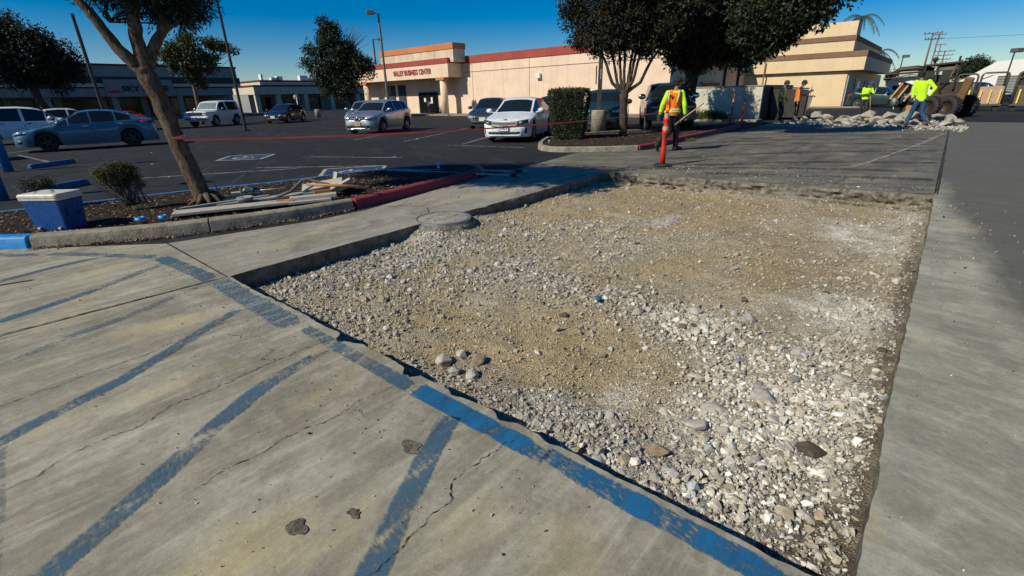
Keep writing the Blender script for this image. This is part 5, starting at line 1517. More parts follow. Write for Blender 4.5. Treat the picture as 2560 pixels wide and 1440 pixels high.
# ================================================================== VEHICLES
def carpaint(name, c, metal=.0, rough=.3, coat=.8, dirt=None):
    k = NT(name)
    p = k.pos(world=False)
    n = k.noise(p, 3, 5, .65)
    b = k.ramp(n, [(.3, tuple(x * .88 for x in c)), (.7, tuple(min(1, x * 1.06) for x in c))])
    x, y, z = k.xyz(world=False)
    dm = k.math('MULTIPLY', k.ramp(k.noise(p, 7, 5, .7), [(.35, 0), (.7, 1)]), k.math('SUBTRACT', 1.0, k.smooth(z, .2, .75)))
    b = k.mix(k.math('MULTIPLY', dm, .45), b, dirt or (.12, .10, .08))
    k.set(base=b, metal=metal, rough=k.ramp(n, [(.3, rough), (.7, rough + .12)]), coat=coat, coatr=.06)
    return k.m
cp_white = carpaint('white_car_paint', (.78, .79, .78))
cp_blue = carpaint('steel_blue_car_paint', (.065, .165, .25), .45, .32)
cp_silver = carpaint('silver_car_paint', (.42, .44, .45), .7, .3)
cp_grey = carpaint('dark_grey_car_paint', (.075, .075, .08), .6, .3)
cp_black = carpaint('black_car_paint', (.010, .011, .014), .2, .18)
cp_green = carpaint('dark_green_car_paint', (.02, .05, .045), .4, .28)
cp_darkblue = carpaint('dark_blue_car_paint', (.015, .035, .08), .4, .28)
cp_red = carpaint('red_car_paint', (.35, .02, .015), .1, .3)
cp_beige = carpaint('grey_white_truck_paint', (.62, .63, .62), .0, .4)
cp_char = carpaint('charcoal_truck_paint', (.045, .047, .05), .5, .3)
m_glass = simple('tinted_car_glass', (.010, .014, .014), .03, var=.1, spec=.7)
m_glass2 = simple('pale_sunshade_glass', (.16, .22, .19), .08, var=.6, scale=14, spec=.7)
m_chrome = simple('chrome', (.75, .75, .75), .12, 1.0, var=.05)
m_trim = simple('black_plastic_trim', (.015, .015, .016), .5)
m_lens = simple('headlamp_lens', (.45, .47, .48), .06, .3, var=.3, scale=20, spec=.8)
m_lensd = simple('smoked_lamp_lens', (.06, .065, .07), .05, .3, var=.5, scale=20, spec=.8)
m_tail = simple('red_tail_lens', (.35, .01, .012), .15, spec=.7)
m_tyre = simple('tyre_rubber', (.022, .021, .02), .85, var=.2, dirt=((.07, .06, .05), .4))
m_alloy = simple('alloy_rim', (.32, .32, .33), .3, .8, var=.1)
m_alloyd = simple('dark_alloy_rim', (.06, .06, .065), .3, .7, var=.1)
m_plate = simple('licence_plate', (.7, .7, .68), .5, var=.05)
m_plateblue = simple('plate_text_blue', (.03, .04, .12), .5)
m_plategold = simple('dealer_plate', (.42, .28, .07), .5)
m_under = simple('underbody', (.008, .008, .008), .9)

def wheel(parent, x, y, r, w, side, rim, spokes=5):
    """tyre with a rim as its child"""
    mb = MB(); hw = w / 2
    prof = [(r * .62, -hw * .8), (r * .66, -hw), (r * .9, -hw), (r * .98, -hw * .7), (r, -hw * .3), (r, hw * .3), (r * .98, hw * .7), (r * .9, hw), (r * .66, hw), (r * .62, hw * .8), (r * .62, -hw * .8)]
    mb.lathe(prof, (0, 0, 0), 28, 'Y')
    o = mb.build('wheel', m_tyre, parent); o.location = (x, y, r)
    mb = MB(); f = side * hw
    mb.lathe([(r * .64, f * .96), (r * .60, f * .9), (r * .58, f * .35)], (0, 0, 0), 24, 'Y')
    for i in range(spokes):
        a = 2 * PI * i / spokes
        for da in (-.12, .12):
            c, s = math.cos(a + da), math.sin(a + da)
            mb.bar((c * r * .1, f * .82, s * r * .1), (math.cos(a + da * 1.6) * r * .6, f * .78, math.sin(a + da * 1.6) * r * .6), .028, r * .09)
    mb.lathe([(0, f * .92), (r * .13, f * .88), (r * .15, f * .6)], (0, 0, 0), 14, 'Y')
    mb.build('rim', rim, o)
    mb = MB(); mb.lathe([(0, f * .3), (r * .6, f * .3)], (0, 0, 0), 20, 'Y'); mb.build('brake_disc', m_under, o)
    return o

def car(name, label, cat, x, y, head, sp, paint, group=None, rim=None, scale=1.0):
    """head: (dx,dy) the car points to. sp: dict of profiles with x running from +L/2 (nose) to -L/2 (tail)"""
    t = thing(name, label, cat, (x, y, 0), math.atan2(head[1], head[0]), group)
    t.scale = (scale, scale, scale * sp.get('zs', 1.0))
    L, Wd = sp['L'], sp['W'] / 2
    def pf(key):
        a = sorted(sp[key]); xs = [q[0] for q in a]; zs = [q[1] for q in a]
        return lambda v: float(np.interp(v, xs, zs))
    top, belt = pf('top'), pf('belt')
    nose, tail = L / 2, -L / 2
    rN = sp.get('rn', .32)
    def wid(v):
        d1 = nose - v; d2 = v - tail
        k = 1.0
        for d, rr_ in ((d1, rN), (d2, .22)):
            if d < .55: k = min(k, 1 - rr_ * (1 - min(1, d / .55)) ** 2.2)
        return Wd * k
    rw = sp['rw']; ax = sp['axles']; gc = sp.get('gc', .2)
    def arch(v):
        z = gc
        for a in ax:
            d = abs(v - a); Ra = rw + .06
            if d < Ra: z = max(z, rw + math.sqrt(Ra * Ra - d * d) * 1.0)
        if v > nose - .25: z = max(z, gc + .0)
        return z
    brk = [q for s in sp['side'] for q in s] + list(sp['ws']) + list(sp['rg']) + [q[0] for q in sp['top']]
    st = sorted(set([round(v, 3) for v in list(np.linspace(tail, nose, int(L / .055))) + brk]))
    st2 = [st[0]]
    for v in st[1:]:
        if v - st2[-1] > .012 or v in [round(b, 3) for b in brk]: st2.append(v)
    st = st2
    inl = sp.get('inset', .26)
    def section(v):
        w = wid(v); zt = top(v); zb = min(belt(v), zt - .03); za = arch(v)
        zl = min(za, zb - .06)
        c = max(0, min(1, (zt - zb) / .42))
        yr = (w - .14) * (1 - c) + (w - inl) * c
        z8 = zb + (zt - zb) * (.62 + .28 * c)
        za_ = gc
        pts = [(0, za_), (w - .26, za_), (w - .26, zl), (w - .03, zl), (w - .004, zl + (zb - zl) * .3), (w, zl + (zb - zl) * .62), (w - .012, zl + (zb - zl) * .86), (w - .045, zb),
               (yr, z8), (yr - .07, zt - (.035 if c > .5 else .02)), (yr * .55, zt - .006 + .01 * c), (0, zt + .012 * c)]
        return pts
    S = [section(v) for v in st]; nc = len(S[0])
    # classify faces
    def which(i, j):
        xm = (st[i] + st[i + 1]) / 2; dz = top(xm) - belt(xm)
        if j < 3: return 'under'
        if j == 7 and dz > .10:
            for n_, (a, b) in enumerate(sp['side']):
                if min(a, b) < xm < max(a, b): return 'side%d' % n_
        if j >= 9:
            if min(sp['ws']) < xm < max(sp['ws']): return 'windshield'
            if min(sp['rg']) < xm < max(sp['rg']): return 'rear'
        return 'body'
    groups = {}
    for sg in (1, -1):
        for i in range(len(st) - 1):
            for j in range(nc - 1):
                g_ = which(i, j)
                if g_.startswith('side'): g_ = g_ + ('L' if sg > 0 else 'R')
                q = [(st[i], sg * S[i][j][0], S[i][j][1]), (st[i + 1], sg * S[i + 1][j][0], S[i + 1][j][1]), (st[i + 1], sg * S[i + 1][j + 1][0], S[i + 1][j + 1][1]), (st[i], sg * S[i][j + 1][0], S[i][j + 1][1])]
                groups.setdefault(g_, []).append(q)
    for e, i in ((tail, 0), (nose, len(st) - 1)):   # end caps as rows
        for sg in (1, -1):
            for j in range(3, nc - 1):
                a, b = S[i][j], S[i][j + 1]
                groups['body'].append([(st[i], sg * a[0], a[1]), (st[i], sg * b[0], b[1]), (st[i], 0, b[1]), (st[i], 0, a[1])])
    def gbuild(quads, name, mat, shade=True):
        V = {}; vs = []; fs = []
        for q in quads:
            f = []
            for p in q:
                key = (round(p[0], 4), round(p[1], 4), round(p[2], 4))
                if key not in V: V[key] = len(vs); vs.append(key)
                if V[key] not in f: f.append(V[key])
            if len(f) > 2: fs.append(f)
        mb = MB(); mb.add(vs, fs, shade)
        o = mb.build(name, mat, t)
        if shade:
            try:
                o.data.set_sharp_from_angle(angle=R(38))
            except Exception: pass
        return o
    for g_, q in groups.items():
        if g_ == 'body': gbuild(q, 'body', paint)
        elif g_ == 'under': gbuild(q, 'underbody', m_under, False)
        elif g_ == 'windshield':
            o = gbuild(q, 'windshield', sp.get('wsmat', m_glass))
        elif g_ == 'rear': gbuild(q, 'rear_window', m_glass)
        else: gbuild(q, 'side_window', m_glass)
    # surface sampler for details
    def side_y(v, z):
        s = section(v); ys = [(p[1], p[0]) for p in s[3:9]]
        return float(np.interp(z, [a for a, b in ys], [b for a, b in ys]))
    def nose_x(yy, z, end=1):
        """x of the body surface at lateral yy, height z, at the nose (+1) or tail (-1)"""
        lo, hi = 0.0, 1.3
        E = nose if end > 0 else tail
        for k_ in range(24):
            m_ = (lo + hi) / 2; v = E - end * m_
            ok_ = (abs(yy) <= wid(v) - .02) and (z <= top(v) - .004)
            if ok_: hi = m_
            else: lo = m_
        return E - end * hi
    def patchF(name, y0, y1, zb_, zt_, mat, end=1, off=.012, ny=8, nz=3, mirror=False):
        for sg in ((1, -1) if mirror else (1,)):
            vs = []
            for j in range(nz + 1):
                for i in range(ny + 1):
                    yy = y0 + (y1 - y0) * i / ny
                    a = zb_(yy) if callable(zb_) else zb_; b = zt_(yy) if callable(zt_) else zt_
                    z = a + (b - a) * j / nz
                    vs.append((nose_x(yy, z, end) + end * off, yy * sg, z))
            fs = [(j * (ny + 1) + i, j * (ny + 1) + i + 1, (j + 1) * (ny + 1) + i + 1, (j + 1) * (ny + 1) + i) for j in range(nz) for i in range(ny)]
            mb = MB(); mb.add(vs, fs, True); o = mb.build(name, mat, t)
            so = o.modifiers.new('depth', 'SOLIDIFY'); so.thickness = .02; so.offset = 0
    def seam(pts, w=.012):
        for sg in (1, -1):
            mb = MB()
            for (xa, za), (xb, zb2) in zip(pts[:-1], pts[1:]):
                n = 5
                for i in range(n):
                    u0, u1 = i / n, (i + 1) / n
                    p0 = (xa + (xb - xa) * u0, za + (zb2 - za) * u0); p1 = (xa + (xb - xa) * u1, za + (zb2 - za) * u1)
                    dx, dz = p1[0] - p0[0], p1[1] - p0[1]; l = math.hypot(dx, dz) or 1; nx_, nz_ = -dz / l * w / 2, dx / l * w / 2
                    P_ = [(p0[0] + nx_, p0[1] + nz_), (p1[0] + nx_, p1[1] + nz_), (p1[0] - nx_, p1[1] - nz_), (p0[0] - nx_, p0[1] - nz_)]
                    mb.add([(a, sg * (side_y(a, b) + .004), b) for a, b in P_], [(0, 1, 2, 3)])
            mb.build('door_seam', m_trim, t)
    zs = gc + .1
    dd = sp['doors']
    for v in dd: seam([(v, zs + .02), (v, belt(v) - .02)])
    seam([(dd[0], zs), (dd[-1], zs)])
    for v in dd[:-1]:
        hx = v - abs(dd[1] - dd[0]) * .82
        for sg in (1, -1):
            mb = MB(); z = belt(hx) - .10
            mb.bar((hx - .1, sg * (side_y(hx, z) + .022), z), (hx + .09, sg * (side_y(hx, z) + .022), z), .022, .03); mb.build('door_handle', sp.get('handle', m_chrome), t, .006)
    mx, mz = sp['mirror']
    for sg in (1, -1):
        mb = MB(); sz = sp.get('msize', (.10, .13, .085))
        mb.bar((mx, sg * (Wd - .08), mz - .05), (mx, sg * (Wd + .10), mz - .01), .05, .035)
        mb.ell((mx, sg * (Wd + .12), mz + .01), sz, 12, 8); mb.build('mirror', sp.get('mirmat', paint), t)
    for a in ax:
        for sg in (1, -1):
            wheel(t, a, sg * (Wd - sp.get('tw', .21) / 2 - .015), rw, sp.get('tw', .21), sg, rim or m_alloy, sp.get('spokes', 5))
    sp['front'](dict(t=t, P=patchF, paint=paint, W=Wd, nose=nose, nx=nose_x, top=top))
    if 'rear' in sp: sp['rear'](dict(t=t, P=patchF, paint=paint, W=Wd, tail=tail, nx=nose_x))
    return t

def plate(c, z, txt=None, end=1, mat=None, tm=None):
    t = c['t']; x = c['nx'](0, z, end)
    mb = MB(); mb.box((x + end * .03, 0, z), (.02, .33, .17)); o = mb.build('licence_plate', mat or m_plate, t)
    if txt:
        Mx = Matrix.Translation((x + end * .043, 0, z - .005)) @ Matrix.Rotation(PI / 2 * end, 4, 'Z') @ Matrix.Rotation(PI / 2, 4, 'X') @ Matrix.Diagonal((.8, 1.1, 1, 1))
        text_mesh(txt, .085, tm or m_plateblue, 'plate_number', o, Mx, .001, .002)
        mb = MB(); 
        for zz, h in ((.085, .012), (-.085, .012)): mb.box((x + end * .042, 0, z + zz), (.012, .35, h))
        for yy in (-.17, .17): mb.box((x + end * .042, yy, z), (.012, .012, .18))
        mb.build('plate_frame', m_trim, o)
def std_rear(c, z=.85, h=.13, y0=.42, wide=.26):
    W_ = c['W']
    c['P']('tail_light', W_ - wide - .02, W_ - .03, z - h / 2, z + h / 2, m_tail, -1, .012, 6, 2, True)
    plate(c, z - .1, None, -1)
# --- white sedan (wide toothed grille, smoked lamps)
def front_kia(c):
    W_ = c['W']; P = c['P']
    P('grille', -.50, .50, lambda y: .555 - .05 * (1 - (y / .5) ** 2), lambda y: .685 - .02 * (1 - (y / .5) ** 2), m_trim, 1, .012, 12, 3)
    mb = MB()
    for i in range(25):
        y = -.46 + i * .92 / 24
        z0 = .56 - .045 * (1 - (y / .5) ** 2); mb.bar((c['nx'](y, z0, 1) + .03, y, z0), (c['nx'](y, .665, 1) + .03, y, .665), .01, .014)
    mb.build('grille_tooth', m_galv, c['t'])
    P('headlight', .49, W_ - .07, lambda y: .60 + .12 * (y - .49), lambda y: .69 + .16 * (y - .49), m_lensd, 1, .014, 8, 3, True)
    P('lamp_reflector', .56, .66, .635, .675, m_lens, 1, .032, 3, 2, True)
    P('lower_intake', -.58, .58, lambda y: .285 + .03 * abs(y), lambda y: .365 - .0 * abs(y), m_trim, 1, .012, 10, 2)
    P('chin_spoiler', -.66, .66, .225, .262, c['paint'], 1, .03, 10, 1)
    P('fog_slot', W_ - .17, W_ - .11, .30, .47, m_trim, 1, .014, 3, 3, True)
    P('badge', -.055, .055, .715, .74, m_trim, 1, .012, 4, 1)
    plate(c, .465, '7FXR174')
sedan = dict(zs=1.06, L=4.70, W=1.80, H=1.44, top=[(2.35, .52), (2.33, .62), (2.24, .70), (2.0, .77), (1.5, .88), (1.12, .955), (.22, 1.385), (0, 1.425), (-.45, 1.44), (-.95, 1.40), (-1.35, 1.28), (-1.80, 1.08), (-2.1, 1.05), (-2.27, 1.0), (-2.33, .8), (-2.35, .55)],
             belt=[(2.35, .45), (2.2, .60), (1.6, .80), (1.0, .89), (0, .93), (-1, .97), (-1.7, 1.0), (-2.2, .93), (-2.35, .5)], side=[(1.02, .66), (.62, -.05), (-.12, -.92), (-1.0, -1.5)], ws=(1.10, .30), rg=(-1.02, -1.74),
             rw=.325, axles=(1.40, -1.38), doors=(1.0, -.08, -1.0), mirror=(.86, .98), gc=.19, front=front_kia, rear=std_rear)
car('white_sedan', 'shiny white sedan with plate and dark wide grille, front towards us beside the hedge', 'car', -12.62, 15.12, (.42, -.91), sedan, cp_white, scale=.985)
# --- blue sedan seen from its side
def front_cor(c):
    W_ = c['W']; P = c['P']
    P('headlight', .46, W_ - .05, lambda y: .62 + .05 * (y - .46), lambda y: .70 + .10 * (y - .46), m_lens, 1, .014, 8, 3, True)
    P('lower_intake', -.6, .6, .26, .46, m_trim, 1, .012, 10, 3)
    P('grille', -.42, .42, .58, .63, m_trim, 1, .012, 8, 1)
    P('fog_slot', W_ - .2, W_ - .1, .32, .44, m_trim, 1, .014, 4, 2, True)
    plate(c, .50)
def rear_cor(c):
    c['P']('tail_light', .40, c['W'] - .02, lambda y: .88 - .04 * (y - .4), lambda y: .98 - .02 * (y - .4), m_tail, -1, .014, 8, 2, True)
    plate(c, .75, None, -1)
sedb = dict(sedan); sedb.update(L=4.62, top=[(2.31, .50), (2.29, .62), (2.18, .71), (1.9, .79), (1.4, .90), (1.05, .975), (.15, 1.38), (-.1, 1.42), (-.5, 1.435), (-1.0, 1.39), (-1.35, 1.29), (-1.85, 1.09), (-2.08, 1.07), (-2.25, 1.04), (-2.30, .8), (-2.31, .55)],
    belt=[(2.31, .45), (2.15, .62), (1.6, .82), (1.0, .91), (0, .96), (-1, 1.0), (-1.7, 1.03), (-2.2, .95), (-2.31, .5)], axles=(1.36, -1.34), front=front_cor, rear=rear_cor, handle=m_chrome, side=[(.98, .60), (.55, -.10), (-.17, -.92), (-.98, -1.48)], rg=(-1.04, -1.80), doors=(1.0, -.13, -1.0), rw=.33)
car('blue_sedan', 'steel blue sedan parked side-on at the left, behind the leaning tree', 'car', -25.9, 3.95, (-.13, -.99), sedb, cp_blue, rim=m_alloyd, scale=.95)
# --- silver crossover
def front_rogue(c):
    W_ = c['W']; P = c['P']
    P('grille', -.40, .40, lambda y: .68 + .10 * abs(y), lambda y: .84, m_trim, 1, .012, 10, 3)
    mb = MB()
    for s_ in (1, -1):
        pts = [(c['nx'](s_ * .26, .83, 1) + .035, s_ * .26, .83), (c['nx'](s_ * .15, .70, 1) + .035, s_ * .15, .70), (c['nx'](0, .67, 1) + .035, 0, .67)]
        mb.tube(pts, .022, 6)
    mb.lathe([(0, 0), (.065, 0), (.065, .02), (0, .02)], (c['nx'](0, .78, 1) + .02, 0, .78), 14, 'X')
    mb.build('grille_chrome', m_chrome, c['t'])
    P('headlight', .42, W_ - .05, lambda y: .72 + .05 * (y - .42), lambda y: .83 + .10 * (y - .42), m_lens, 1, .014, 8, 3, True)
    P('lower_intake', -.62, .62, lambda y: .36 - .06 * abs(y), lambda y: .52 - .14 * abs(y), m_trim, 1, .012, 10, 3)
    P('skid_strip', -.5, .5, .28, .31, m_chrome, 1, .02, 8, 1)
    plate(c, .50, None, 1, m_plategold)
suv = dict(L=4.38, W=1.84, H=1.6, top=[(2.19, .55), (2.17, .78), (2.05, .88), (1.8, .95), (1.3, 1.03), (1.0, 1.07), (.35, 1.50), (.1, 1.56), (-.4, 1.59), (-1.1, 1.56), (-1.6, 1.49), (-1.72, 1.42), (-2.02, 1.10), (-2.14, 1.02), (-2.19, .6)],
           belt=[(2.19, .5), (2.05, .76), (1.5, .92), (1.0, .98), (0, 1.03), (-1, 1.10), (-1.6, 1.20), (-2.0, 1.05), (-2.19, .55)], side=[(.92, .62), (.56, -.18), (-.26, -1.0), (-1.06, -1.5)], ws=(.97, .42), rg=(-1.75, -2.0),
           rw=.345, axles=(1.30, -1.32), doors=(.98, -.2, -1.05), mirror=(.78, 1.12), gc=.24, front=front_rogue, rear=lambda c: std_rear(c, .95, .18), inset=.27)
car('silver_crossover', 'silver crossover with chrome grille and gold front plate in the middle of the lot', 'car', -21.95, 15.0, (.44, -.90), suv, cp_silver, scale=.97)
def front_plain(c, lens=None):
    W_ = c['W']; P = c['P']; zt = c['top'](c['nose'] - .12)
    P('grille', -.40, .40, zt - .19, zt - .06, m_trim, 1, .012, 8, 3)
    mb = MB()
    for k_ in range(3): mb.bar((c['nx'](-.36, zt - .17 + k_ * .045, 1) + .03, -.36, zt - .17 + k_ * .045), (c['nx'](.36, zt - .17 + k_ * .045, 1) + .03, .36, zt - .17 + k_ * .045), .012, .014)
    mb.build('grille_bar', m_chrome, c['t'])
    P('headlight', .46, W_ - .05, zt - .19, lambda y: zt - .07 + .05 * (y - .46), lens or m_lens, 1, .014, 8, 3, True)
    P('lower_intake', -.55, .55, .28, .40, m_trim, 1, .012, 8, 2)
    plate(c, .48)
sed2 = dict(sedan); sed2.update(front=front_plain)
car('grey_sedan', 'dark grey sedan partly hidden behind the white sedan, front towards us', 'car', -18.9, 20.2, (.50, -.86), sed2, cp_grey, scale=.99)
car('silver_sedan', 'silver sedan mostly hidden behind the silver crossover', 'car', -29.3, 19.0, (.70, -.72), sed2, cp_silver)
car('purple_sedan', 'dull purple car glimpsed between the white sedan and the hedge', 'car', -15.1, 20.7, (.5, -.86), sed2, carpaint('plum_car_paint', (.09, .04, .06), .3))
# --- black hatchback
hatch = dict(suv); hatch.update(L=4.3, W=1.78, top=[(2.15, .5), (2.12, .66), (2.0, .74), (1.6, .86), (1.1, .96), (.3, 1.38), (0, 1.43), (-.5, 1.44), (-1.2, 1.40), (-1.7, 1.30), (-1.8, 1.22), (-2.0, 1.0), (-2.1, .9), (-2.15, .55)],
    belt=[(2.15, .45), (2.0, .64), (1.4, .84), (1.0, .90), (0, .94), (-1, 1.0), (-1.6, 1.08), (-2.0, .9), (-2.15, .5)], ws=(1.05, .36), rg=(-1.75, -1.98), side=[(.98, .62), (.56, -.1), (-.17, -.95), (-1.02, -1.45)], rw=.33, axles=(1.3, -1.3), doors=(1.0, -.13, -1.0), mirror=(.84, 1.0), gc=.19, front=lambda c: front_plain(c, m_lens), inset=.25)
car('black_hatchback', 'small black hatchback beyond the lot, right of the white truck-based wagon', 'car', -41.6, 19.3, (.62, -.78), hatch, cp_black)
# --- white boxy truck wagon (two-tone)
def front_blaz(c):
    W_ = c['W']; P = c['P']
    P('grille', -.52, .52, .82, 1.04, m_trim, 1, .012, 8, 3)
    mb = MB()
    for z in (.85, .93, 1.01): mb.bar((c['nx'](-.5, z, 1) + .03, -.5, z), (c['nx'](.5, z, 1) + .03, .5, z), .016, .02)
    mb.build('grille_bar', m_chrome, c['t'])
    P('headlight', .55, W_ - .08, .94, 1.04, m_lens, 1, .014, 4, 2, True)
    P('headlight', .55, W_ - .08, .83, .92, m_lens, 1, .014, 4, 2, True)
    mb = MB(); mb.box((c['nose'] + .12, 0, .62), (.16, 1.84, .17)); mb.build('front_bumper', m_chrome, c['t'], .03)
    mb = MB(); mb.box((c['nose'] + .215, -.1, .62), (.012, .33, .14)); mb.build('licence_plate', m_plate, c['t'])
blaz = dict(L=4.7, W=1.96, H=1.87, top=[(2.35, .70), (2.34, 1.06), (2.28, 1.12), (1.6, 1.17), (.98, 1.22), (.45, 1.76), (.25, 1.82), (-.5, 1.86), (-1.9, 1.84), (-2.12, 1.78), (-2.28, 1.22), (-2.33, 1.1), (-2.35, .7)],
            belt=[(2.35, .66), (2.3, 1.02), (1, 1.10), (0, 1.14), (-2.2, 1.14), (-2.35, .7)], side=[(.88, .78), (.72, -.12), (-.32, -1.75)], ws=(.95, .50), rg=(-2.14, -2.26), rn=.08,
            rw=.40, axles=(1.45, -1.25), doors=(.86, -.25), mirror=(.66, 1.26), gc=.42, front=front_blaz, tw=.27, inset=.22, wsmat=m_glass2, handle=m_trim, msize=(.06, .1, .08), mirmat=m_chrome)
car('boxy_wagon', 'old boxy white two-tone truck wagon with chrome bumper and sunshade', 'car', -42.7, 14.35, (.62, -.78), blaz, cp_beige, scale=.97)
# --- white tall car at the left edge
tall = dict(suv); tall.update(L=4.1, W=1.78, top=[(2.05, .6), (2.03, .85), (1.9, .98), (1.6, 1.05), (1.25, 1.12), (.75, 1.50), (.5, 1.58), (0, 1.64), (-1.2, 1.64), (-1.75, 1.58), (-1.95, 1.15), (-2.05, .6)],
    belt=[(2.05, .55), (1.9, .86), (1.2, .98), (0, 1.0), (-1, 1.03), (-1.8, 1.05), (-2.05, .6)], side=[(1.15, .90), (.84, .1), (.0, -.85), (-.93, -1.6)], ws=(1.22, .80), rg=(-1.77, -1.93), axles=(1.28, -1.25), doors=(.95, .05, -.9), mirror=(1.0, 1.1), front=front_plain, handle=m_trim, inset=.2)
car('white_tall_car', 'tall white compact car at the left edge behind the blue sedan', 'car', -33.2, 2.75, (.1, .995), tall, cp_white)
car('dark_sedan', 'dark blue sedan in tree shade behind the tall white car', 'car', -41.0, 5.6, (.15, .99), sed2, cp_darkblue)
car('white_coupe', 'white car with only its bonnet showing beside the tall white car', 'car', -36.6, 5.0, (.1, .99), sed2, cp_white)
car('red_car', 'small red car at the store front, seen beside the leaning trunk', 'car', -68.0, 14.3, (.9, .4), hatch, cp_red, scale=.78)
car('dark_blue_car', 'dark blue car cut off by the left picture edge behind the blue post', 'car', -23.3, -1.25, (-.1, .995), hatch, cp_darkblue)
# --- dark green van behind the hedge
van = dict(tall); van.update(L=4.6, W=1.9, top=[(2.3, .6), (2.28, .9), (2.15, 1.0), (1.7, 1.1), (1.35, 1.18), (.7, 1.64), (.4, 1.72), (-.5, 1.76), (-1.8, 1.74), (-2.1, 1.65), (-2.22, 1.2), (-2.3, .6)],
    belt=[(2.3, .55), (2.1, .9), (1.2, 1.04), (0, 1.08), (-2, 1.1), (-2.3, .6)], ws=(1.3, .78), rg=(-2.1, -2.2), side=[(1.2, .85), (.8, 0), (-.1, -1.0), (-1.08, -1.9)], axles=(1.45, -1.4), doors=(1.0, 0, -1.0), mirror=(1.05, 1.2), msize=(.07, .16, .11), mirmat=m_trim, gc=.22, front=front_plain)
car('green_van', 'dark green minivan hidden behind the hedge, side mirror sticking out', 'van', -12.2, 20.9, (.42, -.91), van, cp_green)
# --- dark pickup
def front_ram(c):
    W_ = c['W']; P = c['P']; t = c['t']; n0 = c['nose']
    P('grille', -.52, .52, .80, 1.14, m_trim, 1, .012, 8, 4)
    mb = MB()
    for z in (.82, .93, 1.03, 1.13): mb.bar((c['nx'](-.5, z, 1) + .04, -.5, z), (c['nx'](.5, z, 1) + .04, .5, z), .02, .035)
    mb.box((c['nx'](0, .97, 1) + .045, 0, .97), (.03, .05, .36))
    mb.build('grille_bar', m_polegrey, t)
    P('headlight', .58, W_ - .06, .88, 1.06, m_lensd, 1, .014, 6, 3, True)
    mb = MB(); mb.box((n0 + .12, 0, .60), (.16, 1.96, .26)); mb.build('front_bumper', m_polegrey, t, .04)
    mb = MB(); mb.box((n0 + .215, 0, .6), (.014, .34, .16)); mb.build('licence_plate', m_trim, t)
    for sy in (-.33, .33):
        mb = MB(); mb.cyl((n0 + .2, sy, .42), (n0 + .26, sy, .42), .035, n=10); mb.build('tow_hook', m_chrome, t)
pick = dict(L=5.6, W=2.02, H=1.95, top=[(2.8, .7), (2.79, 1.10), (2.68, 1.2), (2.1, 1.25), (1.45, 1.31), (.85, 1.84), (.6, 1.91), (0, 1.95), (-.75, 1.92), (-.95, 1.80), (-1.02, 1.32), (-2.75, 1.32), (-2.8, .7)],
            belt=[(2.8, .66), (2.66, 1.08), (1.4, 1.2), (0, 1.22), (-1, 1.24), (-2.7, 1.25), (-2.8, .7)], side=[(1.35, 1.05), (.98, .1), (0, -.75)], ws=(1.42, .9), rg=(-.96, -1.01), rn=.12,
            rw=.42, axles=(1.85, -1.75), doors=(1.25, .05, -.85), mirror=(1.12, 1.38), gc=.45, front=front_ram, tw=.28, msize=(.07, .16, .12), mirmat=m_chrome, inset=.24)
car('dark_pickup', 'dark lifted pickup truck facing us behind the walking worker', 'pickup truck', -9.95, 22.35, (.50, -.866), pick, cp_char, scale=1.0)
car('dark_suv', 'dark teal SUV parked beside the tan building, behind the leaning worker', 'car', -4.5, 52.0, (.97, -.2), suv, cp_green)
car('parked_van', 'dark vehicle partly hidden behind the loader and carts', 'van', 1.3, 55.0, (.95, -.2), van, cp_black)
# ================================================================== PEOPLE
def fabric(name, c, rough=.85, emit=0.0, var=.15, glow=False):
    k = NT(name); p = k.pos(world=False)
    n = k.noise(k.pos((1.2, 1.2, .7), world=False), 9, 5, .6, .5)
    k.set(base=k.ramp(n, [(.3, tuple(x * (1 - var) for x in c)), (.7, tuple(min(1, x * (1 + var)) for x in c))]), rough=rough, spec=.25)
    k.bump(n, .8, .03)
    return k.m
f_lime = fabric('lime_work_shirt', (.50, .82, .02), var=.1)
f_vesty = fabric('yellow_vest', (.72, .80, .02), var=.08)
f_orange = fabric('orange_cloth', (.86, .19, .02), var=.1)
f_refl = fabric('grey_reflective_tape', (.22, .24, .24), .5, var=.1)
f_reflw = fabric('lime_tape', (.75, .9, .1), .5, var=.05)
f_black = fabric('black_work_trousers', (.018, .019, .022))
f_charc = fabric('charcoal_trousers', (.035, .035, .036))
f_jeans = fabric('blue_jeans', (.025, .07, .15))
f_navy = fabric('navy_cloth', (.03, .035, .055))
f_pinkt = fabric('pale_pink_tshirt', (.62, .42, .42))
f_glove = fabric('dark_glove', (.05, .05, .052)); f_gloveg = fabric('grey_glove', (.25, .26, .27))
f_capb = fabric('black_cap', (.02, .02, .022)); f_capg = fabric('dark_green_cap', (.04, .055, .04)); f_capn = fabric('navy_cap', (.03, .03, .05)); f_capbl = fabric('blue_cap', (.04, .07, .16))
f_boot = fabric('brown_boot', (.16, .085, .05)); f_bootd = fabric('dark_boot', (.05, .042, .036))
m_skin = simple('brown_skin', (.21, .115, .07), .55, var=.12)
m_hair = simple('black_hair', (.012, .010, .009), .7)

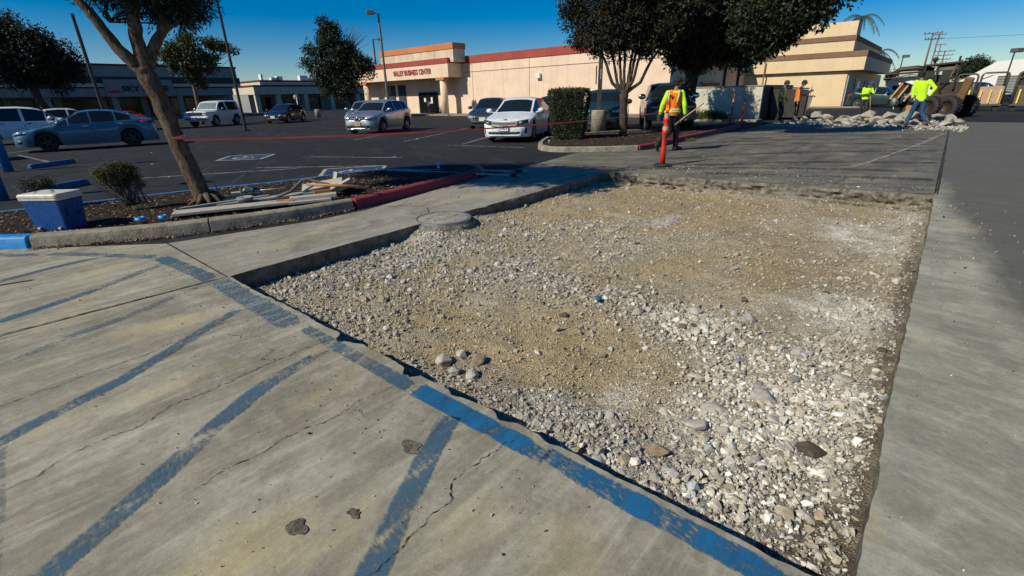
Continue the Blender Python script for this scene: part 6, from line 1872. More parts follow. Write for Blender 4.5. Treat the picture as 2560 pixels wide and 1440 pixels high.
def V3(p): return Vector(p)
def torso_rings(J, grow=0.0, lo=0, hi=1.0):
    pel, chest, neck = V3(J['pelvis']), V3(J['chest']), V3(J['neck'])
    lat = (V3(J['sb']) - V3(J['sa'])); lat.z *= .3; lat.normalize()
    hl = V3(J['hb']) - V3(J['ha']); hl.z = 0; hl.normalize()
    spec_ = [(-.12, .135, .105), (0.0, .165, .115), (.25, .15, .105), (.6, .175, .12), (.85, .19, .12), (1.0, .185, .105), (1.1, .12, .08), (1.2, .06, .06)]
    out = []
    for t, a, b in spec_:
        if t < lo - .13 or t > hi + .21: continue
        c = pel + (chest - pel) * (t / .8) if t < .8 else chest + (neck - chest) * ((t - .8) / .4)
        k = max(0, min(1, t)); ax = (hl * (1 - k) + lat * k).normalized(); az = (neck - pel).normalized()
        ay = az.cross(ax).normalized()
        out.append([c + ax * ((a + grow) * math.cos(q)) + ay * ((b + grow) * math.sin(q)) for q in [2 * PI * i / 18 for i in range(18)]])
    return out
def remesh(o, vs=.014, it=6, fac=.5):
    r = o.modifiers.new('remesh', 'REMESH'); r.mode = 'VOXEL'; r.voxel_size = vs; r.use_smooth_shade = True
    s = o.modifiers.new('smooth', 'SMOOTH'); s.iterations = it; s.factor = fac
    return o
def hand(mb, wrist, elbow, curl=.6, sgn=1, s=1.1):
    w, e = V3(wrist), V3(elbow); d = (w - e).normalized()
    side = d.cross(Vector((0, 1, 0)));  side = side.normalized() if side.length > .1 else Vector((1, 0, 0))
    nrm = d.cross(side).normalized()
    palm = w + d * .045 * s
    q = Matrix((side, nrm, d)).transposed()
    mb.ell(palm, (.042 * s, .022 * s, .055 * s), 10, 8, q)
    for i, (o, L) in enumerate(((-.030, .068), (-.010, .078), (.010, .073), (.029, .058))):
        p0 = palm + side * o * s + d * .04 * s
        p1 = p0 + (d * math.cos(curl * .5) + nrm * math.sin(curl * .5)) * L * .5 * s
        p2 = p1 + (d * math.cos(curl * 1.6) + nrm * math.sin(curl * 1.6)) * L * .5 * s
        mb.capsule(p0, p1, .0105 * s, .0095 * s, 8); mb.capsule(p1, p2, .0095 * s, .008 * s, 8)
    t0 = palm - side * .036 * s * sgn - d * .015 * s; t1 = t0 + (d * .6 - side * .6 * sgn + nrm * .4) * .04 * s
    mb.capsule(t0, t1, .013 * s, .011 * s, 8); mb.capsule(t1, t1 + (d * .8 + nrm * .5) * .03 * s, .011 * s, .009 * s, 8)
def person(label, base, J, st, group=None):
    bx_, by_ = base; D = math.hypot(bx_, by_); v = (bx_ / D, by_ / D); r = (v[1], -v[0])
    t = thing('person', label, 'person', (bx_, by_, st.get('z', 0)), math.atan2(r[1], r[0]), group)
    k = 1.08
    mb = MB()
    mb.loft(torso_rings(J, -.012)); mb.capsule(J['chest'], J['neck'], .09, .062)
    H = V3(J['head']); F = V3(J['face']).normalized(); U = Vector((0, 0, 1)); Sd = F.cross(U).normalized(); U2 = Sd.cross(F)
    q = Matrix((Sd, F, U2)).transposed()
    mb.capsule(J['neck'], H - U2 * .03, .06, .058)
    mb.ell(H, (.082 * k, .098 * k, .118 * k), 18, 14, q)
    mb.ell(H + F * .045 - U2 * .055, (.058, .055, .062), 12, 10, q)            # jaw
    mb.ell(H + F * .108 - U2 * .012, (.014, .022, .026), 8, 8, q)               # nose
    mb.ell(H + F * .092 - U2 * .062, (.026, .012, .010), 8, 6, q)               # mouth
    for s_ in (-1, 1): mb.ell(H + Sd * s_ * .088 - U2 * .01, (.012, .02, .032), 8, 8, q)
    for s_ in ('a', 'b'):
        mb.capsule(J['s' + s_], J['e' + s_], .056 * k, .045 * k); mb.capsule(J['e' + s_], J['w' + s_], .045 * k, .031 * k)
        mb.capsule(J['h' + s_], J['k' + s_], .088 * k, .062 * k); mb.capsule(J['k' + s_], J['f' + s_], .060 * k, .040 * k)
        mb.capsule(J['f' + s_], J['t' + s_], .040, .030)
        if st.get('gloves') is None: hand(mb, J['w' + s_], J['e' + s_], st.get('curl', .7), 1 if s_ == 'a' else -1)
    b = remesh(mb.build('body', m_skin, t, fix=False), .013)
    # trousers
    mb = MB(); mb.loft(torso_rings(J, .012, 0, .0 + .05)[:3]); 
    for s_ in ('a', 'b'):
        mb.capsule(J['h' + s_], J['k' + s_], .108 * k, .080 * k); mb.capsule(J['k' + s_], V3(J['f' + s_]) + Vector((0, 0, .02)), .080 * k, .068 * k)
        mb.ell(J['h' + s_], (.11, .11, .12), 12, 8)
    remesh(mb.build('trousers', st['trousers'], t, fix=False), .016)
    # shirt
    mb = MB(); mb.loft(torso_rings(J, .016)[0 if st.get('long') else 1:-1])
    for s_ in ('a', 'b'):
        mb.ell(V3(J['s' + s_]), (.078, .078, .078), 12, 8)
        if st.get('sleeve', 1) >= 1:
            mb.capsule(J['s' + s_], J['e' + s_], .078, .064); mb.capsule(J['e' + s_], V3(J['w' + s_]).lerp(V3(J['e' + s_]), .08), .064, .048)
        else:
            mb.capsule(J['s' + s_], V3(J['s' + s_]).lerp(V3(J['e' + s_]), st.get('sleeve', .5)), .078, .07)
    remesh(mb.build('shirt', st['shirt'], t, fix=False), .015)
    if st.get('vest'):
        mb = MB(); mb.loft(torso_rings(J, .036)[0:-2])
        for s_ in ('a', 'b'): mb.ell(V3(J['s' + s_]).lerp(V3(J['chest']) + Vector((0, 0, .12)), .45), (.095, .095, .07), 12, 8)
        remesh(mb.build('vest', st['vest'], t, fix=False), .015)
    for (part, mat, lo_, hi_) in st.get('bands', []):
        R_ = torso_rings(J, .054)
        pel, neck = V3(J['pelvis']), V3(J['neck'])
        # interpolate two rings around the given heights
        def ring_at(tt):
            n = len(R_) - 1; f = max(0, min(n - 1e-3, tt * n)); i = int(f); u = f - i
            return [R_[i][q_].lerp(R_[i + 1][q_], u) for q_ in range(18)]
        mb = MB(); mb.loft([ring_at(lo_ + (hi_ - lo_) * u / 3) for u in range(4)], caps=False); mb.build(part, mat, t, fix=False)
    for (part, mat, pts, w) in st.get('straps', []):
        mb = MB(); mb.tube([V3(p) for p in pts], w, 6); mb.build(part, mat, t)
    # cap
    mb = MB(); pr = []
    rings = []
    for a in range(0, 8):
        ph = R(5 + a * 12.5); rings.append([H + U2 * (.02 + .112 * k * math.cos(ph)) + Sd * (.096 * k * math.sin(ph) * math.cos(tq)) + F * (.112 * k * math.sin(ph) * math.sin(tq) - .006) for tq in [2 * PI * i / 16 for i in range(16)]])
    mb.loft(rings, caps=True)
    br = []
    for i in range(9):
        a = R(20 + i * 17.5); br.append(H + U2 * .035 + Sd * (.085 * math.cos(a)) + F * (.095 + .085 * math.sin(a)))
    bi = [H + U2 * .045 + Sd * (.088 * math.cos(R(20 + i * 17.5))) + F * (.06 + .03 * math.sin(R(20 + i * 17.5))) for i in range(9)]
    mb.loft([bi, br], caps=False, closed=False); 
    o = mb.build('cap', st['cap'], t, fix=False)
    so = o.modifiers.new('depth', 'SOLIDIFY'); so.thickness = .008
    mb = MB(); mb.ell(H - F * .028 + U2 * .0, (.088 * k, .085 * k, .098 * k), 14, 10, q); mb.ell(H - F * .05 - U2 * .055, (.065, .05, .05), 10, 8, q); mb.build('hair', m_hair, t, fix=False)
    mb = MB()
    for s_ in (-1, 1): mb.ell(H + F * .098 + Sd * s_ * .032 + U2 * .012, (.013, .008, .007), 8, 6, q)
    mb.build('eye', m_hair, t, fix=False)
    for s_ in ('a', 'b'):
        f, to = V3(J['f' + s_]), V3(J['t' + s_]); d = (to - f); dn = Vector((d.x, d.y, d.z)).normalized()
        low = J.get('heel' + s_, None)
        heel = V3(low) if low else f + Vector((-d.x * .28, -d.y * .28, -.045))
        mb = MB(); mb.capsule(f + Vector((0, 0, .10)), f, .060, .056); mb.capsule(heel, to, .05, .045); mb.capsule(f, heel, .054, .05); mb.capsule(f, f.lerp(to, .6), .056, .046)
        o = mb.build('boot', st['boots'], t, fix=False); remesh(o, .012)
        if st.get('gloves'):
            mb = MB(); mb.capsule(V3(J['w' + s_]).lerp(V3(J['e' + s_]), .12), J['w' + s_], .042, .038); hand(mb, J['w' + s_], J['e' + s_], st.get('curl', .8), 1 if s_ == 'a' else -1, 1.2)
            remesh(mb.build('glove', st['gloves'], t, fix=False), .0085, 2)
    return t
def tool_at(base, name, label, cat, fn):
    D = math.hypot(*base); v = (base[0] / D, base[1] / D); r = (v[1], -v[0])
    t = thing(name, label, cat, (base[0], base[1], 0), math.atan2(r[1], r[0])); fn(t); return t
m_handle = simple('pale_wood_handle', (.42, .26, .12), .6, var=.2, scale=14)
m_handler = simple('reddish_wood_handle', (.26, .11, .06), .6, var=.2, scale=14)
m_blade = simple('worn_steel_blade', (.55, .55, .53), .35, .8)
# --- walking worker in front of the pickup
W1 = (-5.62, 13.05)
J1 = dict(pelvis=(0.02, 0, 1.0), chest=(.05, .02, 1.42), neck=(.075, .03, 1.60), head=(.10, .05, 1.76), face=(.85, .55, -.05),
          sa=(-.12, -.02, 1.50), sb=(.225, .02, 1.50), ea=(-.235, -.06, 1.22), eb=(.32, -.04, 1.21), wa=(-.285, -.04, .98), wb=(.36, .0, .97),
          ha=(-.07, .0, .95), hb=(.11, .02, .95), ka=(-.0, .06, .53), fa=(-.255, -.08, .245), ta=(-.27, -.0, .05), heela=(-.31, -.09, .18),
          kb=(.17, .22, .53), fb=(.20, .30, .10), tb=(.36, .45, .04))
person('worker in orange vest over lime sleeves striding past the pickup, back to us', W1, J1,
       dict(trousers=f_black, shirt=f_lime, vest=f_orange, boots=f_bootd, gloves=f_glove, cap=f_capb,
            bands=[('reflective_band', f_reflw, .17, .26), ('reflective_band', f_refl, .19, .235), ('reflective_band', f_refl, -.02, .03)],
            straps=[('reflective_strap', f_reflw, [(-.10, -.10, 1.53), (-.10, -.165, 1.40), (-.085, -.175, 1.24)], .022), ('reflective_strap', f_refl, [(-.115, -.10, 1.535), (-.118, -.17, 1.40), (-.105, -.178, 1.22)], .020),
                    ('reflective_strap', f_reflw, [(.18, -.08, 1.56), (.155, -.15, 1.42), (.13, -.155, 1.26)], .03), ('reflective_strap', f_refl, [(.18, -.09, 1.565), (.158, -.165, 1.42), (.13, -.172, 1.24)], .021)]))
pw = [o for o in bpy.data.objects if o.get('label', '').startswith('worker in orange vest')][0]
text_mesh('IF', .10, m_trim, 'vest_mark', pw, Matrix.Translation((-.03, -.186, 1.42)) @ Matrix.Rotation(PI / 2, 4, 'X'), .002, .006)
def f(t):
    mb = MB(); mb.tube([(.12, -.06, .70), (.36, -.01, .90), (.60, .04, 1.08), (.80, .08, 1.24)], [.017] * 4, 8); mb.build('handle', m_handle, t)
    mb = MB(); mb.tube([(.12, -.06, .70), (.24, -.04, .80)], .021, 8); mb.build('grip', m_handler, t)
tool_at(W1, 'tool_handle', 'long wooden tool handle carried in the right hand of the walking worker', 'tool', f)
# --- worker in yellow vest and pink shirt
W2 = (-6.24, 27.58)
J2 = dict(pelvis=(-.07, 0, 1.0), chest=(-.07, 0, 1.45), neck=(-.02, 0, 1.65), head=(.045, 0, 1.81), face=(1, -.1, -.25),
          sa=(-.07, .2, 1.57), sb=(-.08, -.2, 1.57), ea=(.0, .24, 1.27), eb=(-.03, -.25, 1.24), wa=(.13, .2, 1.10), wb=(.02, -.24, .97),
          ha=(-.06, .10, .95), hb=(-.07, -.10, .95), ka=(.05, .13, .52), fa=(.0, .14, .09), ta=(.19, .14, .04), kb=(.0, -.12, .52), fb=(-.14, -.12, .10), tb=(.05, -.13, .04))
person('worker in yellow vest over pink t-shirt standing before the dumpster, bare arms', W2, J2,
       dict(trousers=f_black, shirt=f_pinkt, sleeve=.5, vest=f_vesty, boots=f_bootd, gloves=f_gloveg, cap=f_capg, bands=[('reflective_band', f_refl, .26, .33)]))
# --- worker in orange shirt with shovel
W3 = (-5.59, 28.12)
J3 = dict(pelvis=(-.12, 0, 1.0), chest=(-.10, 0, 1.45), neck=(-.03, 0, 1.64), head=(.035, 0, 1.80), face=(1, -.15, -.5),
          sa=(-.06, .2, 1.57), sb=(-.07, -.2, 1.57), ea=(.05, .24, 1.27), eb=(.12, -.24, 1.27), wa=(.20, .14, 1.26), wb=(.33, -.14, 1.40),
          ha=(-.11, .10, .95), hb=(-.12, -.10, .95), ka=(-.06, .13, .52), fa=(-.10, .14, .09), ta=(.09, .14, .04), kb=(-.06, -.12, .52), fb=(-.12, -.12, .09), tb=(.07, -.13, .04))
person('worker in orange shirt with dark sleeves looking down, holding a pole upright', W3, J3,
       dict(trousers=f_black, shirt=f_navy, vest=f_orange, boots=f_boot, gloves=f_glove, cap=f_capn))
def f(t):
    mb = MB(); mb.tube([(.31, -.17, .10), (.385, -.16, 1.66)], [.018, .018], 8); mb.build('handle', m_handler, t)
    mb = MB(); mb.box((.31, -.17, .06), (.16, .03, .1)); mb.build('head', m_blade, t)
tool_at(W3, 'rake', 'reddish upright tool pole gripped by the orange-shirted worker', 'tool', f)
def f(t):
    mb = MB(); mb.tube([(-.08, -.32, .3), (-.10, -.30, 1.5)], [.018, .018], 8); mb.build('handle', m_handle, t)
    mb = MB(); mb.box((-.08, -.33, .16), (.2, .03, .32), Matrix.Rotation(R(10), 3, 'X'), .8); mb.build('blade', m_blade, t, .01)
tool_at(W3, 'shovel', 'shovel with bright blade standing in front of the orange-shirted worker', 'shovel', f)
# --- leaning worker behind rubble
W4 = (-3.45, 34.05)
J4 = dict(pelvis=(-.14, 0, .93), chest=(-.14, -.02, 1.36), neck=(-.08, -.04, 1.55), head=(-.02, -.07, 1.70), face=(.8, -.5, -.4),
          sa=(-.30, -.02, 1.48), sb=(.04, .04, 1.48), ea=(-.30, -.22, 1.22), eb=(.17, -.08, 1.2), wa=(-.04, -.28, 1.26), wb=(.06, -.28, 1.22),
          ha=(-.22, .0, .9), hb=(-.04, .02, .9), ka=(-.24, -.04, .5), fa=(-.24, .0, .1), ta=(-.20, -.2, .04), kb=(.0, .0, .5), fb=(.05, .04, .1), tb=(.12, -.14, .04))
person('worker in lime long-sleeved shirt and blue cap leaning on a shovel by the tan building', W4, J4,
       dict(trousers=f_charc, shirt=f_lime, boots=f_bootd, gloves=f_glove, cap=f_capbl, curl=1.2))
def f(t):
    mb = MB(); mb.tube([(.22, -.33, .2), (.02, -.33, 1.32)], [.018, .018], 8); mb.build('handle', m_handle, t)
    mb = MB(); mb.box((.25, -.33, .1), (.2, .03, .28), Matrix.Rotation(R(-10), 3, 'Y'), 1.2); mb.build('blade', m_blade, t, .01)
tool_at(W4, 'shovel', 'shovel under the hands of the leaning worker in blue cap', 'shovel', f)
# --- worker with hand on hip in jeans
W5 = (-.80, 25.47)
J5 = dict(pelvis=(-.08, 0, 1.04), chest=(-.17, .02, 1.55), neck=(-.24, .04, 1.77), head=(-.285, .07, 1.92), face=(-.35, .9, -.15),
          sa=(-.37, .0, 1.68), sb=(.02, .02, 1.69), ea=(-.39, -.03, 1.36), eb=(.25, -.10, 1.44), wa=(-.36, -.06, 1.10), wb=(.13, -.12, 1.15),
          ha=(-.17, .0, 1.0), hb=(.03, .0, 1.0), ka=(-.27, .05, .55), fa=(-.36, -.03, .10), ta=(-.58, .0, .04), kb=(.06, .05, .55), fb=(.26, -.04, .22), tb=(.12, -.02, .05), heelb=(.33, -.05, .22))
person('worker in bright lime shirt and blue jeans, hand on hip, back to us', W5, J5,
       dict(trousers=f_jeans, shirt=f_lime, long=True, boots=f_boot, gloves=f_glove, cap=f_capb, bands=[]))
# person half seen behind the digger
# ================================================================== DELINEATORS, TAPE
m_orr = simple('red_orange_plastic', (.72, .035, .012), .45, var=.12, scale=12, dirt=((.25, .03, .02), .4))
m_orr2 = simple('orange_plastic', (.80, .12, .015), .45, var=.1, scale=12)
m_reflc = simple('white_reflective_collar', (.34, .37, .37), .35, var=.2, scale=20)
def delineator(x, y, h, label, mat, lean=0, base=True, s=1.0):
    t = thing('delineator_post', label, 'delineator post', (x, y, 0), random.uniform(0, 3), 'orange channelizer posts')
    if base:
        mb = MB(); mb.lathe([(0, 0), (.19 * s, 0), (.20 * s, .02), (.19 * s, .042), (.12 * s, .055), (.07 * s, .06), (0, .06)], n=28); mb.build('rubber_base', m_black, t)
    mb = MB()
    hh = h - .26
    mb.lathe([(0, .05), (.058, .05), (.054, .35), (.050, hh * .62), (.066, hh * .64), (.066, hh * .70), (.05, hh * .71), (.048, hh * .86), (.062, hh * .88), (.062, hh * .92), (.046, hh * .93), (.044, hh), (0, hh)], n=20)
    mb.build('post', mat, t)
    for z0, z1, r in ((hh * .70, hh * .76, .0665), (hh * .93, hh * 1.0, .0495)):
        mb = MB(); mb.lathe([(r, z0), (r, z1)], n=20); mb.build('reflective_collar', m_reflc, t)
    mb = MB(); mb.lathe([(0, hh), (.035, hh), (.035, hh + .08), (0, hh + .08)], n=14)
    mb.tube([(-.045, 0, hh + .06), (-.052, 0, h - .02), (0, 0, h), (.052, 0, h - .02), (.045, 0, hh + .06)], .013, 8)
    mb.build('handle', mat, t)
    return t
d1 = delineator(-4.53, 10.31, 1.36, 'red orange channelizer post on black rubber base at the far pit corner', m_orr)
d1.rotation_euler = (0, 0, R(22))
mb = MB(); rr = random.Random(2)
for i in range(11):
    z = .28 + i * .045
    mb.box((rr.uniform(-.004, .004), -.056, z), (.022, .006, .022 + rr.uniform(-.008, .008)))
mb.build('black_print', m_trim, d1)
delineator(-8.2, 26.4, 1.38, 'orange channelizer post before the pale wall, the left one of two', m_orr2, base=False)
delineator(-8.12, 28.0, 1.22, 'red channelizer post before the pale wall, the right one of two', m_orr)
# red caution tape from the tree to the delineator
m_tape = simple('red_caution_tape', (.95, .16, .15), .35, var=.1, spec=.5)
a = Vector((-8.14, 2.24, 1.045)); b = Vector((-4.60, 10.26, 1.12))
mb = MB(); n = 60; vs = []
for i in range(n + 1):
    t_ = i / n; p = a.lerp(b, t_); p.z -= .10 * 4 * t_ * (1 - t_)
    tw = R(25 + 50 * t_ + 12 * math.sin(t_ * 17)); h_ = .017 + .012 * t_
    d = (b - a).normalized(); s_ = d.cross(Vector((0, 0, 1))).normalized()
    off = Vector((0, 0, 1)) * h_ * math.cos(tw) + s_ * h_ * math.sin(tw)
    vs += [p + off, p - off]
mb.add(vs, [(2 * i, 2 * i + 1, 2 * i + 3, 2 * i + 2) for i in range(n)])
o = mb.build('caution_tape', m_tape); tag(o, 'long red caution tape strung from the leaning trunk to the channelizer post', 'tape')
mb = MB(); mb.lathe([(.112, -.028), (.114, .0), (.112, .03)], n=28); mb.lathe([(.115, -.012), (.117, .01), (.115, .042)], n=28)
o = mb.build('wrapped_tape', m_tape); o.location = (-8.232, 2.195, 1.082); o.scale = (.95,) * 3; o.rotation_euler = (R(14), R(5), .3)
tag(o, 'red tape wound round the leaning tree trunk', 'tape')

# ================================================================== THINGS ON THE PLANTER
# cooler
ck = thing('cooler', 'scuffed blue cooler with dirty white lid standing in the planter bed', 'cooler', (-8.08, .665, .10), R(38))
ck.scale = (.95,) * 3
m_cool = simple('scuffed_blue_plastic', (.003, .055, .21), .5, var=.2, scale=9, spec=.3, dirt=((.08, .12, .2), .4))
m_lid = simple('dirty_white_plastic', (.58, .54, .45), .5, var=.12, scale=14, dirt=((.2, .15, .1), .7))
mb = MB(); rings = []
for z, ky, kx in ((0, .135, .20), (.02, .15, .215), (.40, .182, .252)):
    ring = []
    for cx, cy, a0 in ((1, 1, 0), (-1, 1, 90), (-1, -1, 180), (1, -1, 270)):
        for j in range(4):
            a = R(a0 + j * 30); ring.append((cx * (kx - .03) + .03 * math.cos(a), cy * (ky - .03) + .03 * math.sin(a), z))
    rings.append(ring)
mb.loft(rings, smooth=False); mb.build('body', m_cool, ck, .006)
mb = MB(); rings = []
for z, g_ in ((.402, 0), (.41, .012), (.435, .014), (.436, .004), (.442, .004), (.443, .016), (.47, .016), (.485, .004), (.49, -.03)):
    ring = []
    ky, kx = .182 + g_, .252 + g_
    for cx, cy, a0 in ((1, 1, 0), (-1, 1, 90), (-1, -1, 180), (1, -1, 270)):
        for j in range(4):
            a = R(a0 + j * 30); ring.append((cx * (kx - .035) + .035 * math.cos(a), cy * (ky - .035) + .035 * math.sin(a), z))
    rings.append(ring)
mb.loft(rings, smooth=False); mb.build('lid', m_lid, ck)
mb = MB()
for x, y in ((-.05, .1), (.06, -.02), (-.04, -.14)): mb.lathe([(0, 0), (.022, 0), (.02, .006), (0, .004)], (y, x, .49), 10)
mb.build('cup_mark', m_black, ck)
for sy in (-1, 1):
    mb = MB(); mb.box((sy * .238, 0, .26), (.03, .16, .05)); mb.box((sy * .25, -.08, .24), (.02, .02, .12)); mb.box((sy * .25, .08, .24), (.02, .02, .12)); mb.build('side_handle', m_cool, ck, .005)
mb = MB(); mb.box((.14, -.165, .05), (.03, .03, .025)); mb.box((-.14, -.165, .05), (.03, .03, .025)); mb.build('drain_plug', m_lid, ck)
# blue tape rings
m_cyan = simple('bright_blue_tape', (.01, .27, .62), .45, var=.1)
for i, (x, y, r, lb) in enumerate(((-7.54, 1.36, .056, 'bright blue ring lying on the kerb edge, the left one'), (-7.42, 1.58, .05, 'bright blue ring lying on the kerb edge, the right one'))):
    o = thing('tape_roll', lb, 'tape roll', (x, y, .15), 0, 'blue rings on the kerb')
    mb = MB(); mb.lathe([(r, 0), (r, .035), (r - .012, .037), (r - .012, 0), (r, 0)], n=24); mb.build('ring', m_cyan, o)
o = MB().box((0, 0, .16), (.03, .012, .32)).build('blue_stake', m_cyan); o.location = (-8.18, 2.52, .06); tag(o, 'thin bright blue stake pushed upright into the mulch', 'stake')
# boards and tools heap
m_board = simple('pale_plastered_board', (.40, .365, .295), .75, var=.1, scale=8, dirt=((.3, .26, .2), .5))
m_boardg = simple('grey_weathered_board', (.27, .26, .23), .85, var=.2, scale=8)
m_orangew = simple('orange_wood', (.42, .19, .055), .6, var=.25, scale=10)
m_dgreen = simple('dark_green_steel', (.02, .05, .05), .45, .3)
def boardobj(p0, p1, w, h, mat, name, label, cat, tilt=0):
    a, b = Vector(p0), Vector(p1); d = b - a
    mb = MB(); mb.box((0, 0, 0), (d.length, w, h))
    o = mb.build(name, mat, None, .003); o.location = (a + b) / 2
    o.rotation_mode = 'QUATERNION'; o.rotation_quaternion = d.to_track_quat('X', 'Z') @ Quaternion((1, 0, 0), R(tilt))
    return tag(o, label, cat)
boardobj((-7.50, 1.72, .168), (-6.93, 3.03, .172), .27, .035, m_board, 'flat_board', 'long flat cream board lying along the kerb top, front of the heap', 'board')
boardobj((-7.82, 1.9, .15), (-7.52, 3.0, .19), .04, .05, m_board, 'thin_batten', 'thin pale batten behind the long cream board', 'batten')
boardobj((-7.75, 2.35, .15), (-7.20, 3.55, .20), .20, .03, m_boardg, 'grey_board', 'grey weathered board behind the cream board', 'board')
boardobj((-6.95, 3.05, .2), (-6.65, 3.62, .215), .16, .05, m_board, 'broken_slab', 'pinkish cream slab piece right of the cream board', 'slab')
boardobj((-6.84, 2.98, .165), (-6.60, 3.50, .17), .10, .035, m_board, 'broken_slab', 'thin lower slab piece close to the kerb edge', 'slab')
boardobj((-7.35, 3.45, .25), (-7.0, 3.95, .33), .22, .04, m_board, 'broken_slab', 'tilted pale slab propped on the heap, below the upright block', 'slab', 18)
boardobj((-7.38, 4.02, .17), (-7.36, 4.10, .42), .2, .09, m_board, 'upright_block', 'cream block standing upright at the back of the heap', 'block')
boardobj((-7.0, 3.75, .2), (-6.85, 4.02, .34), .05, .12, m_board, 'broken_slab', 'short pale slab leaning against the dark bucket', 'slab', 30)
def f_tool(name, label, cat, fn): 
    t = thing(name, label, cat, (0, 0, 0)); fn(t); return t
def f(t):
    mb = MB(); mb.tube([(-6.98, 3.35, .37), (-6.72, 3.72, .32), (-6.50, 4.08, .27)], [.020, .022, .024], 10); mb.build('handle', m_orangew, t)
    mb = MB(); mb.tube([(-6.52, 4.05, .275), (-6.47, 4.13, .26)], [.026, .028], 10); mb.build('cap', m_black, t)
f_tool('tool_handle', 'thick orange wooden handle lying across the heap near the red kerb', 'tool', f)
boardobj((-6.86, 3.38, .2), (-6.78, 3.62, .2), .045, .16, m_orangew, 'wood_block', 'orange wood float block standing below the thick handle', 'block')
boardobj((-7.02, 2.88, .20), (-6.86, 3.06, .20), .03, .022, m_orangew, 'wood_strip', 'short orange wood strip lying on the end of the cream board', 'strip')
def f(t):
    mb = MB(); mb.tube([(-7.30, 2.3 + .7, .2), (-7.22, 3.2, .26), (-7.28, 3.42, .38), (-7.26, 3.52, .40), (-7.12, 3.62, .34), (-7.05, 3.75, .3)], .022, 8); mb.build('strap', simple('grey_webbing', (.13, .13, .125), .8), t)
f_tool('bent_strap', 'bent grey metal strap arching over the heap of boards', 'strap', f)
def f(t):
    mb = MB(); mb.tube([(-8.3, 2.75, .2), (-7.55, 3.25, .27)], .012, 8); mb.build('blade_tube', m_galv, t)
    mb = MB(); mb.tube([(-8.32, 2.98, .20), (-8.02, 3.05, .24)], .03, 10); mb.build('handle', m_dgreen, t)
    mb = MB(); mb.tube([(-8.36, 2.97, .2), (-8.32, 2.98, .2)], .034, 10); mb.build('pale_cap', m_reflc, t)
    mb = MB(); mb.box((-7.98, 2.8, .16), (.5, .5, .015), Matrix.Rotation(R(35), 3, 'Z')); mb.build('plate', m_dgreen, t)
f_tool('hand_tool', 'dark green hand tool with pale cap lying behind the grey board', 'tool', f)
def f(t):
    mb = MB(); mb.lathe([(0, 0), (.12, 0), (.14, .12), (.135, .125), (.115, .01), (0, .01)], (-7.15, 4.1, .14), 20); mb.build('bucket', m_black, t)
f_tool('black_bucket', 'low black bucket lying behind the broken slabs', 'bucket', f)
def f(t):
    mb = MB(); mb.lathe([(0, 0), (.10, 0), (.11, .05), (.105, .055), (.09, .01), (0, .01)], (-7.43, 2.62, .2), 20); mb.build('pan', m_boardg, t)
f_tool('grey_pan', 'shallow grey pan sitting on the boards', 'pan', f)
def f(t):
    mb = MB(); mb.tube([(-7.35, 3.9, .33), (-6.95, 4.35, .22), (-6.9, 4.7, .15)], .008, 6); mb.build('rod', m_trim, t)
f_tool('steel_rod', 'thin dark rod sticking out of the heap toward the right', 'rod', f)
# two long pale poles in the tree shadow
for (p0, p1, lb) in (((-9.0, 5.9, .13), (-6.42, 7.85, .05), 'long grey screed pole in the tree shadow, the farther one'), ((-8.6, 5.9, .15), (-6.12, 7.3, .05), 'long grey screed pole crossing the kerb in the tree shadow, the nearer one')):
    t = thing('screed_pole', lb, 'pole', (0, 0, 0), 0, 'long poles lying at the tip of the planter')
    a, b = Vector(p0), Vector(p1); m_ = a.lerp(b, .93)
    mb = MB(); mb.tube([a, m_], .02, 8); mb.build('pole', m_galv, t)
    mb = MB(); mb.tube([m_, m_.lerp(b, .55)], .035, 8); mb.build('black_joint', m_black, t)
    mb = MB(); mb.tube([m_.lerp(b, .55), b], .02, 8); mb.build('tip', m_galv, t)
# water bottle
bt = thing('water_bottle', 'small clear plastic water bottle standing on the dark planter kerb', 'bottle', (-7.98, 6.78, .13))
k = NT('clear_plastic'); k.set(base=(.62, .72, .75), rough=.12, trans=.55, spec=.6)
mb = MB(); mb.lathe([(0, 0), (.031, 0), (.033, .02), (.03, .07), (.033, .09), (.033, .14), (.02, .18), (.013, .2), (.013, .215), (0, .215)], n=18); mb.build('body', k.m, bt)
mb = MB(); mb.lathe([(0, .215), (.016, .215), (.016, .235), (0, .235)], n=12); mb.build('cap', m_white, bt)
mb = MB(); mb.lathe([(.0335, .08), (.0335, .135)], n=18); mb.build('paper_label', simple('pale_label', (.35, .5, .6), .5), bt)
o = MB().lathe([(0, 0), (.03, 0), (.03, .11), (.026, .12), (0, .12)], n=14).build('drink_can', simple('white_blue_can', (.4, .45, .6), .3, .4)); o.location = (-9.06, 12.2, .14)
tag(o, 'small white and blue drink can at the foot of the clipped hedge', 'can')
o = MB().ell((0, 0, 0), (.032, .028, .022)).build('blue_scrap', m_navy); o.location = (-1.9, 3.28, -.12); o.rotation_euler = (.3, .2, 1)
tag(o, 'small blue plastic scrap lying among the pale stones', 'scrap')
for i, (x, y) in enumerate(((-20.5, 4.6), (-16.3, 3.6), (-12.9, 3.1), (-16.0, 12.6), (-11.5, 8.2), (-17.6, 16.2), (-1.0, 20.5), (-4.3, 12.2))):
    o = bpy.data.objects.new('litter_scrap', rock_protos['pale'][i % 6]); COL.objects.link(o); o.location = (x, y, .02); o.scale = (.06, .05, .02); o.rotation_euler = (0, 0, i)
    tag(o, 'small pale scrap of litter lying alone on the dark pavement', 'litter', 'scraps of litter on the pavement')

